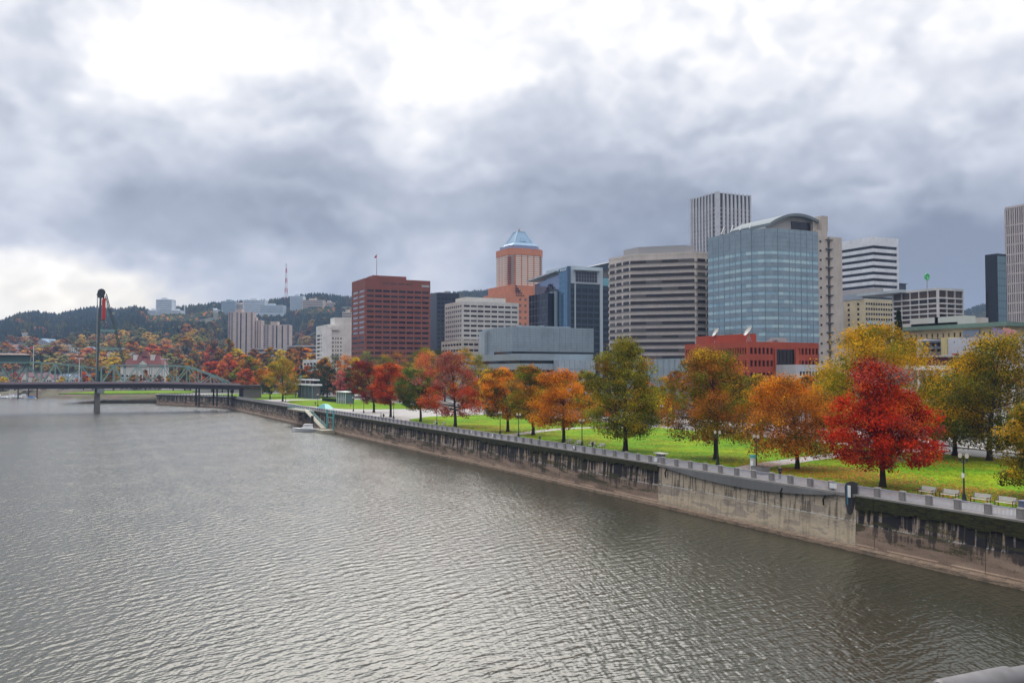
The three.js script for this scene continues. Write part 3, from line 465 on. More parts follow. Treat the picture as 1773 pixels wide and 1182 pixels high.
{ // low blue grey glass complex on the river front
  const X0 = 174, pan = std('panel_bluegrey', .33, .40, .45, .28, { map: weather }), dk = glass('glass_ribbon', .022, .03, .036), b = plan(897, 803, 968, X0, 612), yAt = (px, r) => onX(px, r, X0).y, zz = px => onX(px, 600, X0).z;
  const t = thing('trade_center', 'low blue grey glass panelled complex with stepped terraces behind the park trees', 'building', [X0, GROUND, b.z1]), xR = onZ(1030, 620, b.z1).x;
  part(t, 'glazing', new MB().box(X0 + 1.5, xR - 1, GROUND, b.row(614), b.z0, b.z1 - 1.5), dk);
  for (const [r0, r1, px] of [[612, 623.5, 1027], [629, 640, 968], [645, 662, 968]]) { const xe = onZ(px, 620, b.z1).x; part(t, 'spandrel_band', new MB().box(X0, X0 + 1.5, b.row(r1), b.row(r0), b.z0, b.z1).box(X0 + 1.5, xe, b.row(r1), b.row(r0), b.z1 - 1.5, b.z1), pan); }
  const xw = onZ(968, 620, b.z1 + 5).x, xv = onZ(1031, 620, b.z1 + 5).x; part(t, 'end_wing', new MB().box(xw, xv, GROUND, onZ(1000, 623, b.z1 + 5).y, b.z1 + .02, b.z1 + 5), std('panel_pale', .42, .49, .55, .25, { map: weather })); const wj = new MB(); for (let k = 1; k < 7; k++) { const x = lerp(xw, xv, k / 7); wj.box(x - .06, x + .06, GROUND, onZ(1000, 623, b.z1 + 5).y, b.z1 + 5, b.z1 + 5.07); } for (let k = 1; k < 5; k++) { const y = lerp(GROUND, onZ(1000, 623, b.z1 + 5).y, k / 5); wj.box(xw, xv, y - .05, y + .05, b.z1 + 5, b.z1 + 5.06); } part(t, 'wing_seams', wj, std('seam', .16, .2, .23, .4));
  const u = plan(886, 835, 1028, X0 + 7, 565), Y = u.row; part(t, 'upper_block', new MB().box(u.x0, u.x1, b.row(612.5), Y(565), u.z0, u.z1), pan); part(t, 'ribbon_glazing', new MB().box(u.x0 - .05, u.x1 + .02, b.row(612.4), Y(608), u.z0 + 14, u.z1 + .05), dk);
  const seams = new MB(); for (let k = 0; k < 9; k++) { const y = Y(605 - k * 4.4); seams.box(u.x0 - .05, u.x0 + .02, y, y + .08, u.z0, u.z1).box(u.x0, u.x1, y, y + .08, u.z1 - .02, u.z1 + .05); } for (let k = 1; k < 14; k++) { const x = lerp(u.x0, u.x1, k / 14); seams.box(x, x + .08, Y(607), Y(565.5), u.z1 - .02, u.z1 + .06); } for (let k = 1; k < 12; k++) { const z = lerp(u.z0, u.z1, k / 12); seams.box(u.x0 - .06, u.x0 + .02, Y(607), Y(565.5), z, z + .08); } part(t, 'panel_seams', seams, std('seam', .16, .2, .23, .4));
  part(t, 'corner_bay', new MB().box(u.x0 - 1.6, u.x0 + 6, b.row(612.5), Y(569), onX(835, 590, u.x0).z - .4, onX(844, 590, u.x0).z), std('panel_light', .42, .48, .53, .3, { map: weather })); part(t, 'roof_screen', new MB().box(u.x0 + 8, u.x1 - 10, Y(565), Y(562), u.z1 - 26, u.z1 - 5), pan); roofKit(t, u.x0 + 2, u.x1 - 6, u.z1 - 40, u.z1, Y(565), 8, 6);
  // right hand low wing under the striped tower
  const w = thing('low_building', 'low pale blue glass wing below the striped beige office', 'building', [X0, GROUND, zz(1190)]);
  part(w, 'wall', new MB().box(X0 - 1, X0 + 40, GROUND, yAt(1120, 622), zz(1062), zz(1193)), std('panel_wing', .30, .37, .43, .25, { map: weather })); const ws = new MB(); for (let k = 0; k < 14; k++) { const z = lerp(zz(1062), zz(1193), (k + .05) / 14); ws.box(X0 - 1.08, X0 - .98, GROUND, yAt(1120, 622.5), z, z + .14); } for (let k = 1; k < 5; k++) ws.box(X0 - 1.09, X0 - .98, GROUND + k * 3, GROUND + k * 3 + .12, zz(1062), zz(1193)); part(w, 'panel_seams', ws, std('seam', .16, .2, .23, .4));
}
{ // blue glass and dark office with sloped glass wing
  const X0 = 262, b = plan(984, 930, 1042, X0, 466), pale = std('panel_silver', .40, .46, .50, .3), t = thing('office_tower', 'blue glass and dark panelled office tower with a pale frame and a slanted canopy', 'building', [X0, GROUND, b.z1]);
  const blue = glass('glass_blue', .16, .30, .44, .05, .65), dk = glass('glass_night', .014, .02, .03), navy = std('panel_navy', .035, .055, .075, .25), X = px => onZ(px, 520, b.z1).x, Y = r => b.row(r), z = px => onX(px, 520, X0).z;
  const rows = floorsDown(Y(498), (Y(498) - Y(592)) / 8.7, 2.5, 14);
  // north face: pale frame, navy panel with windows
  block({ thing: t, x0: X0 + 1, x1: X(1040), z0: b.z0, z1: b.z1, y1: Y(490), mat: navy, recess: .3, parapet: 0, seed: 8, N: { cols: [[X(987.5) - X0 - 1, X(994) - X0 - 1], ...even(4, X(996.5) - X0 - 1, X(1038) - X0 - 1, .8)], rows, glass: () => dk } });
  part(t, 'frame_top', new MB().box(X0 + 1, X(1043), Y(490), Y(460), b.z1 - 30, b.z1 + .6), pale); part(t, 'frame_post', new MB().box(X(984) + .01, X(987.2), GROUND, Y(490), b.z1, b.z1 + .6).box(X(994.2), X(996.2), GROUND, Y(490), b.z1, b.z1 + .6).box(X(1038.2), X(1043), GROUND, Y(490), b.z1 - 2, b.z1 + .6), pale);
  part(t, 'top_window', new MB().box(X(996), X(1033), Y(487), Y(469), b.z1 + .6, b.z1 + .75), glass('glass_plumtop', .05, .045, .06)); const mm = new MB(); for (let k = 1; k < 8; k++) { const x = lerp(X(996), X(1033), k / 8); mm.box(x - .1, x + .1, Y(487), Y(469), b.z1 + .75, b.z1 + .9); } for (let k = 1; k < 3; k++) { const y = lerp(Y(487), Y(469), k / 3); mm.box(X(996), X(1033), y - .08, y + .08, b.z1 + .74, b.z1 + .86); } part(t, 'mullions', mm, std('mullion_grey', .25, .27, .3, .5)); part(t, 'sun_shade', new MB().box(X(992), X(1037), Y(467.6), Y(466.4), b.z1 + .6, b.z1 + 3.4), pale);
  // east face: blue glass pane, dark lower wing, sail canopy
  part(t, 'blue_glass_tower', new MB().box(X0 - .5, X0 + 1, GROUND, Y(463), z(969), b.z1), blue); part(t, 'corner_fin', new MB().box(X0 - 1, X0 + 1, GROUND, Y(461), b.z1, b.z1 + 1.2), std('fin_blue', .05, .1, .17, .3));
  const sm = new MB(); for (let k = 0; k < 24; k++) { const y = lerp(GROUND, Y(464), (k + .5) / 24); sm.box(X0 - .58, X0 - .5, y, y + .12, z(968.6), b.z1 - .02); } for (const px of [972.5, 976, 980]) sm.box(X0 - .58, X0 - .5, GROUND, Y(463.5), z(px), z(px) + .12); part(t, 'glass_joints', sm, std('joint_blue', .07, .13, .19, .4));
  const zs = z(969) - .02, ze = z(926), top = (zq) => Y(472) - (zs - zq) * .10; part(t, 'glass_wing', new MB().hex([[X0, GROUND, zs], [X0 + 20, GROUND, zs], [X0 + 20, GROUND, ze], [X0, GROUND, ze]], [[X0, top(zs), zs], [X0 + 20, top(zs), zs], [X0 + 20, top(ze), ze], [X0, top(ze), ze]]), glass('glass_lilac', .30, .36, .50, .06, .6));
  part(t, 'sail_canopy', new MB().hex([[X0 - 3, top(zs) + 1.6, zs], [X0 + 20, top(zs) + 1.6, zs], [X0 + 20, top(ze) + 2.2, ze - 6], [X0 - 3, top(ze) + 2.2, ze - 6]], [[X0 - 3, top(zs) + 2.4, zs], [X0 + 20, top(zs) + 2.4, zs], [X0 + 20, top(ze) + 2.8, ze - 6], [X0 - 3, top(ze) + 2.8, ze - 6]]), pale);
  const XB = X0 - 6, zb = px => onX(px, 560, XB).z, yb = (px, r) => onX(px, r, XB).y; part(t, 'dark_wing', new MB().box(XB, X0 - .6, GROUND, yb(940, 508), zb(916), zb(948)), dk); const gr = new MB(); for (let k = 1; k < 5; k++) { const y = yb(940, 508 + k * 12.5); gr.box(XB - .1, XB, y, y + .25, zb(916), zb(948)); } for (let k = 0; k <= 6; k++) { const zq = lerp(zb(916), zb(948), k / 6); gr.box(XB - .12, XB, GROUND, yb(940, 508), zq - .1, zq + .1); } part(t, 'glazing_bars', gr, std('bar_slate', .13, .15, .2, .4));
  part(t, 'stepped_window', new MB().box(X0 - 1.2, X0 - .6, Y(503), Y(497), z(946), z(965)).box(X0 - 1.2, X0 - .6, Y(497), Y(491), z(949), z(958.5)).box(X0 - 1.2, X0 - .6, Y(491), Y(486), z(951.5), z(955.5)), dk);
  part(t, 'round_shaft', new MB().tube([[X0 - 1.4, GROUND, z(966.5)], [X0 - 1.4, Y(501), z(966.5)]], [1.2, 1.2], 14), std('shaft_grey', .2, .25, .29, .25)); part(t, 'pale_pier', new MB().box(X0 - 2.6, X0 - .6, GROUND, Y(502), z(951.5), z(963)), std('pier_blue', .33, .45, .56, .2));
  // letters on the fin are too small to read: short raised bars
  const lt = new MB(); for (let k = 0; k < 4; k++) { const x = X(972) + k * 2.2; lt.box(X0 - .75, X0 - .55, Y(467.4), Y(464.6), z(972 + k * 2.7), z(973.4 + k * 2.7)); } part(t, 'sign_marks', lt, std('letters_white', .75, .76, .78, .6));
  const dshop = plan(1042, 1040, 1056, 258, 463), t2 = block({ name: 'office_tower', label: 'narrow dark tower with sloping roof squeezed behind the striped beige office', x0: X(1043.2) + 1, x1: X(1043) + 44, z0: b.z1 - 50, z1: b.z1 - 8, y1: Y(474), mat: navy, recess: .25, parapet: 0, N: { cols: even(2, .5, 20, .86), rows: floorsDown(Y(496), 3.9, 2.1, 24), glass: () => dk } });
  const xa = X(1043.2) + 1; part(t2, 'sloping_roof', new MB().hex([[xa - 9, Y(459.5), b.z1 - 8], [xa + 32, Y(460) - .4, b.z1 - 8], [xa + 32, Y(460) - .4, b.z1 - 50], [xa - 9, Y(459.5), b.z1 - 50]], [[xa - 9, Y(459), b.z1 - 8], [xa + 32, Y(430), b.z1 - 8], [xa + 32, Y(430), b.z1 - 50], [xa - 9, Y(459), b.z1 - 50]]), navy); part(t2, 'teal_window', new MB().box(xa, xa + 9, Y(489), Y(475), b.z1 - 7.99, b.z1 - 7.85), glass('glass_teal', .2, .42, .45, .1, .4));
}
{ // beige striped office with a cut corner
  const X0 = 250, mat = wallMat('striped_beige', .53, .465, .42), P = [onX(1055, 560, X0), onX(1090, 560, X0)], A = P[0], B = P[1]; // east face A..B, chamfer B..C, north face C..D
  const dC = V3(1, 0, 1).normalize(), rc = ray(1206, 560), den = dC.x * rc.z - dC.z * rc.x, s = (rc.x * B.z - rc.z * B.x) / den, C = B.clone().addScaledVector(dC, s), D = onZ(1232, 560, C.z), yA = r => onX(1090, r, X0).y;
  const top = yA(444), t = thing('office_tower', 'beige office tower banded with long dark ribbon windows and a cut corner', 'building', [X0, GROUND, B.z]), ring = [[A.x, A.z], [B.x, B.z], [C.x, C.z], [D.x, D.z], [D.x, A.z]], inset = q => { const c = [(A.x + D.x) / 2, (A.z + C.z) / 2]; return ring.map(([x, z]) => [c[0] + (x - c[0]) * (1 - q), c[1] + (z - c[1]) * (1 - q)]); };
  part(t, 'core', new MB().prism(inset(.022), GROUND, top - .5), std('core_dark', .03, .028, .03, .5));
  const y0 = yA(452), st = (yA(452) - yA(610)) / 13.5, n = 17; const bands = new MB(); bands.prism(ring, y0, top); for (let k = 0; k < n; k++) { const yb = y0 - k * st; part(t, 'spandrel_band', new MB().prism(ring, Math.max(GROUND, yb - st), yb - st * .42), mat); if (yb - st < GROUND) break; } part(t, 'top_band', bands, mat);
  part(t, 'roof_lip', new MB().prism(inset(-.006), top, top + 1.1), mat); part(t, 'penthouse', new MB().prism(inset(.3), top, top + 5), std('pent_grey', .3, .3, .31, .8));
  const r = rng(5), seg = (p, q, list, name) => { const L = p.distanceTo(q), d = q.clone().sub(p).normalize(), ang = Math.atan2(-d.z, d.x), nx = d.z, nz = -d.x; for (let k = 0; k < 16; k++) { const y = y0 - (k + .21) * st; if (y < GROUND + 2) break; let u = 0; for (const [a, b, glassy] of list) { const m = (a + b) / 2 * L, pos = p.clone().addScaledVector(d, m); if (glassy) { const w = place(t, 'window', boxGeo((b - a) * L, st * .42, .2), r() < .6 ? GL[2] : r() < .5 ? GL[1] : GL[3], pos.x + nx * .45 * -1, y, pos.z + nz * .45 * -1); w.rotation.y = ang; } else { const w = place(t, 'pier', boxGeo((b - a) * L, st * .42, .45), mat, pos.x - nx * .23, y, pos.z - nz * .23); w.rotation.y = ang; } } } };
  const e3 = []; for (let k = 0; k < 3; k++) { e3.push([k / 3, k / 3 + .08, 0], [k / 3 + .08, (k + 1) / 3, 1]); } seg(A, B, e3); seg(B, C, [[0, .02, 0], ...[0, 1, 2, 3].map(k => [.02 + k * .24, .02 + (k + 1) * .24 - .004, 1]), [.98, 1, 0]]); seg(C, D, [[0, .06, 0], [.06, .58, 1], [.58, .68, 0], [.68, 1, 1]]);
}
{ // tall white ribbed tower behind
  const X0 = 520, b = plan(1241, 1195, 1301, X0, 331), white = wallMat('marble_white', .50, .51, .53), t = thing('office_tower', 'tallest dark tower ribbed with white vertical piers behind the curved glass office', 'building', [X0, GROUND, b.z1]);
  part(t, 'core', new MB().box(b.x0 + .8, b.x1 - .8, GROUND, b.h - 1, b.z0, b.z1 - .8), std('core_bronze', .045, .035, .035, .25)); part(t, 'corner_pier', new MB().box(b.x0, b.x0 + 4, GROUND, b.h, b.z1 - 3, b.z1), white); part(t, 'corner_pier', new MB().box(b.x0, b.x0 + 2, GROUND, b.h, b.z0 - .5, b.z0 + 2), white); part(t, 'corner_pier', new MB().box(b.x1 - 1.5, b.x1, GROUND, b.h, b.z1 - 3, b.z1), white);
  const n = 8, topd = 9; for (let k = 1; k < n; k++) { const x = lerp(b.x0 + 4, b.x1, k / n) - .2, z = lerp(b.z1 - 3, b.z0, k / n); const hx = (b.x1 - b.x0) / n * .25, hz = (b.z1 - b.z0) / n * .25; part(t, 'pier', new MB().box(x - hx, x + hx, GROUND, b.h - 12, b.z1 - .8, b.z1).hex([[x - hx, b.h - 12, b.z1], [x + hx, b.h - 12, b.z1], [x + hx, b.h - 12, b.z1 - .8], [x - hx, b.h - 12, b.z1 - .8]], [[x - .8, b.h, b.z1], [x + .8, b.h, b.z1], [x + .8, b.h, b.z1 - .8], [x - .8, b.h, b.z1 - .8]]), white); part(t, 'pier', new MB().box(b.x0, b.x0 + .8, GROUND, b.h - 12, z - hz, z + hz).hex([[b.x0, b.h - 12, z + hz], [b.x0 + .8, b.h - 12, z + hz], [b.x0 + .8, b.h - 12, z - hz], [b.x0, b.h - 12, z - hz]], [[b.x0, b.h, z + .8], [b.x0 + .8, b.h, z + .8], [b.x0 + .8, b.h, z - .8], [b.x0, b.h, z - .8]]), white); }
  const sp = new MB(); for (let y = b.h - 14; y > GROUND + 60; y -= 3.9) { sp.box(b.x0 + 4, b.x1 - 1.5, y - 1.3, y, b.z1 - .82, b.z1 - .6).box(b.x0 + .6, b.x0 + .82, y - 1.3, y, b.z0 + 2, b.z1 - 3); } part(t, 'spandrels', sp, std('spandrel_rose', .26, .2, .19, .5)).userData.kind = 'stuff';
}
{ // curved glass office with arched roof and concrete service tower
  const X0 = 270, zc = onX(1318, 500, X0).z, yA = r => onX(1318, r, X0).y, zF = onX(1226, 500, X0).z, xR = onZ(1418, 500, zc).x, R = 13, t = thing('office_tower', 'blue green glass office with a rounded corner, teal window bands and an arched grey roof', 'building', [X0, GROUND, zc]);
  const outline = (o, R2 = R) => { const p = [[X0 - o, zF]]; const n = 14; for (let k = 0; k <= n; k++) { const a = k / n * Math.PI / 2; p.push([X0 + R2 - (R2 + o) * Math.cos(a), zc - R2 + (R2 + o) * Math.sin(a)]); } p.push([xR, zc + o]); return p; }, closed = o => [...outline(o), [xR, zF]];
  const gp = std('panel_steel', .33, .41, .46, .18, { map: weather, metalness: .25 }), gb = [glass('band_teal', .44, .61, .64, .08, .5), glass('band_mint', .54, .70, .69, .1, .45), glass('band_deep', .35, .50, .55, .06, .5)], yTop = yA(392), wing = yA(424);
  part(t, 'core', new MB().prism(closed(-.5), GROUND, yTop - .4), std('core_grey', .12, .15, .17, .4));
  const y1 = yA(431), st = (yA(431) - yA(560)) / 9; const top = new MB().prism(closed(0), y1, yTop); part(t, 'top_band', top, gp);
  const panes = outline(-.12), cut = []; // subdivide the outline into panes
  { const zs = zc - R, N1 = 4; for (let k = 0; k < N1; k++) cut.push([[X0 - .0 + .12, lerp(zF, zs, k / N1)], [X0 + .12, lerp(zF, zs, (k + 1) / N1) - .14]]); for (let k = 1; k < 15; k += 2) cut.push([panes[k], panes[k + 2] ?? panes[k + 1]]); const xs = X0 + R; for (let k = 0; k < 4; k++) cut.push([[lerp(xs, xR, k / 4) + .1, zc - .12], [lerp(xs, xR, (k + 1) / 4) - .04, zc - .12]]); }
  const r = rng(77), ptsBand = outline(0); for (let k = 0; k < 16; k++) { const yb = y1 - k * st; if (yb - st < GROUND) break; part(t, 'spandrel_band', new MB().prism(closed(0), yb - st, yb - st * .42), gp);
    for (const [a, c] of cut) { const q = new MB(), y0 = yb - st * .42 + .02, y2 = yb - .02; q.quad([a[0], y0, a[1]], [c[0], y0, c[1]], [c[0], y2, c[1]], [a[0], y2, a[1]]); const dx = c[0] - a[0], dz = c[1] - a[1], l = Math.hypot(dx, dz), nx = dz / l * .1, nz = -dx / l * .1; part(t, 'window', new MB().prism([a, c, [c[0] + nx, c[1] + nz], [a[0] + nx, a[1] + nz]], y0, y2), gb[r() < .5 ? 0 : r() < .6 ? 1 : 2]); } }
  const seams = new MB(); for (let k = 1; k < outline(0).length - 1; k += 4) { const p = outline(.04)[k]; seams.box(p[0] - .07, p[0] + .07, GROUND, yTop, p[1] - .07, p[1] + .07); } for (let k = 1; k < 6; k++) { const z = lerp(zF, zc - R, k / 6); seams.box(X0 - .05, X0 + .02, GROUND, yTop, z - .06, z + .06); const x = lerp(X0 + R, xR, k / 6); seams.box(x - .06, x + .06, GROUND, yTop, zc - .02, zc + .05); } for (let k = 1; k < 5; k++) { const y = lerp(y1, yTop, k / 5); seams.prism(closed(.05), y, y + .1, false); } part(t, 'panel_seams', seams, std('seam_steel', .13, .165, .19, .3));
  // arched roof: a shallow vault along the north face
  const av = new MB(), al = new MB(), N = 20, xa = onZ(1342, 380, zc).x, xb = onZ(1432, 380, zc).x, base = yA(392), rise = onX(1318, 371, X0).y - base + 1.5, arc = u => base + .2 + rise * Math.sin(Math.PI * clamp(.04 + u * .80)) ** .8;
  for (let k = 0; k < N; k++) { const a = k / N, c = (k + 1) / N, x1 = lerp(xa, xb, a), x2 = lerp(xa, xb, c); av.hex([[x1, arc(a), zc - 3], [x2, arc(c), zc - 3], [x2, arc(c), zF + 6], [x1, arc(a), zF + 6]], [[x1, arc(a) + 1.3, zc - 3], [x2, arc(c) + 1.3, zc - 3], [x2, arc(c) + 1.3, zF + 6], [x1, arc(a) + 1.3, zF + 6]]); if (c < .97) al.hex([[x1, base, zc - 6], [x2, base, zc - 6], [x2, base, zF + 8], [x1, base, zF + 8]], [[x1, arc(a) - .05, zc - 6], [x2, arc(c) - .05, zc - 6], [x2, arc(c) - .05, zF + 8], [x1, arc(a) - .05, zF + 8]]); }
  part(t, 'arched_roof', av, std('vault_grey', .15, .18, .20, .75)); part(t, 'attic', al, wallMat('attic_tan', .42, .38, .35)); part(t, 'attic_window', new MB().box(onZ(1370, 380, zc - 6).x, onZ(1410, 380, zc - 6).x, base + 1.5, base + 5, zc - 5.99, zc - 5.8), GL[1]);
  const strutM = std('strut', .26, .27, .27, .7); for (let k = 0; k < 4; k++) { const z = lerp(zc - 6, zF + 10, k / 3.2); part(t, 'roof_strut', new MB().bar([X0 - 1, base, z], [X0 + 9, base + 5 + k * .2, z - 10], .35), strutM); }
  // service tower
  const s = thing('service_tower', 'beige concrete service tower with a dark vertical slot behind the curved glass office', 'building', [xR, GROUND, zc - 1]), tan = wallMat('service_tan', .47, .41, .36), xs0 = xR + .05, xs1 = onZ(1434, 480, zc - 1).x, xs2 = onZ(1438.5, 480, zc - 1).x, xs3 = onZ(1459, 480, zc - 1).x;
  part(s, 'wall', new MB().box(xs0, xs1, GROUND, yA(388), zc - 26, zc - 1), tan); part(s, 'wall', new MB().box(xs2, xs3, GROUND, yA(398), zc - 26, zc - 1), tan); part(s, 'slot', new MB().box(xs1, xs2, GROUND, yA(400), zc - 24, zc - 2.4), std('slot_teal', .03, .055, .07, .3));
  for (let y = yA(404); y > GROUND + 8; y -= 4.25) { place(s, 'slot_landing', boxGeo(xs2 - xs1 + 2.4, .45, 1.2), std('landing', .09, .10, .11, .6), (xs1 + xs2) / 2, y, zc - .9); place(s, 'window', boxGeo(1.1, .9, .2), GL[0], lerp(xs0, xs1, .35), y - 1, zc - 1); }
  part(s, 'pylon', new MB().box(onZ(1424, 380, zc - 1).x, onZ(1434, 380, zc - 1).x, yA(388), yA(361), zc - 12, zc - 1), tan); part(s, 'pylon_fin', new MB().box(onZ(1417, 380, zc - 1).x, onZ(1424, 380, zc - 1).x, yA(388), yA(368), zc - 10, zc - 4), tan); part(s, 'beak_canopy', new MB().hex([[onZ(1434, 370, zc).x, yA(374), zc - 2], [onZ(1445, 370, zc).x, yA(370.5), zc - 4], [onZ(1445, 370, zc).x, yA(370.5), zc - 6], [onZ(1434, 370, zc).x, yA(374), zc - 10]], [[onZ(1434, 370, zc).x, yA(366), zc - 2], [onZ(1445, 370, zc).x, yA(369), zc - 4], [onZ(1445, 370, zc).x, yA(369), zc - 6], [onZ(1434, 370, zc).x, yA(366), zc - 10]]), std('beak', .06, .07, .08, .4));
}
{ // red brick building by the street
  const X0 = 176, b = plan(1296, 1186, 1418, X0, 591), brick = wallMat('red_brick', .33, .058, .030), rows = [[612.5, 601.5], [634, 623.5], [655, 645]].map(([a, c]) => [b.row(a), b.row(c)]), N = b.n, E = b.e;
  const t = block({ name: 'brick_building', label: 'low bright red brick building with a dark glass entrance and two satellite dishes', ...b, y1: b.h - .6, mat: brick, seed: 14, parapet: .6, recess: .5,
    N: { cols: [...even(6, N(1298), N(1340), .62), ...even(6, N(1381), N(1418), .62)], rows, glass: r => glass('glass_entry', .02, .016, .018) }, E: { cols: [...even(12, E(1293), E(1243), .6), ...even(8, E(1219), E(1187), .6)], rows, glass: r => glass('glass_entry', .02, .016, .018) } });
  const x = px => onZ(px, 600, b.z1).x, glz = part(t, 'entrance_glass', new MB().box(x(1343), x(1374), GROUND, b.row(604), b.z1, b.z1 + .25), glass('glass_entry', .02, .016, .018)); const mu = new MB(); for (let k = 0; k <= 5; k++) { const q = lerp(x(1343), x(1374), k / 5); mu.box(q - .07, q + .07, GROUND, b.row(604), b.z1 + .25, b.z1 + .4); } for (let k = 1; k < 5; k++) mu.box(x(1343), x(1374), GROUND + k * 4, GROUND + k * 4 + .15, b.z1 + .25, b.z1 + .38); part(t, 'entrance_bars', mu, std('bar_dark', .03, .022, .02, .5)); part(t, 'entrance_pier', new MB().box(x(1374) + .02, x(1380), GROUND, b.row(603), b.z1, b.z1 + 1.1).box(x(1340.5), x(1343) - .02, GROUND, b.row(603), b.z1, b.z1 + .5), brick);
  part(t, 'penthouse', new MB().box(onX(1264, 580, X0 + 6).x + 4, x(1330), b.h, b.row(574.5), b.z1 - 34, b.z1 - 8), brick); roofKit(t, b.x0 + 10, b.x1 - 2, b.z0 + 20, b.z1 - 2, b.h - .6, 19, 6);
  const dish = (label, px, row, X, r) => { const p = onX(px, row, X), d = thing('satellite_dish', label, 'satellite dish', [p.x, b.h - .6, p.z], 'roof dishes'), yy = p.y, wm = std('dish_pale', .5, .49, .46, .5, { side: THREE.DoubleSide }), ax = RGT.clone().multiplyScalar(-.78).add(V3(0, .55, 0)).addScaledVector(FWD, -.12).normalize(), m = new MB(), sd = ax.clone().cross(V3(0, 1, 0)).normalize(), up = sd.clone().cross(ax), ring = (k, n, j) => { const a = j / 18 * 6.2832, rr = r * k / n, dep = .28 * r * (k / n) ** 2; return p.clone().addScaledVector(sd, Math.cos(a) * rr).addScaledVector(up, Math.sin(a) * rr).addScaledVector(ax, dep).toArray(); };
    for (let k = 0; k < 5; k++) for (let j = 0; j < 18; j++) m.quad(ring(k, 5, j), ring(k, 5, j + 1), ring(k + 1, 5, j + 1), ring(k + 1, 5, j)); part(d, 'reflector', m, wm); const f = p.clone().addScaledVector(ax, r * .95); part(d, 'feed_arm', new MB().tube([p.clone().addScaledVector(up, -r).addScaledVector(ax, .28 * r).toArray(), f.toArray()], [.06, .06], 6).tube([p.clone().addScaledVector(up, r).addScaledVector(ax, .28 * r).toArray(), f.toArray()], [.06, .06], 6).box(f.x - .15, f.x + .15, f.y - .15, f.y + .15, f.z - .15, f.z + .15), std('dish_grey', .3, .3, .3, .6)); part(d, 'mast', new MB().tube([[p.x, b.h - .7, p.z], [p.x, yy, p.z]], [.18, .16], 8).bar([p.x - 1.2, b.h - .55, p.z], [p.x, yy - .5, p.z], .12).bar([p.x + 1.2, b.h - .55, p.z], [p.x, yy - .5, p.z], .12), std('dish_grey', .3, .3, .3, .6)); };
  dish('white satellite dish on the far end of the red brick roof', 1241, 576, X0 + 8, 1.6); dish('white satellite dish beside the penthouse of the red brick building', 1297, 574, X0 + 5, 1.7);
  const g = plan(1372, 1371, 1432, 172, 634), gx = onZ(1378, 640, g.z1).x; const gt = block({ name: 'low_building', label: 'small pale grey building with a row of windows below the red brick building', x0: onZ(1380, 640, b.z1 + 9).x, x1: onZ(1436, 640, b.z1 + 9).x, z0: b.z1 + .5, z1: b.z1 + 9, y1: onZ(1400, 633.5, b.z1 + 9).y, mat: wallMat('grey_stone', .42, .43, .45), parapet: .4, N: { cols: even(8, 1, 10.5, .7), rows: [[onZ(1400, 650, b.z1 + 9).y, onZ(1400, 643, b.z1 + 9).y]] } });
  part(gt, 'canopy', new MB().box(onZ(1370, 640, b.z1 + 9).x, onZ(1436, 640, b.z1 + 9).x, onZ(1400, 656, b.z1 + 9).y, onZ(1400, 653, b.z1 + 9).y, b.z1 + 9.02, b.z1 + 11.5), wallMat('grey_stone', .42, .43, .45));
}
{ // white tower with black ribbon windows
  const b = plan(1512, 1440, 1556, 560, 411), white = wallMat('white_band', .70, .71, .73, .5), st = (b.row(426) - b.row(494)) / 6, rows = floorsDown(b.row(424.5), st, st * .46, 22);
  block({ name: 'office_tower', label: 'white office tower with continuous black window bands behind the beige service tower', ...b, y1: b.h, mat: white, recess: .9, parapet: .8, seed: 23, N: { cols: [[.1, b.x1 - b.x0 - 1.5]], rows, glass: () => GL[1], mull: 8, mullMat: std('mull_dark', .05, .05, .06, .4) }, E: { cols: [[0, b.z1 - b.z0 - 1]], rows, glass: () => GL[1] } });
}
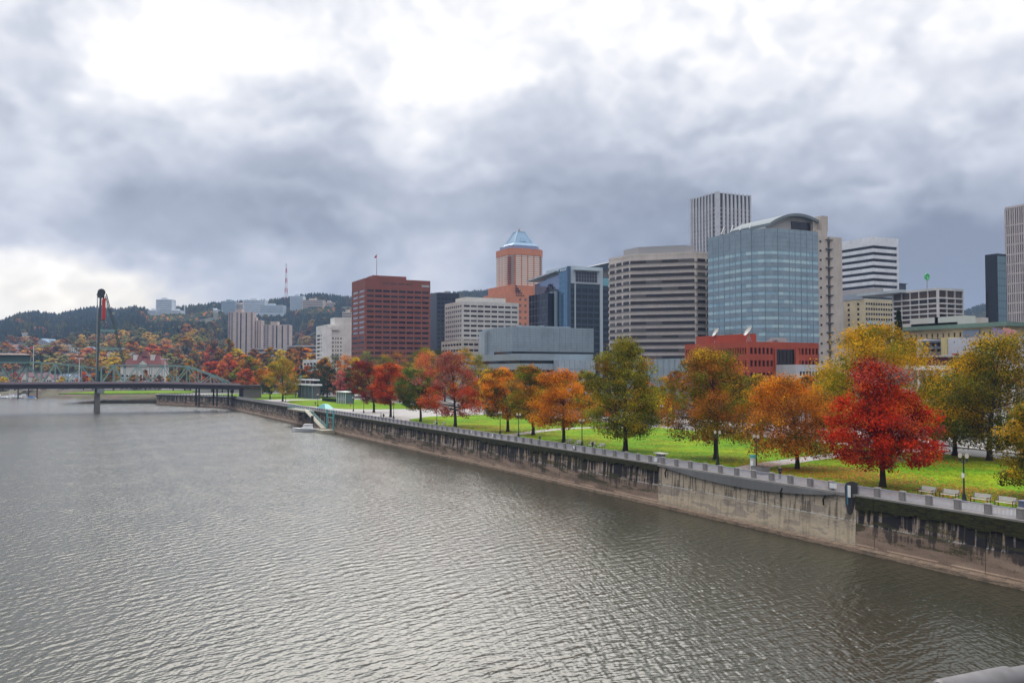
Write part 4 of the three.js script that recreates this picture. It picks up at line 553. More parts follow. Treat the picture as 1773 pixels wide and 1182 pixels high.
{ // cream municipal block with tiny square windows, tapered corner
  const b = plan(1497, 1462, 1560, 430, 518), cream = wallMat('cream_tile', .52, .44, .28), t = thing('municipal_building', 'cream square building dotted with rows of tiny dark windows', 'building', [b.x0, GROUND, b.z1]), x = px => onZ(px, 540, b.z1).x, Y = r => onZ(1530, r, b.z1).y;
  part(t, 'wall', new MB().box(b.x0, x(1563), GROUND, Y(519), b.z0, b.z1), cream); part(t, 'top_storey', new MB().box(b.x0 - .3, x(1554), Y(519), Y(509), b.z0 - 2, b.z1 - .6), std('storey_blue', .28, .33, .38, .6)); const nt = new MB(); for (let k = 0; k < 13; k++) { const q = lerp(x(1496), x(1552), k / 13); nt.box(q, q + 2, Y(517.6), Y(514.6), b.z1 - .7, b.z1 - .55); } part(t, 'top_windows', nt, GL[0]).userData.kind = 'stuff';
  const dots = new MB(); for (let i = 0; i < 7; i++) for (let j = 0; j < 15; j++) { const X = lerp(x(1498), x(1562), (j + .4) / 15), yy = Y(525 + i * 8.7); dots.box(X, X + 1.35, yy - 1.35, yy, b.z1 - .02, b.z1 + .12); if (j < 6) { const Z = b.z1 - 4 - j * 7.5; dots.box(b.x0 - .12, b.x0 + .02, yy - 1.35, yy, Z - 1.5, Z); } } part(t, 'windows', dots, GL[0]).userData.kind = 'stuff';
  for (let k = 0; k < 4; k++) { const a = x(1502 + k * 11), c = x(1507 + k * 11); part(t, 'maroon_pilaster', new MB().box(a, c, GROUND, Y(556), b.z1, b.z1 + .7), std('maroon', .22, .04, .04, .7)); part(t, 'blue_keystone', new MB().hex([[a - 1, Y(562), b.z1 + 1], [c + 1, Y(562), b.z1 + 1], [c + 1, Y(562), b.z1], [a - 1, Y(562), b.z1]], [[a + .4, Y(556), b.z1 + 1], [c - .4, Y(556), b.z1 + 1], [c - .4, Y(556), b.z1], [a + .4, Y(556), b.z1]]), std('keystone', .3, .45, .55, .7)); }
  const m = plan(1500, 1461, 1520, 405, 520), side = thing('office_building', 'dark maroon glass building wedged between the service tower and the cream block', 'building', [405, GROUND, m.z1]); part(side, 'wall', new MB().hex([[405, GROUND, b.z1 - 18], [429, GROUND, b.z1 - 18], [429, GROUND, b.z1 - 70], [405, GROUND, b.z1 - 70]], [[405, m.row(517), b.z1 - 18], [429, m.row(517), b.z1 - 18], [429, m.row(517), b.z1 - 70], [405, m.row(517), b.z1 - 70]]), std('maroon_wall', .16, .045, .05, .4)); for (let k = 0; k < 7; k++) part(side, 'window_band', new MB().box(404.8, 405, m.row(528 + k * 8.5), m.row(524.5 + k * 8.5), b.z1 - 70, b.z1 - 18).box(405, 429, m.row(528 + k * 8.5), m.row(524.5 + k * 8.5), b.z1 - 18, b.z1 - 17.8), GL[2]);
  const g = plan(1519, 1440, 1521, 470, 497); part(t, 'rear_block', new MB().box(480, onZ(1519, 500, b.z1 - 30).x, GROUND, onZ(1519, 497.5, b.z1 - 30).y, b.z1 - 60, b.z1 - 30), wallMat('rear_grey', .38, .37, .37));
}
{ // grid office with white frame and bronze windows
  const b = plan(1625, 1545, 1669, 400, 501), white = wallMat('grid_white', .56, .55, .53), rr = [[502, 514], [516.5, 523.5], [526, 532], [534.5, 540.5], [543, 549], [551.5, 557.5], [560, 566], [568.5, 574.5]], rows = rr.map(([a, c]) => [b.row(c), b.row(a)]), bronze = r => glass(r() < .75 ? 'glass_bronze' : 'glass_bronze_lit', ...(r() < .75 ? [.03, .018, .012] : [.09, .055, .03]));
  const t = block({ name: 'office_building', label: 'square office block with a white grid frame and brown windows', ...b, y1: b.h, mat: white, recess: .8, seed: 31, N: { cols: even(3, .5, b.x1 - b.x0 - .3, .93), rows, glass: bronze, mull: 5, mullMat: std('mull_bronze', .05, .03, .02, .5) }, E: { cols: even(5, 1, b.z1 - b.z0 - .5, .94), rows, glass: bronze, mull: 5, mullMat: std('mull_bronze', .05, .03, .02, .5) } });
  const x = onZ(1606, 500, b.z1 - 12).x, y0 = b.h, yT = b.row(474), s = thing('roof_sign', 'green round sign on a thin mast above the grid office', 'sign', [x, y0, b.z1 - 12]); part(s, 'mast', new MB().tube([[x, y0, b.z1 - 12], [x, yT - 1.6, b.z1 - 12]], [.3, .2], 8), std('mast_grey', .2, .22, .25, .5)); const tor = new THREE.TorusGeometry(1.45, .42, 8, 20); tor.translate(x, yT, b.z1 - 12); part(s, 'ring', tor, std('sign_green', .02, .35, .08, .5)); part(s, 'letter_bar', new MB().box(x - .25, x + .25, yT - 1.1, yT + 1.1, b.z1 - 12.2, b.z1 - 11.8), std('sign_green', .02, .35, .08, .5));
  part(t, 'penthouse', new MB().box(onZ(1560, 490, b.z1 - 20).x, onZ(1598, 490, b.z1 - 20).x, b.h, b.row(496), b.z1 - 50, b.z1 - 20), wallMat('pent_blue', .42, .47, .5));
  const d = atD(1556, 500, 800), d2 = atD(1577, 500, 800), dt = thing('office_building', 'dark flat topped building half hidden behind the grid office', 'building', [d.x, GROUND, d.z]); part(dt, 'wall', new MB().box(d.x, d2.x, GROUND, atD(1566, 491, 800).y, d.z - 40, d.z), std('far_dark', .035, .045, .06, .4)); part(dt, 'roof_slab', new MB().box(d.x - 1, d2.x + 1, atD(1566, 491, 800).y, atD(1566, 490, 800).y, d.z - 41, d.z + 1), std('far_slab', .08, .09, .11, .5));
}
{ // long tan building with green cornice
  const X0 = 250, z1 = onX(1742, 580, X0).z, z0 = onX(1565, 580, X0).z, Y = (px, r) => onX(px, r, X0).y, tan = wallMat('tan_stone', .42, .34, .20), top = Y(1650, 569), t = thing('office_building', 'long tan stone building with a green cornice and small paired windows', 'building', [X0, GROUND, z1]);
  const bm = [[0, 1]]; block({ thing: t, x0: X0, x1: X0 + 40, z0, z1, y1: top, mat: tan, parapet: 0, seed: 41, recess: .35, E: { cols: even(16, 2, z1 - z0 - 2, .28), rows: floorsDown(Y(1650, 576), 4.1, 1.9, 5), glass: r => r() < .5 ? GL[0] : GL[3] } });
  part(t, 'cornice', new MB().box(X0 - 1.1, X0 + 41, top, top + 1.3, z0 - 1, z1 + 1.1), std('cornice_green', .12, .19, .15, .6)); part(t, 'string_course', new MB().box(X0 - .4, X0, Y(1650, 585), Y(1650, 583.6), z0, z1), tan); for (let k = 0; k < 4; k++) { const a = [1597, 1612, 1645, 1655][k], w = 7; const p = onX(a, 565, X0 + 14); part(t, 'roof_unit', new MB().box(X0 + 14, X0 + 20, top, top + 3 + (k % 2) * 2, p.z - 8, p.z + 3), std('unit_cream', .5, .49, .45, .8)); }
  const bb = onX(1690, 578, X0); part(t, 'banner', new MB().box(X0 - .5, X0 - .36, Y(1690, 584), Y(1690, 571), onX(1670, 578, X0).z, onX(1698, 578, X0).z), std('banner_blue', .15, .2, .28, .6));
  for (const [px, c] of [[1722, 0], [1740, 1]]) { const p = onX(px, 580, X0 - 1.5), f = thing('street_flag', c ? 'red and white flag hanging from the tan building' : 'purple flag hanging from the tan building', 'flag', [p.x, p.y + 2, p.z]); part(f, 'staff', new MB().tube([[X0, p.y + 1, p.z], [X0 - 2.2, p.y + 2.6, p.z]], [.06, .05], 6), std('mast_grey', .2, .22, .25, .5)); const q = new MB(); for (let k = 0; k < 5; k++) { const w = j => [X0 - 2 + Math.sin(j * 1.5) * .15, p.z + j * .8]; q.quad([w(k)[0], p.y - 1 - k * .1, w(k)[1]], [w(k + 1)[0], p.y - 1.1 - k * .1, w(k + 1)[1]], [w(k + 1)[0], p.y + 2.1 - k * .2, w(k + 1)[1]], [w(k)[0], p.y + 2.3 - k * .2, w(k)[1]]); } part(f, 'cloth', q, std(c ? 'flag_stripe' : 'flag_purple', ...(c ? [.5, .22, .25] : [.22, .18, .32]), .9, { side: THREE.DoubleSide })); }
}
{ // parking structure, white wall, dark brick block and white colonnade in the front rows
  const X0 = 226, z = px => onX(px, 600, X0).z, Y = r => onX(1620, r, X0).y, pale = wallMat('pale_blue_wall', .50, .52, .57), t = thing('parking_garage', 'open parking garage with dark levels and a yellow stair strip', 'building', [X0, GROUND, z(1640)]);
  part(t, 'back_wall', new MB().box(X0 + 19, X0 + 22, GROUND, Y(590), z(1596.2), z(1632.8)), std('garage_wall', .2, .21, .23, .9)); for (let k = 0; k < 4; k++) part(t, 'pillar', new MB().box(X0 + .6, X0 + 1.4, GROUND, Y(593), lerp(z(1596), z(1633), (k + .5) / 4) - .4, lerp(z(1596), z(1633), (k + .5) / 4) + .4), std('garage_wall', .2, .21, .23, .9)); for (const r of [589, 600, 609.5, 618]) part(t, 'deck_slab', new MB().box(X0, X0 + 22, Y(r + 4), Y(r), z(1596), z(1633)), std('deck_slate', .12, .14, .18, .7)); part(t, 'end_wall', new MB().box(X0 - .5, X0 + 22, GROUND, Y(586), z(1590), z(1596)), pale); part(t, 'stair_strip', new MB().box(X0 - .7, X0 + 20, GROUND, Y(585), z(1633), z(1643)), wallMat('strip_yellow', .55, .46, .22));
  const w = thing('low_building', 'blank pale blue grey wall with a flat roof beside the parking garage', 'building', [X0, GROUND, z(1710)]); part(w, 'wall', new MB().box(X0 - .3, X0 + 18, GROUND, Y(586.5), z(1643) + .05, z(1715)), pale); part(w, 'red_sign', new MB().box(X0 - .6, X0 - .3, Y(615), Y(612.5), z(1651), z(1662)), std('sign_red', .5, .08, .06, .6));
  const bl = thing('low_building', 'reddish glazed low building left of the parking garage', 'building', [X0, GROUND, z(1590)]); part(bl, 'wall', new MB().box(X0 + .5, X0 + 20, GROUND, Y(590), z(1540), z(1589.6)), wallMat('dusty_rose', .28, .2, .18)); part(bl, 'roof', new MB().box(X0 - .5, X0 + 21, Y(590), Y(588), z(1539), z(1589.9)), std('roof_pale', .45, .44, .43, .8)); for (let k = 0; k < 9; k++) place(bl, 'window', boxGeo(.2, 6, 2.2), glass('glass_rose', .1, .05, .045), X0 + .45, Y(602), lerp(z(1562), z(1588), (k + .5) / 9));
  const X1 = 200, z1 = px => onX(px, 625, X1).z, Y1 = r => onX(1620, r, X1).y, br = thing('brick_building', 'dark red brick building with small roof vents behind the white colonnade', 'building', [X1, GROUND, z1(1655)]); part(br, 'wall', new MB().box(X1, X1 + 16, GROUND, Y1(619.5), z1(1575), z1(1650)), wallMat('oxblood', .13, .035, .035)); part(br, 'cornice', new MB().box(X1 - .4, X1 + 16.4, Y1(619.5), Y1(618.3), z1(1574.5), z1(1650.5)), std('oxblood_trim', .08, .03, .03, .8)); const r = rng(3); for (let k = 0; k < 9; k++) { const zz = lerp(z1(1586), z1(1645), (k + r() * .5) / 9); part(br, 'roof_vent', new MB().lathe(X1 + 2, zz, [[.35, Y1(618.3)], [.35, Y1(616)], [.6, Y1(616) + .05], [.45, Y1(614.8)], [.05, Y1(614.4)]], 8), std('dish_white', .72, .71, .68, .5)); }
  const X2 = 173, z2 = px => onX(px, 650, X2).z, Y2 = r => onX(1630, r, X2).y, col = thing('colonnade_building', 'white flat roofed building with square columns across the street', 'building', [X2, GROUND, z2(1700)]), wt = wallMat('white_trim', .68, .67, .64); part(col, 'roof_slab', new MB().box(X2 - 2.5, X2 + 16, Y2(641), Y2(632.5), z2(1560), z2(1765)), wt); part(col, 'back_wall', new MB().box(X2 + 1.2, X2 + 15, GROUND, Y2(641), z2(1561), z2(1764)), wallMat('beige_back', .40, .37, .34)); for (let k = 0; k <= 14; k++) { const zz = lerp(z2(1562), z2(1763), k / 14); place(col, 'column', boxGeo(.6, Y2(641) - GROUND, .6), wt, X2 - 1.6, (Y2(641) + GROUND) / 2, zz); if (k < 14) place(col, 'window', boxGeo(.2, 3.6, 2.6), GL[k % 2], X2 + 1.15, GROUND + 3.6, lerp(z2(1562), z2(1763), (k + .5) / 14)); }
}
{ // right edge: rose ribbed tower and dark glass tower
  const X0 = 620, zN = onX(1812, 357, X0).z, zF = onX(1741.5, 357, X0).z, h = onX(1760, 359, X0).y, rose = wallMat('rose_stone', .48, .415, .39), t = thing('office_tower', 'pinkish stone tower with narrow vertical windows at the right edge of the skyline', 'building', [X0, GROUND, zN]), W = zN - zF, n = 18;
  part(t, 'core', new MB().box(X0 + .6, X0 + 34, GROUND, h - 1, zF + .3, zN - .6), std('core_umber', .045, .03, .035, .2)); for (let k = 0; k <= n; k++) { const z = zF + W * k / n; part(t, 'pier', new MB().box(X0, X0 + .6, GROUND, h, z - (k % 2 ? .4 : .55), z + (k % 2 ? .4 : .55)), rose); const x = X0 + 34 * k / n; if (k) part(t, 'pier', new MB().box(x - .4, x + .4, GROUND, h, zN - .6, zN), rose); } part(t, 'top_band', new MB().box(X0 - .1, X0 + 34, h, h + 1.5, zF - .4, zN + .1), rose);
  for (let k = 1; k <= 40; k++) { const y = h - (k < 2 ? 13 : 13 + (k - 1) * 7.2); if (y < GROUND) break; part(t, 'spandrel', new MB().box(X0 + .12, X0 + .6, y, y + 1.1, zF + .3, zN - .6), rose); } part(t, 'corner_pier', new MB().box(X0 - .2, X0 + .8, GROUND, h, zF - .8, zF - .45), rose);
  const g = plan(1727, 1706, 1743, 420, 440), mt = block({ name: 'office_tower', label: 'dark mirror glass tower just left of the pinkish ribbed tower', ...g, y1: g.h, mat: std('mirror_frame', .02, .025, .03, .15), recess: .12, parapet: .4, seed: 51, N: { cols: even(5, .3, g.x1 - g.x0 - .3, .97), rows: floorsDown(g.h - .8, 3.8, 3.6, 30), glass: r => glass('mirror_teal', .2, .29, .31, .05, .5) }, E: { cols: even(5, .3, g.z1 - g.z0 - .3, .97), rows: floorsDown(g.h - .8, 3.8, 3.6, 30), glass: r => glass('mirror_black', .02, .022, .03, .05, .1) } });
  const c = plan(1700, 1672, 1712, 360, 553), cl = block({ name: 'apartment_building', label: 'small cream apartment building below the dark mirror glass tower', ...c, y1: c.h, mat: wallMat('cream_low', .5, .46, .40), seed: 13, E: { cols: even(6, 1, c.z1 - c.z0 - 1, .5), rows: floorsDown(c.h - 1.5, 3.2, 1.6, 8) } });
}

// ---------------------------------------------------------------- trees
const barkMat = std('bark', .045, .035, .03, .95, { map: speck });
const leafMat = new THREE.MeshPhysicalMaterial({ color: 0xffffff, vertexColors: true, roughness: 1, specularIntensity: .08, transmission: .4, thickness: 0, side: THREE.DoubleSide });
const PAL = { // base colours of the leaves, with weights
  red: [[.46, .030, .006, 5], [.22, .012, .005, 4], [.56, .09, .010, 3]], darkred: [[.22, .03, .018, 4], [.11, .035, .018, 3], [.34, .03, .02, 2], [.13, .08, .02, 2]], crimson: [[.42, .055, .018, 4], [.52, .11, .016, 3], [.2, .03, .015, 2], [.24, .12, .025, 1]],
  orange: [[.62, .19, .010, 5], [.66, .27, .012, 2], [.34, .10, .012, 2], [.2, .13, .015, 1]], rust: [[.40, .14, .018, 4], [.46, .19, .02, 2], [.17, .095, .02, 3], [.12, .09, .018, 2]], amber: [[.58, .32, .012, 4], [.42, .24, .012, 3], [.18, .17, .015, 2]], yellow: [[.75, .50, .012, 5], [.6, .36, .012, 2], [.45, .36, .02, 1]],
  gold: [[.58, .31, .010, 5], [.40, .26, .010, 3], [.16, .17, .010, 3]], olive: [[.24, .22, .012, 4], [.12, .14, .012, 3], [.44, .28, .012, 2], [.40, .16, .012, 1]], deepolive: [[.10, .10, .012, 4], [.055, .065, .010, 3], [.2, .15, .012, 2]], green: [[.07, .10, .016, 4], [.045, .065, .012, 3], [.14, .15, .02, 1]], dark: [[.018, .035, .016, 4], [.03, .05, .016, 2]],
  mixed: [[.08, .12, .02, 5], [.25, .26, .03, 2], [.42, .2, .02, 2]], mauve: [[.26, .13, .11, 4], [.34, .06, .04, 3], [.2, .12, .1, 3]], flame: [[.55, .12, .03, 5], [.6, .2, .04, 3], [.4, .08, .03, 2]], pink: [[.5, .1, .08, 4], [.45, .16, .1, 2]] };
function pick(pal, r) { let s = 0; for (const c of pal) s += c[3]; let v = r() * s; for (const c of pal) if ((v -= c[3]) <= 0) return c; return pal[0]; }
const PROFILE = { oval: v => Math.pow(Math.sin(Math.PI * clamp(.10 + v * .86)), .6), dome: v => Math.sqrt(clamp(1 - Math.pow(v * 1.02 - .22, 2) / (v < .2 ? .09 : .66))) || .2, broad: v => v < .14 ? .72 + .28 * Math.sin(v / .14 * Math.PI / 2) : Math.pow(clamp(1 - Math.pow((v - .14) / .88, 1.7)), .62), egg: v => Math.pow(Math.sin(Math.PI * Math.pow(clamp(.03 + .95 * v), .72)), .7), cone: v => clamp(1.02 - v) };
// crown: leaves gathered in clumps that fill an uneven envelope; trunk and limbs reach into it
function crownGeometry(o) { // o: hw half width, hd half depth, y0, y1 crown span, shape, pal [low..], leaf, n, seed, off
  const r = rng(o.seed), P = [], N = [], C = [], I = [], prof = PROFILE[o.shape], H = o.y1 - o.y0, clumps = [], nc = o.clumps ?? 120, lobes = [r() * 6.28, r() * 6.28, r() * 6.28];
  const env = (a, v) => prof(v) * (.85 + .10 * Math.sin(a * 3 + lobes[0] + v * 5) + .08 * Math.sin(a * 5 + lobes[1] - v * 8) + .07 * Math.sin(v * 15 + lobes[2] + a * 2));
  for (let k = 0; k < nc; k++) { const v = clamp((k + r()) / nc), a = r() * 6.2832, e = env(a, v), q = Math.pow(r(), .38) * (r() < .12 ? 1.05 : .95); clumps.push({ x: o.hw * e * q * Math.cos(a) + (o.off?.[0] ?? 0) * v, y: o.y0 + H * (.03 + .93 * v), z: o.hd * e * q * Math.sin(a) + (o.off?.[1] ?? 0) * v, s: (.55 + .8 * r()) * o.clump * (q < .5 ? 1.25 : 1), a, q, v, col: pick(o.pal2 && r() < (o.mixAt ? o.mixAt(v, a, r) : .35) ? o.pal2 : o.pal, r), tone: .55 + .85 * r(), bare: o.bare && r() < o.bare(v) }); }
  const weights = clumps.map(c => c.bare ? c.s * c.s * .12 : c.s * c.s), tot = weights.reduce((a, b) => a + b, 0);
  clumps.forEach((c, k) => { const n = Math.round(o.n * weights[k] / tot);
    for (let j = 0; j < n; j++) {
      const u = r() * 2 - 1, ph = r() * 6.2832, sq = Math.sqrt(1 - u * u), rad = c.s * Math.pow(r(), .45) * (r() < .08 ? 1.45 : 1), dx = sq * Math.cos(ph), dy = u, dz = sq * Math.sin(ph), x = c.x + dx * rad * 1.12, y = c.y + dy * rad * .72, z = c.z + dz * rad * 1.12; if (y < o.y0 - .6) continue;
      let nx = dx * .8 + (r() - .5) * 1.5, ny = dy * .6 + .35 + (r() - .5) * 1.4, nz = dz * .8 + (r() - .5) * 1.5; const l = Math.hypot(nx, ny, nz) || 1; nx /= l; ny /= l; nz /= l;
      let ax = ny, ay = -nx, az = .3; const d = ax * nx + ay * ny + az * nz; ax -= d * nx; ay -= d * ny; az -= d * nz; const la = Math.hypot(ax, ay, az) || 1; ax /= la; ay /= la; az /= la; const bx = ny * az - nz * ay, by = nz * ax - nx * az, bz = nx * ay - ny * ax, s = o.leaf * (.45 + 1.05 * r() * r() + .25 * r()), w = s * (.38 + .2 * r()), b0 = P.length / 3, bend = s * .18;
      P.push(x - ax * s * .5, y - ay * s * .5, z - az * s * .5, x + bx * w - nx * bend, y + by * w - ny * bend, z + bz * w - nz * bend, x + ax * s * .5, y + ay * s * .5, z + az * s * .5, x - bx * w - nx * bend, y - by * w - ny * bend, z - bz * w - nz * bend);
      const cc = r() < .22 ? pick(o.pal, r) : c.col, t = 1.1 * c.tone * (.75 + .5 * r()); for (let q = 0; q < 4; q++) { N.push(nx, ny, nz); C.push(Math.min(.8, cc[0] * t), Math.min(.7, cc[1] * t), cc[2] * t); } I.push(b0, b0 + 2, b0 + 1, b0, b0 + 3, b0 + 2);
    } });
  const g = new THREE.BufferGeometry(); g.setAttribute('position', new THREE.Float32BufferAttribute(P, 3)); g.setAttribute('normal', new THREE.Float32BufferAttribute(N, 3)); g.setAttribute('color', new THREE.Float32BufferAttribute(C, 3)); g.setIndex(I); g.userData = { clumps }; return g;
}
function treeAt(o) { // o: name,label,group, x,z (base), ground, H, hw, crown0 (height of crown bottom), ...
  const r = rng(o.seed + 5), t = thing(o.name ?? 'park_tree', o.label, 'tree', [o.x, o.ground ?? PARK, o.z], o.group), y0 = o.crown0, y1 = o.H;
  const g = crownGeometry({ hd: o.hw * (o.deep ?? .95), clump: Math.max(.5, o.hw * .165), shape: 'oval', ...o, leaf: (o.leaf ?? .34) * .72, n: (o.n ?? 9000) * 2.2, y0, y1, pal: PAL[o.pal], pal2: o.pal2 && PAL[o.pal2] }), clumps = g.userData.clumps; g.userData = {};
  const R = (o.trunk ?? Math.min(.42, .016 * o.H + .09)), lean = o.off ?? [0, 0], tm = new MB(), fork = y0 + (y1 - y0) * .12;
  tm.tube([[0, -.25, 0], [0, .15, 0], [.03, .9, .02], [.05, fork * .5, -.04], [lean[0] * .1, fork, lean[1] * .1]], [R * 2.2, R * 1.4, R * 1.08, R * .95, R * .82], 9);
  const mesh = (name, gg, m) => { const q = new THREE.Mesh(gg, m); q.name = name; t.add(q); return q; };
  mesh('trunk', tm.geom(), barkMat);
  const bm = new MB(), top = [lean[0] * .8, y0 + (y1 - y0) * .86, lean[1] * .8], S = [lean[0] * .1, fork, lean[1] * .1]; bm.tube([S, [lean[0] * .3 + .15, lerp(fork, top[1], .4), lean[1] * .3 - .1], top], [R * .78, R * .45, .035], 6);
  clumps.filter((c, k) => k % Math.max(1, Math.floor(clumps.length / (o.limbs ?? 26))) === 0).forEach(c => { const f = clamp((c.y - fork) / (top[1] - fork) * .62 - .05, 0, .8), b = [lerp(S[0], top[0], f), lerp(fork, top[1], f), lerp(S[2], top[2], f)], mid = [lerp(b[0], c.x, .5) + (r() - .5) * .4, lerp(b[1], c.y, .42) + (r() - .3) * .5, lerp(b[2], c.z, .5) + (r() - .5) * .4], rr = R * (.34 - .22 * f); bm.tube([b, mid, [c.x, c.y + c.s * .2, c.z]], [rr, rr * .62, .025], 5); if (c.bare) for (let j = 0; j < 7; j++) bm.tube([[c.x, c.y, c.z], [c.x + (r() - .5) * 2.6 * c.s, c.y + r() * 1.9 * c.s, c.z + (r() - .5) * 2.6 * c.s]], [.03, .012], 3, false); });
  mesh('branches', bm.geom(), barkMat); mesh('crown', g, leafMat); return t;
}
// pixel outline of a tree -> its place on the ground and its size
function treePx(label, [bx, by], [l, r, top, bot], pal, o = {}) {
  const p = o.X ? (() => { const q = onX(bx, by, o.X); q.y = PARK; return q; })() : onY(bx, by, PARK), D = Math.hypot(p.x, p.z), c = ray(bx, by); const depth = p.clone().sub(camera.position).dot(FWD), m = depth / F, lat = ((l + r) / 2 - bx) * m, ht = row => CAMY + (HORIZON - row) * m - PARK;
  return treeAt({ label, x: p.x, z: p.z, H: ht(top), hw: (r - l) / 2 * m * 1.42 * (o.wide ?? 1), crown0: Math.max(1.2, ht(bot)), off: [lat * RGT.x, lat * RGT.z], pal, seed: Math.round(bx * 7 + by), ...o });
}
treePx('bright scarlet maple standing alone on the lawn near the street lamp', [1529, 843], [1431, 1612, 622, 808], 'red', { wide: .9, shape: 'broad', n: 17000, leaf: .36, clumps: 190, limbs: 40, bare: v => v > .68 ? .5 : 0, pal2: 'mauve', mixAt: v => v > .7 ? .5 : .05 });
treePx('orange and rust tree beside the pale path', [1381, 812], [1287, 1440, 655, 785], 'orange', { shape: 'dome', n: 15000, leaf: .34, clumps: 170, pal2: 'rust', mixAt: (v, a) => v < .6 ? .55 : .25, limbs: 34 });
treePx('broad brownish olive tree behind a twin globe lamp', [1240, 795], [1160, 1302, 603, 765], 'rust', { shape: 'dome', n: 17000, leaf: .36, clumps: 200, pal2: 'olive', mixAt: v => .5, limbs: 36 });
treePx('tall olive green tree tinged with orange in the middle of the lawn', [1083, 781], [1019, 1142, 588, 758], 'olive', { shape: 'egg', n: 18000, leaf: .38, clumps: 210, pal2: 'deepolive', limbs: 36 });
treePx('round bright orange tree above the row of benches', [976, 766], [918, 1024, 642, 738], 'orange', { shape: 'dome', n: 13000, leaf: .36, clumps: 150, pal2: 'rust', mixAt: () => .2 });
treePx('olive tree with orange top overlapping an orange tree', [923, 753], [872, 952, 632, 728], 'olive', { n: 11000, leaf: .4, clumps: 140, pal2: 'rust', mixAt: v => v > .55 ? .6 : .12 });
treePx('orange and green tree left of the olive tree by the path', [879, 747], [826, 902, 638, 724], 'orange', { shape: 'dome', n: 11000, leaf: .4, clumps: 140, pal2: 'deepolive', mixAt: (v, a) => v < .45 ? .5 : .2 });
treePx('tall half bare mauve and red tree on the lawn', [788, 739], [733, 825, 610, 722], 'crimson', { shape: 'dome', n: 9500, leaf: .42, clumps: 140, pal2: 'mauve', mixAt: v => v > .5 ? .9 : .2, bare: v => v > .5 ? .45 : .05, limbs: 40 });
treePx('green tree with yellow and orange upper leaves by the promenade', [728, 729.5], [682, 750, 638, 708], 'green', { n: 9500, leaf: .44, clumps: 120, pal2: 'mixed', mixAt: v => v > .5 ? .9 : .1 });
treePx('compact crimson tree by the promenade', [676, 722], [640, 698, 628, 700], 'crimson', { n: 9000, leaf: .44, clumps: 120 });
treePx('dark maroon tree at the edge of the plaza', [647, 714], [596, 656, 624, 698], 'darkred', { n: 9000, leaf: .46, clumps: 120 });
treePx('rounded olive and amber tree near the plaza steps', [489, 695], [460, 514, 622, 683], 'amber', { n: 8000, leaf: .55, clumps: 110, pal2: 'olive', mixAt: () => .55 });
treePx('green and orange tree close to the bridge end', [467, 691], [436, 466, 638, 680], 'green', { n: 5000, leaf: .55, clumps: 80, pal2: 'orange', mixAt: v => v > .5 ? .7 : .15 });
treePx('small bright red tree beside the end of the bridge', [429, 688], [410, 442, 638, 678], 'flame', { n: 4500, leaf: .55, clumps: 80, pal2: 'darkred' });
treePx('large golden tree rising behind the scarlet maple', [1520, 790], [1430, 1606, 563, 740], 'gold', { X: 121, shape: 'dome', n: 18000, leaf: .40, clumps: 220, pal2: 'amber', limbs: 20 });
treePx('big olive gold tree beside the parked cars, two trunks from the corner', [1654, 789], [1634, 1752, 610, 762], 'gold', { shape: 'dome', n: 14000, leaf: .38, clumps: 170, pal2: 'deepolive', mixAt: () => .5, limbs: 20 });
treePx('big dark olive tree with yellow top on the street edge of the lawn', [1714, 797], [1650, 1830, 578, 772], 'deepolive', { shape: 'dome', n: 18000, leaf: .38, clumps: 220, pal2: 'gold', mixAt: v => v > .5 ? .75 : .2, limbs: 24 });
treePx('leafy green and amber tree reaching in beside the benches', [1822, 862], [1742, 1900, 690, 850], 'deepolive', { shape: 'dome', n: 13000, leaf: .36, clumps: 170, pal2: 'amber', mixAt: v => v > .5 ? .5 : .15, limbs: 20 });
treePx('dark green tree in the shade between the golden trees', [1618, 764], [1588, 1662, 652, 742], 'green', { X: 140.5, n: 8000, leaf: .42, clumps: 120, ground: PARK, pal2: 'dark', limbs: 12 });
treePx('second olive tree hidden behind the orange and rust tree', [1440, 775], [1400, 1470, 640, 740], 'olive', { X: 128, n: 8000, leaf: .4, clumps: 110, limbs: 12 });
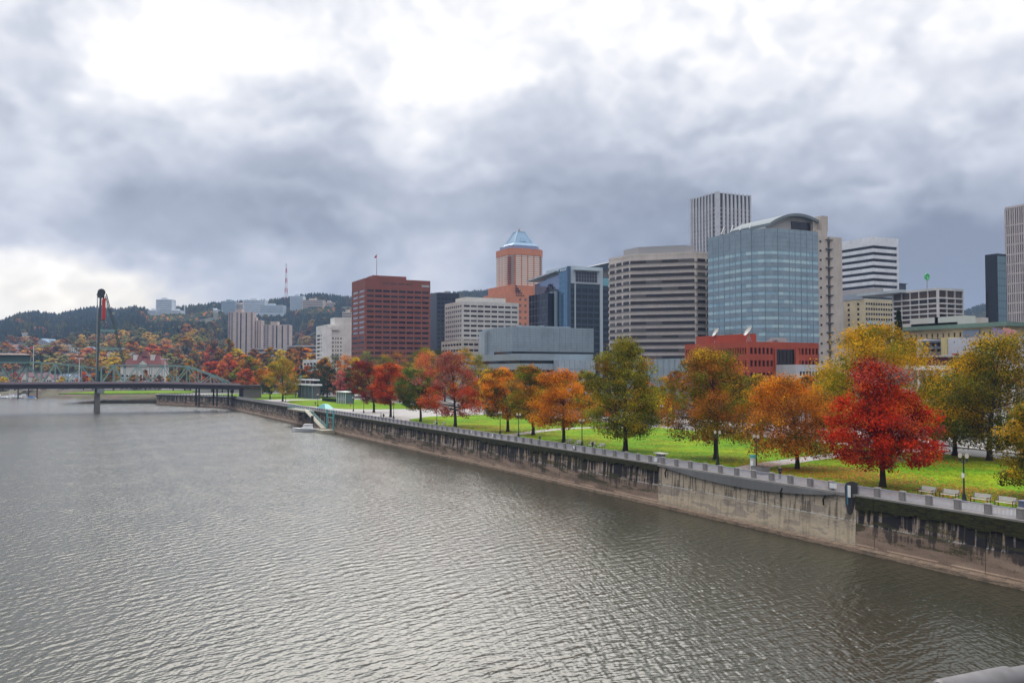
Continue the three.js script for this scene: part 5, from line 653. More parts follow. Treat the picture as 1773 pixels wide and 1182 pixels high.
// trees along the street side, seen between and above the front row: [base px, left, right, top, bottom, palette, x of the street line, label]
const streetRow = [
  [1145, 1128, 1166, 682, 712, 'yellow', 150.6, 'small bright yellow tree on the street median'], [1318, 1280, 1345, 652, 705, 'olive', 136, 'olive tree in front of the red brick building'], [1010, 985, 1042, 640, 712, 'olive', 136, 'greyish olive tree peeping out behind the orange tree'], [845, 822, 868, 640, 712, 'amber', 136, 'amber tree behind the mauve tree'], [1055, 1040, 1075, 690, 718, 'flame', 140.8, 'small flame orange tree by the parked cars'],
  [738, 700, 775, 610, 690, 'flame', 134, 'orange tree rising above the green tree by the promenade'], [700, 684, 724, 624, 690, 'mixed', 140.8, 'yellow green tree behind the crimson tree'], [666, 640, 692, 612, 690, 'olive', 142, 'dull green tree between crimson tree and brown offices'], [735, 712, 760, 600, 660, 'gold', 160.5, 'yellow tree at the foot of the brown office block'], [722, 704, 742, 604, 690, 'green', 163, 'dark green tree at the foot of the brown office block'],
  [612, 596, 634, 616, 690, 'yellow', 150, 'yellow tree left of the maroon tree'], [594, 578, 618, 612, 700, 'orange', 141, 'orange tree left of the maroon tree'], [578, 560, 600, 612, 690, 'green', 161, 'green tree at the foot of the white apartment block'], [588, 580, 602, 640, 690, 'pink', 136, 'small pink tree behind the hedge'], [800, 780, 826, 600, 690, 'amber', 162, 'amber tree behind the half bare mauve tree'], [770, 752, 796, 606, 680, 'orange', 165, 'orange tree beside the low glass complex'],
  [545, 520, 572, 628, 686, 'dark', 130, 'dark evergreen tree beside the white pavilion'], [566, 550, 584, 632, 690, 'dark', 133, 'dark evergreen tree behind the small pink tree'], [1165, 1150, 1190, 640, 712, 'rust', 160.4, 'rust tree across the street from the lawn'], [1395, 1375, 1420, 650, 705, 'rust', 160.4, 'rust tree below the red brick building'],
  [630, 612, 656, 606, 690, 'mixed', 164, 'yellow green tree against the brown offices left of the dull green tree'], [690, 668, 714, 606, 690, 'rust', 166, 'rust tree against the middle of the brown offices'], [755, 738, 778, 602, 690, 'green', 164.5, 'green tree at the right corner of the brown offices'], [828, 806, 850, 612, 700, 'olive', 163, 'olive tree at the left end of the low glass complex'], [860, 842, 886, 645, 705, 'rust', 163, 'rust tree before the lower terraces of the glass complex'], [955, 938, 980, 652, 712, 'mauve', 162, 'mauve brown tree before the pale glass wing'], [1035, 1012, 1058, 652, 715, 'olive', 162, 'olive tree before the low pale blue wing'], [1110, 1090, 1140, 655, 715, 'orange', 162, 'orange tree before the low pale blue wing'], [1350, 1330, 1378, 656, 715, 'orange', 163, 'orange tree at the dark glass entrance'], [1280, 1258, 1304, 650, 712, 'amber', 162.5, 'amber tree beside the red brick wall'], [905, 888, 930, 655, 710, 'green', 163, 'green tree before the terraces of the glass complex'], [604, 592, 626, 628, 690, 'green', 143.5, 'green street tree peeping out left of the maroon tree'], [560, 548, 580, 616, 680, 'amber', 158.8, 'amber tree before the white apartment slab']];
streetRow.forEach(([bx, l, r, top, bot, pal, X, label]) => treePx(label, [bx, 690], [l, r, top, bot], pal, { name: 'street_tree', X, n: 4200, leaf: .5, clumps: 80, limbs: 10, ground: X > 139 && X < 158 ? GROUND : PARK, shape: ['yellow', 'mixed'].includes(pal) ? 'egg' : 'dome' }));
{ // conifer in front of the grid office
  const p = onX(1557, 585, 215), t = thing('conifer', 'tall narrow dark conifer in front of the cream dotted building', 'tree', [p.x, GROUND, p.z]), top = onX(1557, 537, 215).y - GROUND, r = rng(9), m = new THREE.Mesh(new MB().tube([[0, -.2, 0], [0, top * .96, 0]], [.5, .05], 7).geom(), barkMat); m.name = 'trunk'; t.add(m);
  const pal = PAL.dark, n = 5000, P = [], N = [], C = [], I = []; for (let k = 0; k < n; k++) { const v = .12 + .88 * Math.pow(r(), .8), a = r() * 6.2832, tier = 1 - .3 * ((v * 14) % 1), R = (1.02 - v) * 5 * tier * Math.pow(r(), .4), x = R * Math.cos(a), z = R * Math.sin(a), y = v * top - R * .25, s = .35 + .3 * r(), b = P.length / 3; P.push(x, y + .15, z, x + Math.cos(a + .5) * s, y - .15, z + Math.sin(a + .5) * s, x + Math.cos(a - .5) * s, y - .2, z + Math.sin(a - .5) * s); const c = pick(pal, r); for (let q = 0; q < 3; q++) { N.push(Math.cos(a) * .5, .8, Math.sin(a) * .5); C.push(c[0], c[1], c[2]); } I.push(b, b + 1, b + 2); }
  const g = new THREE.BufferGeometry(); g.setAttribute('position', new THREE.Float32BufferAttribute(P, 3)); g.setAttribute('normal', new THREE.Float32BufferAttribute(N, 3)); g.setAttribute('color', new THREE.Float32BufferAttribute(C, 3)); g.setIndex(I); const q = new THREE.Mesh(g, leafMat); q.name = 'crown'; t.add(q);
}
{ // fallen leaves on the lawn
  const g = new THREE.BufferGeometry(); g.setAttribute('position', new THREE.Float32BufferAttribute([-.5, 0, 0, 0, .12, .34, .5, .02, 0, 0, .1, -.34], 3)); g.setAttribute('normal', new THREE.Float32BufferAttribute([0, 1, 0, 0, 1, 0, 0, 1, 0, 0, 1, 0], 3)); g.setIndex([0, 1, 2, 0, 2, 3]);
  const spots = [[1475, 822, 9, 2600], [1430, 818, 6, 1200], [1530, 843, 9, 1500], [1640, 850, 7, 900], [1740, 862, 7, 1100], [1700, 800, 12, 1600], [1381, 812, 8, 700], [985, 762, 10, 900], [845, 742, 11, 2200], [900, 750, 9, 900], [790, 738, 10, 1100], [720, 728, 9, 700], [1240, 797, 8, 700], [1300, 803, 4, 260], [490, 697, 16, 1400], [1590, 792, 12, 1500]], r = rng(66), M = new THREE.Matrix4(), list = [];
  for (let k = 0; k < 3600; k++) list.push([88.6 + 48 * r(), 20 - 265 * Math.pow(r(), .8)]); for (const [px, py, rad, n0] of spots) { const n = n0 * 1.0; const c = onY(px, py, PARK); for (let k = 0; k < n; k++) { const a = r() * 6.283, q = rad * Math.sqrt(r()) * (r() < .2 ? 1.6 : 1), x = c.x + Math.cos(a) * q, z = c.z + Math.sin(a) * q * 1.3; if (x < 83.5 || x > 138) continue; list.push([x, z]); } }
  const mesh = new THREE.InstancedMesh(g, new THREE.MeshStandardMaterial({ color: 0xffffff, roughness: .9, side: THREE.DoubleSide }), list.length), col = new THREE.Color(); list.forEach(([x, z], k) => { const s = .16 + .2 * r(); M.makeRotationY(r() * 6.28).scale(V3(s, s, s)).setPosition(x, PARK + .06, z); mesh.setMatrixAt(k, M); const c = pick(r() < .6 ? PAL.orange : r() < .5 ? PAL.rust : PAL.crimson, r); mesh.setColorAt(k, col.setRGB(c[0], c[1], c[2])); }); mesh.name = 'fallen_leaves'; scene.add(mesh); tag(mesh, 'fallen orange and red leaves scattered over the lawn', 'leaves', null, 'stuff');
}

// ---------------------------------------------------------------- hills, woods, hillside town
const SKYLINE = [[-400, 566], [0, 560], [30, 549], [60, 546], [100, 552], [140, 545], [170, 541], [200, 541], [230, 535], [262, 541], [300, 533], [340, 529], [400, 523], [460, 521], [500, 516], [545, 509], [580, 513], [610, 516], [680, 514], [745, 511], [790, 508], [860, 502], [950, 500], [1200, 505], [1500, 520], [1640, 550], [1670, 541], [1700, 530], [1773, 522], [2300, 515]];
const along = (tab, x) => { let k = 0; while (k < tab.length - 2 && x > tab[k + 1][0]) k++; return lerp(tab[k][1], tab[k + 1][1], clamp((x - tab[k][0]) / (tab[k + 1][0] - tab[k][0]))); };
const ridgeAt = px => along([[-400, 3000], [220, 2900], [330, 2300], [620, 2250], [2300, 2300]], px), footAt = px => along([[-400, 860], [300, 830], [365, 1000], [392, 1500], [510, 1500], [560, 1350], [2300, 1400]], px);
function hillY(px, d) { // height of the terrain seen at photo column px, d metres out along the view axis
  const rise = 21 * smooth(640, 900, d) * smooth(330, 400, px) * (1 - smooth(570, 640, px)); return Math.max(mountain(px, d), GROUND - 1.2 + rise);
}
function mountain(px, d) {
  const R = ridgeAt(px), d0 = footAt(px), ridge = CAMY + (HORIZON - along(SKYLINE, px)) * R / F - 17, t = (d - d0) / (R - d0);
  if (t <= 0) return GROUND - 1.2; const n = fbm(px * .011 + 3, d * .0022, 5.5, 4) * 34 * Math.sin(Math.PI * clamp(t));
  return t < 1 ? GROUND - 1.2 + (ridge - GROUND) * (1 - Math.pow(1 - t, 1.35)) + n : ridge - (d - R) * .12;
}
const hillPt = (px, d) => { const q = (px - 886.5) / F * d; return V3(FWD.x * d + RGT.x * q, hillY(px, d), FWD.z * d + RGT.z * q); };
{
  const P = [], U = [], I = [], nx = 150, nd = 44; for (let i = 0; i <= nx; i++) for (let j = 0; j <= nd; j++) { const px = lerp(-330, 2150, i / nx), d = lerp(Math.min(footAt(px) - 5, px > 320 && px < 650 ? 640 : 1e9), ridgeAt(px) + 600, Math.pow(j / nd, 1.2)), p = hillPt(px, d); P.push(p.x, p.y, p.z); U.push(p.x, p.z); if (i && j) { const a = (i - 1) * (nd + 1) + j - 1, b = a + nd + 1; I.push(a, b, a + 1, b, b + 1, a + 1); } }
  const g = new THREE.BufferGeometry(); g.setAttribute('position', new THREE.Float32BufferAttribute(P, 3)); g.setAttribute('uv', new THREE.Float32BufferAttribute(U, 2)); g.setIndex(I); g.computeVertexNormals();
  const tx = dataTex(256, 256, (x, y, c) => { const k = y * 256 + x, a = nA[k], b = nC[k]; c[0] = .02 + .03 * (a - .5) + .02 * (b - .5); c[1] = .028 + .02 * (nB[k] - .5) + .015 * (b - .5); c[2] = .017; }); tx.repeat.set(1 / 420, 1 / 420);
  structure('hills', g, new THREE.MeshStandardMaterial({ map: tx, roughness: 1, side: THREE.DoubleSide }), 'wooded hills rising behind the city');
  const r = rng(2024), M = new THREE.Matrix4(), col = new THREE.Color();
  const con = (() => { const m = new MB(), q = rng(3); for (let k = 0; k < 5; k++) { const y0 = .1 + k * .17, y1 = y0 + .34, R = .24 * (1 - k * .17); for (let j = 0; j < 7; j++) { const a = j / 7 * 6.283 + k, b = a + 6.283 / 7, ra = R * (.7 + .6 * q()), rb = R * (.7 + .6 * q()); m.tri([Math.cos(b) * rb, y0, Math.sin(b) * rb], [Math.cos(a) * ra, y0 - .03, Math.sin(a) * ra], [0, Math.min(1, y1), 0]); } } return m.geom(); })();
  const dec = (() => { const m = new MB(), q = rng(8); for (let k = 0; k < 90; k++) { const u = q() * 2 - 1, a = q() * 6.283, s = Math.sqrt(1 - u * u), rr = .42 * (.65 + .4 * q()), c = V3(s * Math.cos(a) * rr, .55 + u * .40 * (.8 + .3 * q()), s * Math.sin(a) * rr), n = V3(s * Math.cos(a) + q() - .5, u + q() * .9, s * Math.sin(a) + q() - .5).normalize(), t = n.clone().cross(V3(.2, 1, .3)).normalize(), b = n.clone().cross(t), w = .13; m.tri(c.clone().addScaledVector(t, w).toArray(), c.clone().addScaledVector(b, w * 1.2).toArray(), c.clone().addScaledVector(t, -w).addScaledVector(b, -w * .5).toArray()); } return m.geom(); })();
  const lm = new THREE.MeshStandardMaterial({ color: 0xffffff, roughness: 1, side: THREE.DoubleSide });
  const KEEP = [[252, 312, 551], [356, 380, 549], [308, 362, 552], [380, 422, 541], [418, 492, 541], [499, 525, 533], [521, 580, 537], [590, 610, 556]], HOUSES = [[6, 90, 580, 630], [95, 140, 598, 630], [140, 232, 608, 630]]; // clearings where buildings stand
  const blocked = (px, d, s) => { const foot = HORIZON - (hillY(px, d) - CAMY) / d * F, top = foot - s / d * F; return (d < 2140 && KEEP.some(([a, b, r]) => px > a - 3 && px < b + 3 && top < r && foot > r - 40)) || (HOUSES.some(([a, b, r0, r1]) => px > a && px < b && foot > r0 && foot < r1) && r() < .72); };
  const wood = (name, label, geo, n, sample) => { const mesh = new THREE.InstancedMesh(geo, lm, n); for (let k = 0; k < n; k++) { let q = sample(), tries = 0; while (blocked(q[0], q[1], q[2]) && tries++ < 40) q = sample(); const [px, d, s, w, c] = q; const p = hillPt(px, d); M.makeRotationY(r() * 6.28).scale(V3(s * w, s, s * w)).setPosition(p.x, p.y - s * .08, p.z); mesh.setMatrixAt(k, M); mesh.setColorAt(k, col.setRGB(c[0], c[1], c[2])); } mesh.name = name; scene.add(mesh); tag(mesh, label, 'woodland', null, 'stuff'); };
  
  const spread = () => { const v = r(); return v < .62 ? lerp(-60, 625, r()) : v < .82 ? lerp(735, 900, r()) : lerp(1630, 1790, r()); };
  wood('hillside_forest', 'dark conifer forest covering the upper hills', con, 9000, () => { const px = spread(), R = ridgeAt(px), d0 = footAt(px), v = .30 + .72 * Math.pow(r(), .75); const c = .8 + .5 * r(), g = fbm(px * .02, v * 6, 9, 3) > .15; return [px, d0 + (R - d0) * v, 15 + 13 * r(), 1.15, g ? [.05 * c, .055 * c, .02 * c] : [.015 * c, .034 * c, .029 * c]]; });
  wood('hillside_broadleaf_wood', 'brown and olive broadleaf woods on the hillside', dec, 4300, () => { const px = spread(), R = ridgeAt(px), d0 = footAt(px), v = .06 + .86 * Math.pow(r(), .95), low = v < .3, c = pick(low ? (r() < .3 ? PAL.rust : r() < .4 ? PAL.amber : r() < .5 ? PAL.olive : PAL.deepolive) : r() < .12 ? PAL.rust : r() < .5 ? PAL.deepolive : r() < .75 ? PAL.green : PAL.olive, r), k = low ? .7 : .5; return [px, d0 + (R - d0) * v, 7 + 13 * r() * r() + 4 * r(), .9 + .5 * r(), [c[0] * k, c[1] * k, c[2] * k + .008]]; });
}
{ const geo = new THREE.IcosahedronGeometry(1, 1); const q = geo.attributes.position, rr = rng(15); for (let k = 0; k < q.count; k++) { const s = .8 + .4 * Math.abs(Math.sin(q.getX(k) * 7 + q.getY(k) * 5 + q.getZ(k) * 9)); q.setXYZ(k, q.getX(k) * s, q.getY(k) * s, q.getZ(k) * s); } geo.computeVertexNormals(); const n = 2600, mesh = new THREE.InstancedMesh(geo, new THREE.MeshStandardMaterial({ color: 0xffffff, roughness: 1 }), n), M = new THREE.Matrix4(), col = new THREE.Color(); for (let k = 0; k < n; k++) { const px = rr() < .45 ? lerp(245, 365, rr()) : lerp(378, 612, rr()), d = lerp(1750, 2060, rr()), p = hillPt(px, d), s = 1.6 + 2.2 * rr(); M.makeScale(s, s * (.8 + .6 * rr()), s).setPosition(p.x, p.y + s * .3, p.z); mesh.setMatrixAt(k, M); const c = pick(rr() < .7 ? PAL.dark : rr() < .5 ? PAL.green : PAL.rust, rr); mesh.setColorAt(k, col.setRGB(c[0] * .9, c[1] * .9, c[2])); } mesh.name = 'hillside_scrub'; scene.add(mesh); tag(mesh, 'low dark scrub on the slope below the hospital buildings', 'shrubs', null, 'stuff'); }
const distFor = (px, row) => { let best = 900, e = 1e9; for (let d = px > 360 && px < 600 ? 660 : footAt(px) - 30; d < (px > 360 && px < 600 ? 1000 : ridgeAt(px)); d += 12) { const q = HORIZON - (hillY(px, d) - CAMY) / d * F; if (Math.abs(q - row) < e) { e = Math.abs(q - row); best = d; } } return best; };
// autumn trees of the lower slopes and the bank: [px, top row, foot row, width px, palette]
{
  const proto = {}, key = { orange: 'orange', flame: 'flame red', yellow: 'bright yellow', olive: 'olive green', crimson: 'crimson', mauve: 'mauve brown', amber: 'amber', dark: 'dark evergreen', green: 'green', rust: 'rust brown' };
  const list = [[9, 591, 612, 24, 'orange'], [35, 597, 622, 30, 'mauve'], [55, 582, 600, 20, 'orange'], [100, 597, 625, 34, 'mauve'], [78, 600, 626, 22, 'rust'], [155, 601, 622, 26, 'flame'], [125, 617, 642, 26, 'orange'], [157, 621, 645, 22, 'amber'], [179, 609, 634, 22, 'orange'], [198, 618, 645, 30, 'yellow'], [228, 590, 618, 26, 'orange'], [262, 594, 628, 34, 'flame'], [290, 596, 628, 36, 'flame'], [322, 582, 608, 30, 'amber'], [319, 602, 632, 18, 'dark'], [305, 611, 640, 28, 'orange'], [334, 606, 640, 26, 'olive'], [351, 607, 640, 24, 'orange'], [363, 597, 622, 26, 'flame'], [384, 604, 636, 30, 'rust'], [408, 603, 632, 32, 'yellow'], [437, 603, 630, 26, 'rust'], [455, 611, 640, 28, 'orange'], [484, 605, 634, 28, 'yellow'], [522, 600, 640, 44, 'orange'], [513, 630, 660, 20, 'flame'], [532, 632, 662, 24, 'crimson'], [368, 625, 672, 48, 'crimson'], [404, 624, 660, 26, 'crimson'], [430, 616, 664, 48, 'olive'], [345, 640, 676, 28, 'orange'], [320, 634, 676, 26, 'green'], [145, 643, 664, 22, 'crimson'], [161, 644, 664, 18, 'orange'], [26, 644, 664, 18, 'crimson'], [109, 651, 665, 18, 'yellow'], [197, 638, 668, 34, 'olive'], [178, 640, 668, 20, 'dark'], [232, 648, 668, 22, 'amber'], [5, 652, 666, 22, 'yellow'], [300, 640, 672, 24, 'amber'], [275, 650, 674, 22, 'rust'], [252, 640, 668, 16, 'orange'], [65, 655, 666, 16, 'amber'], [48, 604, 626, 22, 'dark'], [140, 590, 612, 24, 'olive'], [110, 585, 604, 22, 'rust'], [203, 590, 612, 24, 'olive'], [20, 580, 596, 20, 'rust'], [470, 628, 668, 30, 'orange'], [400, 640, 680, 30, 'rust'], [280, 604, 636, 24, 'rust'], [215, 604, 630, 22, 'amber'], [245, 606, 636, 24, 'rust'], [92, 614, 640, 20, 'green'], [66, 614, 640, 20, 'dark'], [385, 622, 664, 28, 'flame'], [345, 592, 618, 24, 'rust'], [500, 612, 650, 26, 'amber'], [545, 640, 672, 22, 'pink'], [395, 585, 606, 22, 'olive'], [372, 588, 612, 22, 'mauve'], [418, 612, 650, 30, 'orange'], [445, 620, 655, 30, 'amber'], [492, 622, 655, 30, 'orange'], [540, 612, 650, 34, 'amber'], [560, 620, 660, 30, 'orange'], [396, 610, 650, 26, 'flame'], [468, 600, 640, 26, 'olive'], [505, 602, 645, 26, 'rust'], [575, 606, 655, 30, 'green'], [425, 632, 662, 26, 'flame'], [455, 636, 664, 26, 'rust'], [520, 640, 668, 24, 'dark'], [554, 642, 672, 26, 'dark'], [330, 622, 660, 26, 'olive'], [360, 612, 650, 24, 'orange']];
  const r = rng(71), labelFor = (px, foot, pal) => `${key[pal] ?? 'pinkish'} tree ${foot > 658 ? (px > 300 ? 'at the shore end of the bridge' : 'behind the bridge truss') : px < 95 ? 'on the slope above the cream row houses' : px < 185 ? 'on the slope above the blue row houses' : px < 300 ? 'near the maroon roofed hotel' : px < 392 ? 'left of the beige towers below the hospital hill' : 'in front of the beige towers and parking decks'}`;
  for (const [px, top, foot, w, pal] of list) {
    const d = foot > 658 ? along([[0, 790], [280, 760], [420, 640], [560, 560]], px) : distFor(px, foot), m = d / F, p = foot > 658 ? (() => { const q = hillPt(px, d); q.y = GROUND - .3; return q; })() : hillPt(px, d), yTop = CAMY + (HORIZON - top) * m, H = Math.max(5, yTop - p.y), hw = w / 2 * m * 1.3; p.y -= .15;
    if (!proto[pal]) { proto[pal] = treeAt({ name: 'autumn_tree', label: labelFor(px, foot, pal), group: `${key[pal] ?? 'pinkish'} trees below the hills`, x: p.x, z: p.z, ground: p.y, H: 10, hw: 4.2, crown0: 1.6, pal, pal2: pal === 'yellow' || pal === 'dark' ? undefined : 'rust', n: 1500, leaf: .85, clumps: 46, limbs: 8, shape: ['dome', 'egg'][Object.keys(proto).length % 2], seed: 300 + px }); proto[pal].scale.set(hw / 4.2, H / 10, hw / 4.2); proto[pal].rotation.y = r() * 6; }
    else { const c = copy(proto[pal], [p.x, p.y, p.z], r() * 6, labelFor(px, foot, pal)); c.scale.set(hw / 4.2, H / 10, hw / 4.2); }
  }
}
// hospital and apartment blocks on the hill
function hillBlock(label, pl, pr, top, D, wall, floors, o = {}) {
  const A = hillPt(pl, D), B = hillPt(pr, D), yT = CAMY + (HORIZON - top) * D / F, L = Math.hypot(B.x - A.x, B.z - A.z), t = thing('hillside_building', label, 'building', [A.x, Math.min(A.y, B.y) - 4, A.z]), deep = o.deep ?? 24, y0 = Math.min(A.y, B.y) - 4, q = (u, v) => [A.x + (B.x - A.x) * u + FWD.x * v, A.z + (B.z - A.z) * u + FWD.z * v];
  part(t, 'wall', new MB().prism([q(0, 0), q(1, 0), q(1, deep), q(0, deep)], y0, yT), wall); const st = 4.2; for (let k = 0; k < floors; k++) { const y = yT - 2 - k * st * (o.step ?? 1); if (y - 2 < y0) break; part(t, 'window_band', new MB().prism([q(.04, -.25), q(.96, -.25), q(.96, .2), q(.04, .2)], y - 1.6, y), o.glass ?? GL[3]); }
  part(t, 'roof_unit', new MB().prism([q(.3, 4), q(.6, 4), q(.6, deep - 4), q(.3, deep - 4)], yT, yT + 4), wall); return t;
}
{
  const ice = wallMat('hospital_ice', .45, .52, .58), pale = wallMat('hospital_pale', .58, .62, .66), sand = wallMat('hospital_sand', .48, .42, .36), steel = wallMat('hospital_steel', .26, .33, .38), gb = glass('glass_ice', .2, .25, .3, .2);
  hillBlock('tall pale hospital tower on the hill by itself', 268, 296, 518, 2050, pale, 8, { glass: gb }); hillBlock('low pale wing left of the hospital tower', 254, 269, 537, 2040, pale, 4, { glass: gb }); hillBlock('low pale wing right of the hospital tower', 295, 311, 537, 2040, pale, 4, { glass: gb }); hillBlock('small pale blue block on the hill beside the hospital bridge', 358, 378, 536, 2030, pale, 3, { glass: gb });
  hillBlock('grey blue glass hospital block on the ridge', 382, 406, 521, 2080, steel, 7, { glass: gb }); hillBlock('sand coloured hospital block between two blue blocks', 405, 421, 526, 2090, sand, 5); hillBlock('long white banded hospital block on the ridge', 419, 458, 519, 2070, pale, 7, { glass: gb }); hillBlock('lower white banded hospital wing on the slope', 447, 490, 528, 2020, ice, 4, { glass: gb }); hillBlock('tall steel blue hospital block by the radio mast', 501, 524, 512, 2040, ice, 7, { glass: gb }); hillBlock('long sand coloured hospital building on the ridge', 522, 559, 519, 2030, sand, 6); hillBlock('small sand coloured building at the end of the ridge', 559, 578, 523, 2060, sand, 4); hillBlock('tan apartment block high on the slope behind the white apartments', 592, 608, 540, 1500, sand, 4); hillBlock('flat topped brown house on the far ridge beside the navy tower', 777, 792, 512, 2200, sand, 2);
  part(hillBlock('thin pale skybridge hall across the wooded slope', 310, 360, 547.5, 2040, pale, 1, { deep: 6 }), 'pylon', new MB().bar([hillPt(318, 2038).x, hillPt(318, 2038).y - 8, hillPt(318, 2038).z], [hillPt(318, 2038).x, hillPt(318, 2038).y + 26, hillPt(318, 2038).z], 2.4), pale);
  // radio mast
  const b = hillPt(494, 2200), yT = CAMY + (HORIZON - 455) * 2200 / F, mt = thing('radio_mast', 'red and white lattice radio mast on the ridge', 'mast', [b.x, b.y - 3, b.z]), red = std('mast_red', .5, .06, .06, .6), wh = std('mast_white', .7, .68, .68, .6), n = 9; for (let k = 0; k < n; k++) { const y0 = lerp(b.y - 3, yT, k / n), y1 = lerp(b.y - 3, yT, (k + 1) / n), w0 = lerp(3.6, .8, k / n), w1 = lerp(3.6, .8, (k + 1) / n), m = new MB(); for (const [sx, sz] of [[-1, -1], [1, -1], [1, 1], [-1, 1]]) m.bar([b.x + sx * w0, y0, b.z + sz * w0], [b.x + sx * w1, y1, b.z + sz * w1], .8); m.bar([b.x - w0, y0, b.z + w0], [b.x + w1, y1, b.z + w1], .5).bar([b.x + w0, y0, b.z + w0], [b.x - w1, y1, b.z + w1], .5).bar([b.x - w1, y1, b.z + w1], [b.x + w1, y1, b.z + w1], .5); part(mt, 'mast_section', m, k % 2 ? red : wh); }
}
// houses
function house(label, px, D, w, d, h, roofH, wall, roof, o = {}) { // gable front turned to the river
  const p = o.foot ? hillPt(px, D) : (() => { const q = hillPt(px, D); q.y = GROUND; return q; })(), t = thing('house', label, 'house', [p.x, p.y - 1, p.z], o.group), g = (name, mb, mat) => { const m = new THREE.Mesh(mb.geom(), mat); m.name = name; t.add(m); return m; };
  g('wall', (() => { const m = new MB().box(-w / 2, w / 2, 0, h + 1, -d, 0); m.tri([-w / 2, h + 1, 0], [w / 2, h + 1, 0], [0, h + 1 + roofH * .94, 0]); m.tri([w / 2, h + 1, -d], [-w / 2, h + 1, -d], [0, h + 1 + roofH * .94, -d]); return m; })(), wall);
  g('roof', new MB().hex([[-w / 2 - .4, h + .8, .4], [0, h + 1 + roofH - .3, .4], [0, h + 1 + roofH - .3, -d - .4], [-w / 2 - .4, h + .8, -d - .4]], [[-w / 2 - .4, h + 1.1, .4], [0, h + 1 + roofH, .4], [0, h + 1 + roofH, -d - .4], [-w / 2 - .4, h + 1.1, -d - .4]]).hex([[0, h + 1 + roofH - .3, .4], [w / 2 + .4, h + .8, .4], [w / 2 + .4, h + .8, -d - .4], [0, h + 1 + roofH - .3, -d - .4]], [[0, h + 1 + roofH, .4], [w / 2 + .4, h + 1.1, .4], [w / 2 + .4, h + 1.1, -d - .4], [0, h + 1 + roofH, -d - .4]]), roof);
  for (let y = 1.8; y + 1.6 < h + 1; y += 3) for (const x of [-.3, .02, .3]) g('window', new MB().box(x * w - .55, x * w + .55, y, y + 1.5, 0, .08), GL[1]); t.rotation.y = -YAW + (o.turn ?? 0); return t;
}
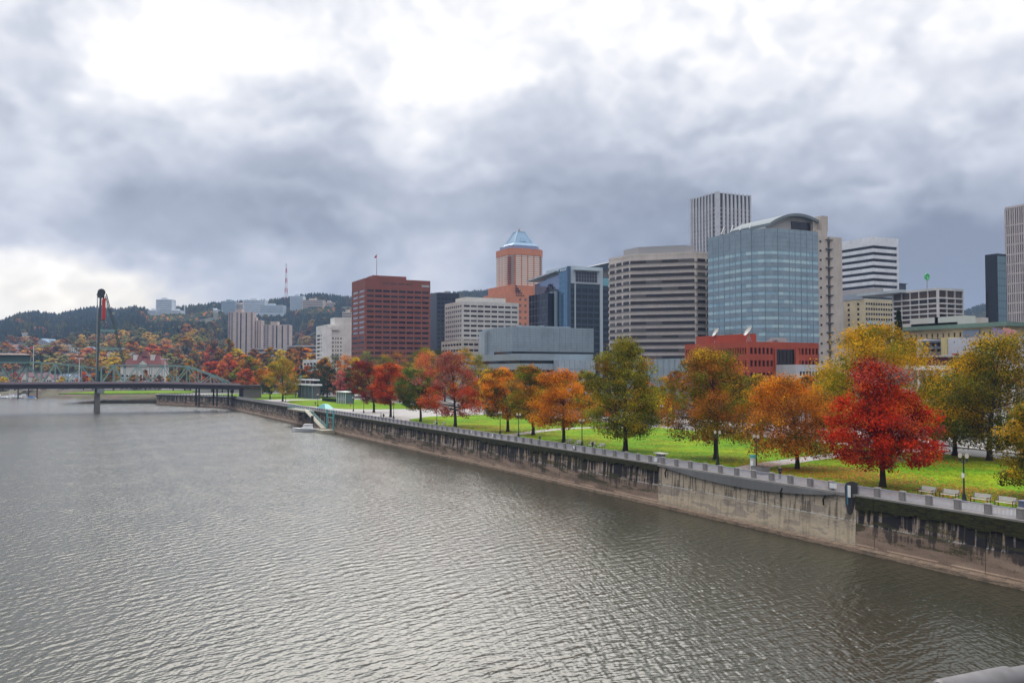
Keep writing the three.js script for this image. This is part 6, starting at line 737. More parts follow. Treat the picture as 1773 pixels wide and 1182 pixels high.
{
  const W = [wallMat('house_white', .62, .6, .57), wallMat('house_cream', .55, .48, .40), wallMat('house_blue', .36, .48, .55), wallMat('house_grey', .36, .37, .4)], Rf = [std('roof_plum', .17, .09, .10, .9), std('roof_slate', .12, .15, .2, .9), std('roof_brown', .15, .09, .07, .9), std('roof_blue', .2, .28, .36, .9)], r = rng(90);
  for (let k = 0; k < 7; k++) house(`gabled ${k % 3 === 1 ? 'cream' : 'white'} row house with plum roof behind the bridge truss`, 22 + k * 10.5, 800 + (k % 2) * 8, 5.2, 12, 9 + (k % 3), 4, W[k % 3 === 1 ? 1 : 0], Rf[0], { group: 'row houses behind the bridge' });
  for (let k = 0; k < 6; k++) house(`gabled ${k % 2 ? 'pale blue row house with blue roof' : 'white row house with slate roof'} behind the bridge truss`, 103 + k * 11, 812 + (k % 2) * 6, 5.6, 12, 10, 3.4, W[k % 2 ? 2 : 0], Rf[k % 2 ? 3 : 1], { group: 'blue row houses behind the bridge' });
  const hl = [[8, 598], [24, 590], [38, 604], [47, 611], [58, 594], [64, 598], [70, 594], [76, 599], [82, 596], [30, 585], [40, 583], [100, 604], [108, 606], [118, 606], [128, 610], [135, 605], [72, 617], [88, 622], [112, 624], [140, 618], [172, 612], [60, 622], [95, 628], [150, 612], [213, 612], [18, 618], [186, 622], [46, 590], [20, 606], [228, 622]]; hl.forEach(([px, row], k) => { const pale = k >= 4 && k < 9; house(pale ? 'pale blue roofed house in the cluster on the slope' : `small ${k % 2 ? 'cream' : 'white'} house with ${['plum', 'slate', 'brown', 'blue'][k % 4]} roof among the autumn trees on the slope`, px, distFor(px, row), 9 + 3 * r(), 12, 5 + 2 * r(), 3, pale ? W[3] : W[k % 2], pale ? Rf[3] : Rf[k % 4], { foot: 1, group: pale ? 'blue roofed houses on the slope' : 'hillside houses', turn: (r() - .5) * 1.2 }); });
  { // large white house with red hipped roof
    const D = 770, A = hillPt(208, D), m = D / F, t = thing('riverside_hotel', 'large white hotel with steep maroon roof, dormer and white chimneys behind the bridge', 'building', [A.x, GROUND, A.z]), g = (name, mb, mat) => { const q = new THREE.Mesh(mb.geom(), mat); q.name = name; t.add(q); return q; }, w = 72 * m, y = row => CAMY + (HORIZON - row) * m - GROUND, eave = y(634), top = y(615), wt = W[0], rf = std('roof_maroon', .17, .055, .05, .9), d = 16;
    g('wall', new MB().box(0, w, -.5, eave, -d, 0), wt); g('roof', new MB().hex([[-.8, eave, .8], [w + .8, eave, .8], [w + .8, eave, -d - .8], [-.8, eave, -d - .8]], [[9, top, -d * .4], [w - 5, top, -d * .4], [w - 5, top, -d * .6], [9, top, -d * .6]]), rf); for (const u of [.31, .73]) { const c = g('chimney', new MB().box(u * w - 1.6, u * w + 1.6, eave + 1, y(613), -d * .45, -d * .2), wt); const cap = new THREE.Mesh(new MB().box(u * w - 2, u * w + 2, y(613), y(612), -d * .47, -d * .18).geom(), rf); cap.name = 'chimney_cap'; c.add(cap); } g('roof_tower', new MB().hex([[w * .45, top - 1, -4], [w * .6, top - 1, -4], [w * .6, top - 1, -10], [w * .45, top - 1, -10]], [[w * .48, y(608), -5], [w * .57, y(608), -5], [w * .57, y(608), -9], [w * .48, y(608), -9]]), rf);
    const dm = new MB(); dm.box(w * .46, w * .64, eave, eave + 2.4, -2, 1).tri([w * .46, eave + 2.4, 1], [w * .64, eave + 2.4, 1], [w * .55, eave + 5.4, 1]); g('dormer', dm, wt); g('dormer_roof', new MB().hex([[w * .45, eave + 2.2, 1.3], [w * .55, eave + 5.3, 1.3], [w * .55, eave + 5.3, -5], [w * .45, eave + 2.2, -5]], [[w * .45, eave + 2.6, 1.3], [w * .55, eave + 5.8, 1.3], [w * .55, eave + 5.8, -5], [w * .45, eave + 2.6, -5]]).hex([[w * .55, eave + 5.3, 1.3], [w * .65, eave + 2.2, 1.3], [w * .65, eave + 2.2, -5], [w * .55, eave + 5.3, -5]], [[w * .55, eave + 5.8, 1.3], [w * .65, eave + 2.6, 1.3], [w * .65, eave + 2.6, -5], [w * .55, eave + 5.8, -5]]), rf); for (let k = 0; k < 9; k++) for (let j = 0; j < 4; j++) g('window', new MB().box(w * (k + .3) / 9, w * (k + .7) / 9, 1 + j * 3.4, 2.7 + j * 3.4, 0, .12), GL[1]); t.rotation.y = -YAW;
  }
  { const p = hillPt(57, 820), y1 = CAMY + (HORIZON - 598) * 820 / F, t = thing('flagpole', 'white flagpole with a flag above the row houses behind the bridge', 'flagpole', [p.x, GROUND, p.z]); part(t, 'pole', new MB().tube([[p.x, GROUND, p.z], [p.x, y1, p.z]], [.35, .2], 7), std('letters_white', .75, .76, .78, .6)); const q = new MB(); for (let k = 0; k < 4; k++) q.quad([p.x - k * .8, y1 - 2.4 - k * .3, p.z + Math.sin(k) * .3], [p.x - (k + 1) * .8, y1 - 2.7 - k * .3, p.z + Math.sin(k + 1) * .3], [p.x - (k + 1) * .8, y1 - .5 - k * .3, p.z + Math.sin(k + 1) * .3], [p.x - k * .8, y1 - .2 - k * .3, p.z + Math.sin(k) * .3]); part(t, 'flag', q, std('flag_red', .5, .1, .09, .9, { side: THREE.DoubleSide })); }
}

// ---------------------------------------------------------------- lift bridge
const BZ = -525, X = (px, row = 660) => onZ(px, row, BZ).x, BY = (row, px = 168) => onZ(px, row, BZ).y;
{
  const br = thing('lift_bridge', 'green steel truss lift bridge with a tall tower and red counterweight', 'bridge', [X(168), 0, BZ]), steel = std('bridge_green', .19, .32, .30, .6), tower = std('tower_dark', .05, .075, .075, .6), dark = std('bridge_dark', .035, .028, .032, .8), conc = std('pier_concrete', .17, .155, .14, .9, { map: weather }), dTop = BY(664), dBot = BY(671.5), W2 = 15, xL = -190, xR = 84;
  const bend = x => x > 40 ? -(x - 40) * .028 : 0; // deck falls gently toward the shore
  const seg = []; for (let k = 0; k <= 24; k++) seg.push(lerp(xL, xR, k / 24)); const deck = new MB(), fas = new MB(), kerb = new MB(); for (let k = 0; k < 24; k++) { const a = seg[k], b = seg[k + 1], ya = dTop + bend(a), yb = dTop + bend(b); deck.hex([[a, ya - .5, BZ + 2], [b, yb - .5, BZ + 2], [b, yb - .5, BZ - W2 - 2], [a, ya - .5, BZ - W2 - 2]], [[a, ya, BZ + 2], [b, yb, BZ + 2], [b, yb, BZ - W2 - 2], [a, ya, BZ - W2 - 2]]); for (const z of [BZ + 1.2, BZ - W2 - 1.2]) { fas.hex([[a, ya - 2.6, z + .25], [b, yb - 2.6, z + .25], [b, yb - 2.6, z - .25], [a, ya - 2.6, z - .25]], [[a, ya - .5, z + .25], [b, yb - .5, z + .25], [b, yb - .5, z - .25], [a, ya - .5, z - .25]]); } kerb.hex([[a, ya, BZ + 2.15], [b, yb, BZ + 2.15], [b, yb, BZ + 1.95], [a, ya, BZ + 1.95]], [[a, ya + 1.05, BZ + 2.15], [b, yb + 1.05, BZ + 2.15], [b, yb + 1.05, BZ + 1.95], [a, ya + 1.05, BZ + 1.95]]); }
  part(br, 'deck', deck, std('bridge_deck', .10, .09, .095, .9)); part(br, 'plate_girder', fas, dark); part(br, 'parapet', kerb, std('bridge_parapet', .28, .22, .24, .8));
  // trusses: [x of panel points, height of top chord]
  const truss = (pts, z, name) => { const hgt = k => dTop + bend(pts[k][0]) + pts[k][1]; for (let k = 0; k < pts.length; k++) { const x = pts[k][0], yb = dTop + bend(x) - .2; if (pts[k][1] > .5) part(br, 'truss_post', new MB().bar([x, yb, z], [x, hgt(k), z], .38), steel); if (k + 1 < pts.length) { const x2 = pts[k + 1][0], yb2 = dTop + bend(x2) - .2; part(br, 'top_chord', new MB().bar([x, hgt(k), z], [x2, hgt(k + 1), z], .55), steel); part(br, 'truss_diagonal', k % 2 ? new MB().bar([x, hgt(k), z], [x2, yb2, z], .4) : new MB().bar([x, yb, z], [x2, hgt(k + 1), z], .4), steel); } } };
  const side = [[175, 8.6], [197, 9.6], [216, 9.9], [238, 9.9], [262, 9.9], [284, 9.9], [305, 9.8], [328, 9.6], [348, 7.6], [370, 5.2], [391, 2.6], [404, 0]].map(([px, h]) => [X(px), h]), lift = [[166, 8.2], [140, 9.2], [117, 10], [94, 10.6], [70, 11], [45, 11.2], [20, 11.2], [-6, 11.2], [-32, 11]].map(([px, h]) => [X(px), h]);
  for (const z of [BZ, BZ - W2]) { truss(side, z); truss(lift, z); }
  for (const [x, h] of [...side.slice(2, 8), ...lift.slice(2)]) part(br, 'cross_strut', new MB().bar([x, dTop + h, BZ], [x, dTop + h, BZ - W2], .4), steel);
  // tower
  const tx = X(167), bx = X(217), yT = BY(505), foot = BY(637, 216); for (const z of [BZ, BZ - W2]) { part(br, 'tower_leg', new MB().bar([tx, dTop - 2, z], [tx + 1.4, yT, z], .75, .9), tower); part(br, 'tower_back_leg', new MB().bar([bx, foot, z], [X(181), BY(508), z], .4, .5), tower); for (const [row, a, c] of [[571, 170, 199.5], [603, 170, 208]]) part(br, 'tower_strut', new MB().bar([X(a), BY(row), z], [X(c), BY(row), z], .4, .6), steel); part(br, 'tower_brace', new MB().bar([X(198), BY(571), z], [tx, BY(603), z], .35), steel).userData = {};
    const sh = new MB().tube([[X(172.5), BY(506), z + .8], [X(172.5), BY(506), z - .8]], [1.95, 1.95], 20); part(br, 'sheave_wheel', sh, std('sheave', .03, .04, .045, .5)); part(br, 'lift_cable', new MB().tube([[X(166.3), BY(506), z], [X(166.3), dTop + 8, z]], [.12, .12], 5), std('cable', .3, .32, .33, .5)); part(br, 'tower_ladder', new MB().bar([X(182), BY(540), z], [X(184), BY(516), z], .2), steel); }
  for (let k = 0; k < 3; k++) { const y = lerp(dTop + 14, yT - 6, k / 2); part(br, 'tower_cross_brace', new MB().bar([tx + 1, y, BZ], [tx + 1, y + 5, BZ - W2], .2).bar([tx + 1, y + 5, BZ], [tx + 1, y, BZ - W2], .2), tower); }
  part(br, 'counterweight', new MB().box(X(174.6), X(180.2), BY(552), BY(516), BZ - W2 + 1, BZ + .9), std('counterweight_red', .48, .03, .025, .6), 'bright red counterweight hanging in the tower'); part(br, 'counterweight_rope', new MB().bar([X(177.5), BY(516), BZ - 2], [X(176.5), BY(506), BZ - 2], .5).bar([X(177.5), BY(516), BZ - W2 + 2], [X(176.5), BY(506), BZ - W2 + 2], .5), dark);
  // machine house on the lift span
  part(br, 'machine_house', new MB().box(X(-30), X(51), BY(627), BY(615.5), BZ - W2 + 2, BZ + .5), std('machine_green', .06, .10, .10, .7)); part(br, 'machine_house_roof', new MB().hex([[X(-32), BY(615.5), BZ + 1.5], [X(53), BY(615.5), BZ + 1.5], [X(53), BY(615.5), BZ - W2 + 1], [X(-32), BY(615.5), BZ - W2 + 1]], [[X(-20), BY(612.5), BZ - 4], [X(40), BY(612.5), BZ - 4], [X(40), BY(612.5), BZ - W2 + 5], [X(-20), BY(612.5), BZ - W2 + 5]]), std('machine_roof', .15, .11, .10, .8)); part(br, 'machine_platform', new MB().box(X(-35), X(55), BY(629), BY(627.6), BZ - W2, BZ + 2), steel);
  for (const px of [-150, 168.5]) for (const z of [BZ - 1, BZ - W2]) part(br, 'pier', new MB().hex([[X(px) - 1.5, -3, z + 1.5], [X(px) + 1.5, -3, z + 1.5], [X(px) + 1.5, -3, z - 1.5], [X(px) - 1.5, -3, z - 1.5]], [[X(px) - 1.1, dTop - 2.6, z + 1.2], [X(px) + 1.1, dTop - 2.6, z + 1.2], [X(px) + 1.1, dTop - 2.6, z - 1.2], [X(px) - 1.1, dTop - 2.6, z - 1.2]]), conc);
  part(br, 'bearing', new MB().box(X(168.5) - .2, X(168.5) + 3.2, dTop - 5, dTop - 2.7, BZ + 1.2, BZ + 2.4), std('bearing_grey', .2, .22, .23, .6)); for (const px of [345, 376, 402]) for (const z of [BZ - 1, BZ - W2]) part(br, 'approach_column', new MB().tube([[X(px), 2, z], [X(px), dTop + bend(X(px)) - 2.4, z]], [.42, .42], 10), dark); part(br, 'abutment', new MB().box(86, 96, PARK - .2, dTop - 3.2, BZ - W2, BZ), conc); part(br, 'approach_deck', new MB().box(84, 170, dTop - 2.7, dTop - 1.3, BZ - W2 - 1, BZ + 1.2), dark);
  for (const px of [284.5, 136]) { const x = X(px), l = thing('bridge_lamp', px > 200 ? 'tall white lamp mast on the shore span of the bridge' : 'slim white lamp mast on the lift span of the bridge', 'street lamp', [x, dTop, BZ + 1]); part(l, 'mast', new MB().tube([[x, dTop, BZ + 1], [x, BY(621), BZ + 1]], [.22, .14], 7), std('letters_white', .75, .76, .78, .6)); part(l, 'lamp_head', new MB().box(x - 2.2, x + 2.2, BY(621), BY(620), BZ + .6, BZ + 1.4), std('letters_white', .75, .76, .78, .6)); }
}
// ---------------------------------------------------------------- cars
const tyreM = std('tyre', .012, .012, .013, .9), rimM = std('rim', .35, .35, .36, .35, { metalness: .6 }), lampM = std('headlight', .6, .6, .58, .2), tailM = std('taillight', .35, .015, .01, .3), carGlass = glass('car_glass', .01, .012, .015, .05);
function makeCar(name, label, kind, paint, group) { // length along z, nose toward -z
  const t = thing(name, label, name === 'pickup_truck' ? 'truck' : 'car', [0, 0, 0], group), g = (nm, gg, m, parent = t) => { const q = new THREE.Mesh(gg, m); q.name = nm; parent.add(q); return q; };
  const ext = (pts, w, bev) => { const s = new THREE.Shape(pts.map(p => new THREE.Vector2(...p))), e = new THREE.ExtrudeGeometry(s, { depth: w - 2 * bev, bevelEnabled: true, bevelSize: bev, bevelThickness: bev, bevelSegments: 2 }); e.translate(0, 0, -w / 2 + bev); e.rotateY(Math.PI / 2); return e; };
  const low = [[-2.2, .35], [-2.25, .7], [-2.0, .88], [-1.0, .98], [1.25, 1.0], [2.1, .95], [2.25, .7], [2.2, .35]]; g('body', ext(low, 1.76, .1), paint);
  if (kind === 'pickup') { g('cabin', ext([[-.95, .95], [-.35, 1.6], [.55, 1.62], [.7, .95]], 1.6, .1), paint); g('windows', ext([[-.72, 1.02], [-.3, 1.5], [.45, 1.52], [.55, 1.02]], 1.64, .03), carGlass); g('bed', new MB().box(-.7, .7, .98, 1.16, .8, 2.1).geom(), std('bed_black', .02, .02, .02, .8)); }
  else { const suv = kind === 'suv', roof = suv ? 1.66 : 1.44; g('cabin', ext([[-1.05, .95], [-.35, roof - .03], [suv ? 1.5 : .85, roof], [suv ? 2.05 : 1.75, .97]], 1.56, .1), paint); g('windows', ext([[-.86, 1.02], [-.3, roof - .12], [suv ? 1.4 : .8, roof - .1], [suv ? 1.85 : 1.45, 1.02]], 1.62, .03), carGlass); }
  for (const z of [-1.38, 1.36]) for (const x of [-.82, .82]) { const w = g('wheel', new THREE.CylinderGeometry(.33, .33, .22, 18).rotateZ(Math.PI / 2), tyreM); w.position.set(x, .33, z); const rm = g('rim', new THREE.CylinderGeometry(.2, .2, .235, 12).rotateZ(Math.PI / 2), rimM, w); }
  for (const x of [-.62, .62]) { g('headlight', boxGeo(.34, .16, .08), lampM).position.set(x, .68, -2.27); g('taillight', boxGeo(.3, .18, .08), tailM).position.set(x, .74, 2.26); } return t;
}
{
  const paint = (k, r, g, b) => std('paint_' + k, r, g, b, .3), white = paint('white', .7, .7, .7), black = paint('black', .015, .016, .018), silver = paint('silver', .35, .36, .38), blue = paint('blue', .05, .09, .18), red = paint('red', .3, .02, .02);
  const put = (c, px, py, turn = 0, y = GROUND + .01, plane) => { const p = plane ? onZ(px, py, plane) : onY(px, py, y); c.position.set(p.x, y, p.z); c.rotation.y = turn; };
  put(makeCar('parked_car', 'white sports utility car parked on the street under the golden tree', 'suv', white), 1640, 772, .08); put(makeCar('parked_car', 'white saloon car half hidden by the scarlet maple', 'saloon', white), 1590, 773, .1); put(makeCar('parked_car', 'black car behind the white cars near the scarlet maple', 'saloon', black), 1575, 764, .1); put(makeCar('pickup_truck', 'white pickup truck on the street beyond the big lawn', 'pickup', white), 1155, 732.5, 1.2); put(makeCar('parked_car', 'black saloon car parked beyond the white pickup truck', 'saloon', black), 1143, 722, 0); put(makeCar('parked_car', 'dark blue car parked beside the black saloon beyond the pickup', 'suv', blue), 1163, 723.5, 0); put(makeCar('parked_car', 'silver car at the end of the row beyond the pickup truck', 'saloon', silver), 1183, 725, 0); put(makeCar('parked_car', 'white car parked near the small flame orange tree', 'saloon', white), 1098, 720, 0); put(makeCar('parked_car', 'red car seen between the tall olive tree and the orange tree', 'saloon', red), 1040, 716, 0);
  const dY = BY(664), bl = ['white car driving across the lift span of the bridge', 'white car beside the bridge tower', 'pale blue car on the shore span of the bridge']; [[68, white], [208, white], [256, paint('ice', .45, .52, .6)]].forEach(([px, m], k) => { const c = makeCar('bridge_car', bl[k], 'saloon', m); c.position.set(X(px), dY + .02, BZ - 2.6); c.rotation.y = Math.PI / 2; });
}
// ---------------------------------------------------------------- lamps, benches, signs in the park
{
  const iron = std('lamp_iron', .018, .026, .024, .5), globe = std('lamp_globe', .62, .56, .44, .35);
  const t = thing('park_lamp', 'dark green twin globe lamp post by the four benches with a white notice', 'street lamp', [0, 0, 0], 'twin globe park lamps'), g = (n, m, mat, par = t) => { const q = new THREE.Mesh(m.geom(), mat); q.name = n; par.add(q); return q; };
  g('base', new MB().lathe(0, 0, [[.34, 0], [.34, .18], [.26, .3], [.2, .75], [.14, .95]], 12), iron); g('post', new MB().lathe(0, 0, [[.10, .9], [.085, 2.6], [.07, 4.55], [.12, 4.6], [.07, 4.7]], 10), iron); g('arms', new MB().tube([[0, 4.45, -.42], [0, 4.3, -.2], [0, 4.45, 0], [0, 4.3, .2], [0, 4.45, .42]], [.045, .05, .06, .05, .045], 7), iron);
  for (const z of [-.42, .42]) { const gl = g('globe', new MB().lathe(0, z, [[.02, 4.76], [.12, 4.8], [.19, 4.92], [.215, 5.06], [.185, 5.2], [.1, 5.31], [.03, 5.34]], 14), globe); g('globe_holder', new MB().lathe(0, z, [[.06, 4.42], [.10, 4.62], [.17, 4.74], [.14, 4.79]], 10), iron, gl); }
  const put = (px, X0) => { const p = onX(px, 800, X0); return [p.x, PARK, p.z]; };
  t.position.set(...put(1669, 88)); const notice = new THREE.Mesh(boxGeo(.03, .5, .32), std('notice_white', .75, .75, .74, .7)); notice.name = 'notice'; notice.position.set(-.12, 2.9, 0); t.add(notice);
  const plain = copy(t, put(1243, 89), .3, 'twin globe lamp post in front of the brownish olive tree'); plain.remove(plain.children.find(c => c.name === 'notice'));
  for (const [px, label] of [[1310, 'twin globe lamp post tucked into the orange and rust tree'], [1008, 'twin globe lamp post amid the benches under the round orange tree'], [898, 'twin globe lamp post below the olive tree with orange top'], [866, 'twin globe lamp post below the orange and green tree'], [756, 'twin globe lamp post below the half bare mauve tree'], [681, 'twin globe lamp post beside the compact crimson tree'], [629, 'twin globe lamp post at the edge of the lawn by the plaza'], [611, 'twin globe lamp post on the plaza near the pink coated walker'], [549, 'twin globe lamp post on the small lawn beside a walker'], [493, 'twin globe lamp post beside the rounded olive and amber tree'], [1146, 'twin globe lamp post beside the white pickup truck']]) { const p = px === 1146 ? onY(1146, 734, PARK) : V3(...put(px, px < 700 ? (px < 640 ? 93 : 90) : 88.2)); copy(plain, [p.x, PARK, p.z], (px * 7 % 10) / 14, label); }
}
{
  const wood = std('bench_slats', .45, .43, .40, .8), iron = std('bench_iron', .05, .035, .03, .6), t = thing('park_bench', 'pale slatted bench in the row of four beside the railing', 'bench', [0, 0, 0], 'benches beside the near lamp'), g = (n, m, mat) => { const q = new THREE.Mesh(m.geom(), mat); q.name = n; t.add(q); };
  const s = new MB(); for (let k = 0; k < 5; k++) s.box(-.28 + k * .115, -.19 + k * .115, .43, .465, -1.05, 1.05); g('seat', s, wood); const b = new MB(); for (let k = 0; k < 4; k++) { const y = .55 + k * .12, x = .32 + k * .035; b.hex([[x - .015, y, 1.05], [x + .02, y, 1.05], [x + .02, y, -1.05], [x - .015, y, -1.05]], [[x + .015, y + .095, 1.05], [x + .05, y + .095, 1.05], [x + .05, y + .095, -1.05], [x + .015, y + .095, -1.05]]); } g('backrest', b, wood);
  for (const z of [-.98, .98]) { g('leg', new MB().bar([-.26, 0, z], [-.24, .43, z], .07).bar([.34, 0, z], [.3, .45, z], .07).bar([.3, .45, z], [.46, 1.0, z], .06).bar([-.28, .42, z], [.32, .42, z], .06), iron); g('armrest', new MB().bar([-.28, .43, z], [-.28, .66, z], .05).bar([-.3, .67, z], [.38, .67, z], .06), iron); }
  const at = px => { const p = onX(px, 860, 88.6); return [88.6, PARK + .03, p.z]; }; t.position.set(...at(1605)); for (const px of [1644, 1698, 1741]) copy(t, at(px), (px % 7 - 3) * .02); for (const px of [984, 1000, 1024, 1040]) copy(t, at(px), 0, 'pale slatted bench under the round orange tree').userData.group = 'benches under the orange tree'; for (const px of [752, 766]) copy(t, at(px), 0, 'pale slatted bench below the half bare mauve tree').userData.group = 'benches below the mauve tree';
}
{
  const grey = std('bin_stone', .2, .2, .2, .9, { map: speck }), pale = std('notice_white', .75, .75, .74, .7), teal = std('teal_paint', .08, .33, .33, .5), p = onX(1317, 808, 86.6), bin = thing('planter_box', 'square grey stone planter beside the path entrance', 'planter', [p.x, PARK, p.z]); part(bin, 'box', new MB().hex([[p.x - .7, PARK, p.z + 1], [p.x + .7, PARK, p.z + 1], [p.x + .7, PARK, p.z - 1], [p.x - .7, PARK, p.z - 1]], [[p.x - .8, PARK + 1.05, p.z + 1.1], [p.x + .8, PARK + 1.05, p.z + 1.1], [p.x + .8, PARK + 1.05, p.z - 1.1], [p.x - .8, PARK + 1.05, p.z - 1.1]]), grey); part(bin, 'soil', new MB().box(p.x - .7, p.x + .7, PARK + 1.05, PARK + 1.1, p.z - 1, p.z + 1), std('soil', .03, .022, .016, 1));
  const q = onX(1304, 806, 87), k = thing('information_pillar', 'slim pale information pillar with teal top by the path entrance', 'sign', [q.x, PARK, q.z]); part(k, 'pillar', new MB().box(q.x - .2, q.x + .2, PARK, PARK + 2.1, q.z - .35, q.z + .35), std('pillar_pale', .5, .52, .48, .7)); part(k, 'top', new MB().box(q.x - .24, q.x + .24, PARK + 2.1, PARK + 2.5, q.z - .4, q.z + .4), teal); part(k, 'panel', new MB().box(q.x - .22, q.x - .2, PARK + 1, PARK + 1.7, q.z - .25, q.z + .25), std('notice_white', .75, .75, .74, .7));
  const sg = (px, label, w = .55) => { const c = onX(px, 830, 81.9), t = thing('railing_sign', label, 'sign', [81.9, PARK + .5, c.z]); part(t, 'plate', new MB().box(81.86, 81.9, PARK + .35, PARK + .95, c.z - w, c.z + w), pale); part(t, 'bracket', new MB().box(81.9, 82.2, PARK + .6, PARK + .66, c.z - .05, c.z + .05), std('iron', .02, .018, .016, .7)); }; sg(1443, 'white square sign on the railing beside the dark round pier'); sg(1136, 'white sign on the railing at the left end of the clean wall section', .4); sg(994, 'small white sign on the railing below the orange tree', .3); sg(816, 'small white sign on the railing near the half bare mauve tree', .3); sg(853, 'small white sign on the railing between two lamp posts', .3);
  const c = onX(1473, 850, 81.9), d = thing('mooring_pier', 'dark rounded mooring pier with a white gauge board breaking the railing', 'pier', [82, 4.2, c.z]); part(d, 'body', new MB().lathe(82.15, c.z, [[.5, 4.1], [.75, 5.2], [.8, 6.5], [.8, 7.3], [.66, 7.62], [.3, 7.8], [.05, 7.84]], 18), std('mooring_dark', .05, .047, .05, .8, { map: weather })); part(d, 'gauge_board', new MB().box(81.2, 81.32, 6.1, 7.45, c.z + .25, c.z + .6), pale); part(d, 'gauge_edge', new MB().box(81.19, 81.31, 5.2, 7.45, c.z + .12, c.z + .24), std('gauge_blue', .05, .2, .3, .6));
  const e = onX(1140, 795, 83.2), lo = thing('lookout_table', 'flat topped stone lookout table behind the railing', 'table', [83.6, PARK, e.z]); part(lo, 'pedestal', new MB().box(83.3, 84.1, PARK, PARK + 1.35, e.z - .7, e.z + .7), grey); part(lo, 'slab', new MB().box(83.1, 84.4, PARK + 1.35, PARK + 1.5, e.z - 1.2, e.z + 1.2), std('slab_pale', .5, .48, .44, .8));
  const w = onX(1774, 886, 84), bx = thing('utility_box', 'blue grey utility box at the end of the bench row', 'box', [84.4, PARK, w.z]); part(bx, 'cabinet', new MB().box(84, 84.8, PARK, PARK + 1.5, w.z - .6, w.z + .6), std('box_slate', .1, .12, .2, .6)); part(bx, 'lid', new MB().box(83.95, 84.85, PARK + 1.5, PARK + 1.58, w.z - .65, w.z + .65), std('box_lid', .16, .18, .26, .6));
  // plaza side: pavilion, kiosk, hedge, blue bin
  const P0 = onX(512, 690, 118), P1 = onX(546, 690, 118), Yp = r => onX(530, r, 118).y, pv = thing('pavilion', 'low white roofed riverside pavilion with dark windows and a teal sign', 'building', [118, PARK, P1.z]), dk = std('pavilion_wall', .10, .10, .105, .6), wt = std('pavilion_white', .7, .71, .73, .6); part(pv, 'wall', new MB().box(119, 122, PARK, Yp(665), P0.z, P1.z - 6), dk); part(pv, 'roof', new MB().box(117, 122.6, Yp(667), Yp(664.5), P0.z - 2, P1.z - 4), wt); part(pv, 'upper_storey', new MB().box(119.5, 121.6, Yp(664.5), Yp(658.5), onX(512, 690, 118).z, onX(538, 690, 118).z), std('pavilion_glass', .02, .02, .025, .1)); part(pv, 'upper_roof', new MB().box(118.5, 122.2, Yp(658.5), Yp(656.5), P0.z - 1, onX(540, 690, 118).z), wt); for (const px of [516, 524, 532]) part(pv, 'mullion', new MB().box(119.3, 119.5, Yp(664.5), Yp(658.5), onX(px, 690, 118).z - .3, onX(px, 690, 118).z + .3), wt); for (let k = 0; k <= 5; k++) part(pv, 'column', new MB().box(117.4, 117.8, PARK, Yp(667), lerp(P0.z, P1.z - 6, k / 5) - .25, lerp(P0.z, P1.z - 6, k / 5) + .25), std('pavilion_blue', .12, .2, .3, .6)); part(pv, 'sign_post', new MB().box(118, 118.5, Yp(656.5), Yp(650), onX(519, 690, 118).z - 1.4, onX(519, 690, 118).z + 1.4), teal);
  const K0 = onX(583, 690, 112), K1 = onX(598, 690, 112), kt = thing('glass_kiosk', 'small glass kiosk with white roof behind the hedge', 'kiosk', [112, PARK, K1.z]), Yk = r => onX(590, r, 112).y; part(kt, 'glass_walls', new MB().box(112, 116, PARK, Yk(679), K0.z, K1.z), glass('kiosk_glass', .12, .17, .22, .08, .2)); part(kt, 'roof', new MB().box(111.5, 116.5, Yk(679), Yk(677.6), K0.z - .6, K1.z + .6), wt); for (let k = 0; k <= 4; k++) part(kt, 'post', new MB().box(111.85, 112, PARK, Yk(679), lerp(K0.z, K1.z, k / 4) - .15, lerp(K0.z, K1.z, k / 4) + .15), wt);
  const ha = onY(560, 694, PARK), hb = onY(606, 698.5, PARK), hg = thing('hedge', 'clipped dark green hedge along the plaza lawn', 'hedge', [ha.x, PARK, ha.z]), r = rng(17), hm = new THREE.BufferGeometry(), HP = [], HN = [], HC = [], HI = []; for (let k = 0; k < 5200; k++) { const u = r(), side = r(), dx = hb.x - ha.x, dz = hb.z - ha.z, l = Math.hypot(dx, dz), nx = -dz / l, nz = dx / l, off = side < .6 ? (r() < .5 ? -.75 : .75) : (r() - .5) * 1.5, y = side < .6 ? r() * 1.3 : 1.3 + (r() - .5) * .12, x = dx * u + nx * off + (r() - .5) * .2, z = dz * u + nz * off + (r() - .5) * .2, s = .16 + .14 * r(), b = HP.length / 3, a = r() * 6.28; HP.push(x - s * Math.cos(a), y, z - s * Math.sin(a), x + s * Math.cos(a), y + .05, z + s * Math.sin(a), x, y + s * 1.2, z); const c = pick(PAL.dark, r); for (let q = 0; q < 3; q++) { HN.push(nx * .5, .85, nz * .5); HC.push(c[0], c[1], c[2]); } HI.push(b, b + 1, b + 2); } hm.setAttribute('position', new THREE.Float32BufferAttribute(HP, 3)); hm.setAttribute('normal', new THREE.Float32BufferAttribute(HN, 3)); hm.setAttribute('color', new THREE.Float32BufferAttribute(HC, 3)); hm.setIndex(HI); const hq = new THREE.Mesh(hm, leafMat); hq.name = 'foliage'; hg.add(hq); part(hg, 'woody_core', new MB().bar([ha.x, PARK + .6, ha.z], [hb.x, PARK + .6, hb.z], 1.2, 1.15), std('hedge_core', .015, .02, .01, 1));
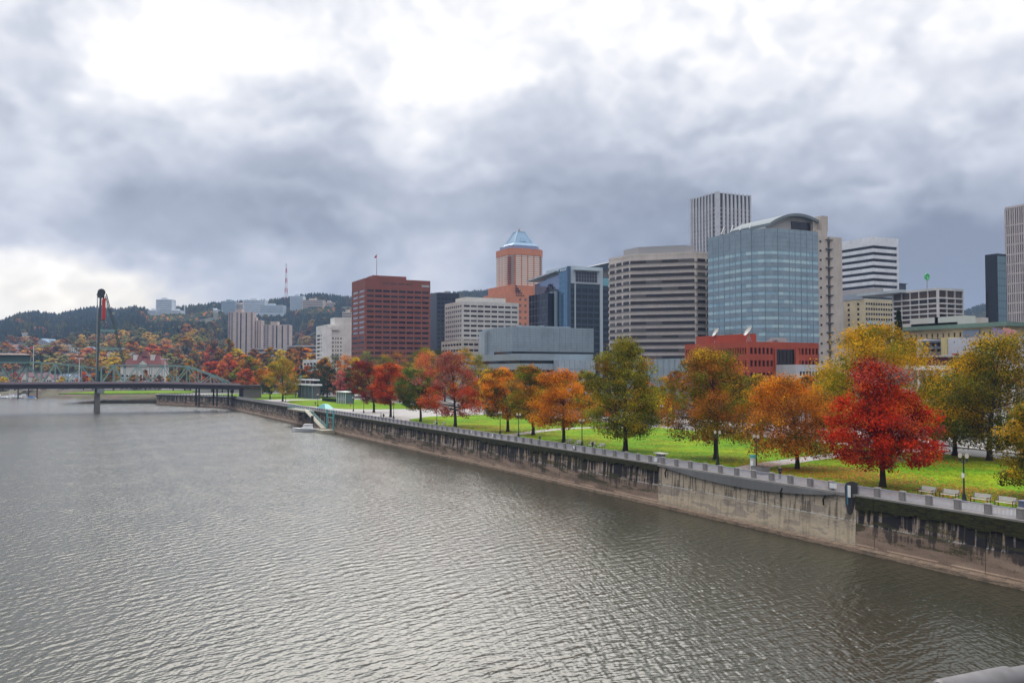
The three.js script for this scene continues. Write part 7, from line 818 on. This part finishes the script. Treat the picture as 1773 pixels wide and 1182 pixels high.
  const bb = onY(417, 688.5, PARK), bt = thing('waste_container', 'blue waste container under the end of the bridge', 'container', [bb.x, PARK, bb.z]); part(bt, 'bin', new MB().box(bb.x - 1, bb.x + 1, PARK, PARK + 1.8, bb.z - 2, bb.z + 2), std('bin_blue', .03, .06, .16, .6)); part(bt, 'lid', new MB().hex([[bb.x - 1.05, PARK + 1.8, bb.z + 2.05], [bb.x + 1.05, PARK + 1.8, bb.z + 2.05], [bb.x + 1.05, PARK + 1.8, bb.z - 2.05], [bb.x - 1.05, PARK + 1.8, bb.z - 2.05]], [[bb.x - .9, PARK + 2.1, bb.z + 2], [bb.x + .9, PARK + 2.2, bb.z + 2], [bb.x + .9, PARK + 2.2, bb.z - 2], [bb.x - .9, PARK + 2.1, bb.z - 2]]), std('bin_lid', .02, .04, .1, .6));
}
{ // landing: teal platform, gangway, float, moored boat
  const teal = std('teal_paint', .08, .33, .33, .5), tan = std('float_tan', .42, .37, .28, .8, { map: speck }), z0 = onX(512, 712, 81).z, z1 = onX(537, 714, 80).z, d = thing('boat_landing', 'teal railed landing with a gangway sloping down to a tan float', 'dock', [78, 0, z1]);
  part(d, 'platform', new MB().box(77.5, 81.5, PARK - .55, PARK, z0, z1), tan); const rl = (a, b, n) => { const m = new MB(); m.bar([a[0], a[1] + 1.1, a[2]], [b[0], b[1] + 1.1, b[2]], .09).bar([a[0], a[1] + .6, a[2]], [b[0], b[1] + .6, b[2]], .06).bar([a[0], a[1] + .2, a[2]], [b[0], b[1] + .2, b[2]], .06); for (let k = 0; k <= n; k++) { const u = k / n; m.bar([lerp(a[0], b[0], u), lerp(a[1], b[1], u), lerp(a[2], b[2], u)], [lerp(a[0], b[0], u), lerp(a[1], b[1], u) + 1.12, lerp(a[2], b[2], u)], .08); } return m; };
  part(d, 'platform_railing', rl([77.6, PARK, z0], [77.6, PARK, z1], 9), teal); part(d, 'platform_railing', rl([77.6, PARK, z0], [81.6, PARK, z0], 3), teal);
  const gA = [78.6, PARK - .1, z1], gB = [78.6, 1.2, onX(562, 744, 79).z], gw = (o) => [[gA[0] + o, gA[1], gA[2]], [gB[0] + o, gB[1], gB[2]]]; part(d, 'gangway', new MB().bar(gA, gB, 1.7, .22), tan); for (const o of [-.85, .85]) part(d, 'gangway_railing', rl(...gw(o), 10), o < 0 ? std('gangway_rail', .5, .52, .46, .7) : teal);
  const f0 = gB[2] - 2, f1 = gB[2] + 8; part(d, 'float', new MB().box(76.2, 80.6, -.4, 1.0, f0, f1), tan); for (const z of [f0 + .5, f1 - .8]) { part(d, 'guide_pile', new MB().tube([[80.2, -2, z], [80.2, PARK + 1.4, z]], [.3, .3], 10), teal); } part(d, 'pile_frame', new MB().bar([80.2, PARK + 1.2, f0 + .5], [80.2, PARK + 1.2, f1 - .8], .25).bar([80.2, PARK - 1.2, f0 + .5], [80.2, PARK - 1.2, f1 - .8], .2), teal); part(d, 'mooring_rope', new MB().tube([[80.4, 1, f1], [81, 2.6, f1 + 5], [81.5, 5.2, f1 + 9]], [.09, .09, .09], 5), std('rope', .35, .22, .14, .9)); part(d, 'black_pile', new MB().tube([[77.2, -2, f0 - 9], [77.2, 5.2, f0 - 9]], [.55, .5], 12), std('iron', .02, .018, .016, .7));
  const awn = onX(571, 700, 86); part(d, 'gate_canopy', new MB().hex([[82.6, PARK + 1.1, awn.z + 6], [86, PARK + 1.1, awn.z + 6], [86, PARK + 1.1, awn.z - 6], [82.6, PARK + 1.1, awn.z - 6]], [[83.6, PARK + 2.6, awn.z + 2], [85, PARK + 2.6, awn.z + 2], [85, PARK + 2.6, awn.z - 2], [83.6, PARK + 2.6, awn.z - 2]]), teal); for (const z of [-5.5, 5.5]) for (const x of [82.8, 85.8]) part(d, 'canopy_post', new MB().bar([x, PARK, awn.z + z], [x, PARK + 1.15, awn.z + z], .12), teal);
}
function makeBoat(label, L, hullM, group, o = {}) { // bow toward -z
  const t = thing('motor_boat', label, 'boat', [0, 0, 0], group), g = (n, m, mat) => { const q = new THREE.Mesh(m.geom(), mat); q.name = n; t.add(q); }, w = L * .17, h = new MB(), N = 8, ring = k => { const u = k / N, ww = w * Math.sqrt(clamp(1 - Math.pow(u, 2.6))) + .02, z = L / 2 - u * L, y = .95 + .5 * u * u; return [[-ww * .6, -.25, z], [ww * .6, -.25, z], [ww, y, z], [-ww, y, z]]; }; for (let k = 0; k < N; k++) { const a = ring(k), b = ring(k + 1); for (let j = 0; j < 4; j++) { const m = (j + 1) % 4; h.quad(a[j], b[j], b[m], a[m]); } } { const a = ring(0); h.quad(...a); } g('hull', h, hullM);
  const cm = o.cover ?? std('boat_white', .72, .72, .72, .4); g('cabin', new MB().hex([[-w * .75, .9, L * .3], [w * .75, .9, L * .3], [w * .6, 1.1, -L * .18], [-w * .6, 1.1, -L * .18]], [[-w * .65, 2.4, L * .26], [w * .65, 2.4, L * .26], [w * .5, 2.2, -L * .08], [-w * .5, 2.2, -L * .08]]), cm); if (!o.cover) { g('windscreen', new MB().hex([[-w * .62, 1.7, -L * .128], [w * .62, 1.7, -L * .128], [w * .6, 1.72, -L * .10], [-w * .6, 1.72, -L * .10]], [[-w * .55, 2.15, -L * .1], [w * .55, 2.15, -L * .1], [w * .55, 2.15, -L * .08], [-w * .55, 2.15, -L * .08]]), GL[0]); g('roof', new MB().box(-w * .7, w * .7, 2.42, 2.55, -L * .05, L * .28), cm); } if (o.mast) g('mast', new MB().tube([[0, 1, 0], [0, 9 + L * .3, 0]], [.12, .06], 6).bar([0, 2.9, .2], [0, 2.9, L * .4], .12), std('mast_alloy', .5, .5, .52, .4)); return t;
}
{
  const wh = std('boat_white', .72, .72, .72, .4, { side: THREE.DoubleSide }), p = onY(532, 747, 0), b = makeBoat('small white motor boat moored at the tan float', 9, wh); b.position.set(p.x - .5, 0, p.z - 1); b.rotation.y = 1.25;
  const nav = std('boat_tarp', .04, .16, .42, .7), spots = [[4, 690, 12, 0], [16, 688, 11, 1], [28, 689.5, 12, 0], [38, 687, 10, 0], [-8, 688, 13, 1], [22, 686, 11, 0]]; spots.forEach(([px, py, L, mast], k) => { const q = onY(px, py, 0), c = makeBoat(mast ? 'white sailing boat with bare mast in the marina' : 'white cabin boat in the marina under the bridge', L, wh, mast ? 'sailing boats in the marina' : 'cabin boats in the marina', { mast }); c.position.set(q.x, 0, q.z); c.rotation.y = 1.2 + k * .13; }); const q = onY(51, 690.5, 0), c = makeBoat('boat under a bright blue cover at the end of the marina', 9, wh, undefined, { cover: nav }); c.position.set(q.x, 0, q.z); c.rotation.y = 1.25;
  const fl = onY(18, 688.2, 0); solo('floating_pontoon', new MB().box(fl.x - 30, fl.x + 22, -.3, .5, fl.z - 7, fl.z - 4.5), std('pontoon', .32, .29, .26, .9), 'long grey floating pontoon behind the marina boats', 'dock'); for (const px of [30, 48, 63]) { const a = onY(px, 690, 0); solo('mooring_pile', new MB().tube([[a.x, -2, a.z - 3], [a.x, 9, a.z - 3], [a.x, 9.4, a.z - 3]], [.55, .5, .1], 10), std('pile_brown', .05, .035, .03, .9), 'dark wooden mooring pile standing in the marina', 'pile', 'marina piles'); }
}
// ---------------------------------------------------------------- people
function personGeometry(pose, cloth) { // one continuous skin from tapered bones
  const J = { hipL: [-.09, .92, 0], hipR: [.09, .92, 0], kneeL: [-.10, .50, pose.step * .12], kneeR: [.10, .50, -pose.step * .10], ankL: [-.10, .08, pose.step * .26], ankR: [.10, .08, -pose.step * .24], toeL: [-.11, .05, pose.step * .26 + .17], toeR: [.11, .05, -pose.step * .24 + .17], pel: [0, .95, 0], chest: [0, 1.28, .01], neck: [0, 1.47, .02], head: [0, 1.62, .04], shL: [-.19, 1.40, 0], shR: [.19, 1.40, 0], elL: [-.26, 1.14, pose.arm * .10 - .03], elR: [.26, 1.14, pose.arm * .10 - .03], haL: [-.22, .94 + pose.arm * .2, pose.arm * .32 + .05], haR: [.22, .94 + pose.arm * .2, pose.arm * .32 + .05] };
  const B = [['hipL', 'kneeL', .095, .062], ['hipR', 'kneeR', .095, .062], ['kneeL', 'ankL', .062, .043], ['kneeR', 'ankR', .062, .043], ['ankL', 'toeL', .05, .038], ['ankR', 'toeR', .05, .038], ['hipL', 'hipR', .11, .11], ['pel', 'chest', .135, .155], ['chest', 'neck', .12, .06], ['neck', 'head', .06, .085], ['head', 'head', .105, .105], ['shL', 'shR', .075, .075], ['shL', 'elL', .06, .047], ['shR', 'elR', .06, .047], ['elL', 'haL', .046, .036], ['elR', 'haR', .046, .036]], res = 56, mc = new MarchingCubes(res, new THREE.MeshBasicMaterial(), false, false, 60000), half = res / 2, S = .98; mc.isolation = 0;
  for (let k = 0; k < res; k++) for (let j = 0; j < res; j++) for (let i = 0; i < res; i++) { const x = (i - half) / half * S, y = (j - half) / half * S + .9, z = (k - half) / half * S; let e = 0; for (const [a, b, ra, rb] of B) { const A = J[a], C = J[b], dx = C[0] - A[0], dy = C[1] - A[1], dz = C[2] - A[2], l2 = dx * dx + dy * dy + dz * dz || 1e-9, t = clamp(((x - A[0]) * dx + (y - A[1]) * dy + (z - A[2]) * dz) / l2), d = Math.hypot(x - A[0] - dx * t, y - A[1] - dy * t, z - A[2] - dz * t) - (ra + (rb - ra) * t); e += Math.exp(-34 * d); } mc.field[i + j * res + k * res * res] = Math.log(Math.max(e, 1e-12)) / 34; }
  mc.update(); const n = mc.count ?? mc.geometry.drawRange.count, P = [], N = [], C = []; for (let k = 0; k < n; k++) { const x = mc.positionArray[k * 3] * S, y = mc.positionArray[k * 3 + 1] * S + .9, z = mc.positionArray[k * 3 + 2] * S; P.push(x, y, z); N.push(mc.normalArray[k * 3], mc.normalArray[k * 3 + 1], mc.normalArray[k * 3 + 2]); const hand = Math.hypot(x - J.haR[0], y - J.haR[1], z - J.haR[2]) < .07 || Math.hypot(x - J.haL[0], y - J.haL[1], z - J.haL[2]) < .07, c = y > 1.68 || (y > 1.5 && z < .0) ? cloth.hair : y > 1.48 || hand ? [.42, .26, .19] : y > .93 || Math.abs(x) > .2 ? cloth.top : y > .1 ? cloth.legs : [.02, .018, .016]; C.push(...c); }
  const g = new THREE.BufferGeometry(); g.setAttribute('position', new THREE.Float32BufferAttribute(P, 3)); g.setAttribute('normal', new THREE.Float32BufferAttribute(N, 3)); g.setAttribute('color', new THREE.Float32BufferAttribute(C, 3)); return g;
}
{
  const m = new THREE.MeshStandardMaterial({ vertexColors: true, roughness: .9 }), who = [['person in a black jacket standing at the railing before the orange tree', onX(1351, 820, 84.6), { arm: .9, step: .1 }, { top: [.02, .02, .022], legs: [.03, .03, .04], hair: [.04, .025, .02] }, -1.2], ['person in dark clothes leaning on the railing near the benches', onX(935, 760, 83.5), { arm: 1, step: 0 }, { top: [.03, .03, .06], legs: [.02, .02, .03], hair: [.02, .015, .012] }, -1.57], ['person in a pale jacket sitting point on the promenade by the orange tree benches', onX(1026, 770, 85.6), { arm: .4, step: .6 }, { top: [.05, .045, .05], legs: [.04, .05, .08], hair: [.45, .4, .36] }, .2], ['person in a pink coat walking on the plaza', onY(606.5, 704, PARK), { arm: .3, step: 1 }, { top: [.5, .06, .12], legs: [.05, .03, .05], hair: [.03, .02, .02] }, .6], ['person in black walking with a companion on the promenade', onX(664, 718, 85.5), { arm: .2, step: .9 }, { top: [.02, .02, .02], legs: [.02, .02, .025], hair: [.02, .02, .02] }, 2.8], ['person in a white top walking on the promenade', onX(659.5, 718, 86.2), { arm: .3, step: .8 }, { top: [.55, .55, .55], legs: [.04, .05, .08], hair: [.06, .04, .03] }, 2.8], ['person in dark clothes standing on the small lawn by a lamp', onY(545.5, 702, PARK), { arm: .2, step: .2 }, { top: [.03, .03, .035], legs: [.03, .03, .035], hair: [.02, .02, .02] }, .3]];
  who[2][0] = 'person in dark clothes with pale hair near the benches'; for (const [label, p, pose, cloth, turn] of who) { const t = thing('person', label, 'person', [p.x, PARK + .03, p.z]), q = new THREE.Mesh(personGeometry(pose, cloth), m); q.name = 'body'; t.add(q); t.rotation.y = turn; }
}
// ---------------------------------------------------------------- pipe railing of the viewer's own bridge, lower right corner
{
  const c = camera.position, P = (px, py, d) => atD(px, py, d).toArray(), t = thing('bridge_handrail', 'grey metal pipe handrail with a sleeve joint close by', 'railing', P(1700, 1200, 1.6)), steel = std('galvanised', .15, .145, .15, .5, { metalness: .3, map: speck });
  const a = P(1631, 1207, 1.62), b = P(1752, 1182, 1.66), e = P(2100, 1112, 1.78); part(t, 'pipe', new MB().tube([b, e], [.026, .026], 20), steel); part(t, 'sleeve', new MB().tube([a, [lerp(a[0], b[0], .02), lerp(a[1], b[1], .02), lerp(a[2], b[2], .02)], [lerp(a[0], b[0], .97), lerp(a[1], b[1], .97), lerp(a[2], b[2], .97)], b], [.026, .031, .031, .027], 24), steel);
}

scene.traverse(o => { if (o.isMesh) o.castShadow = o.receiveShadow = true; });
renderer.render(scene, camera);
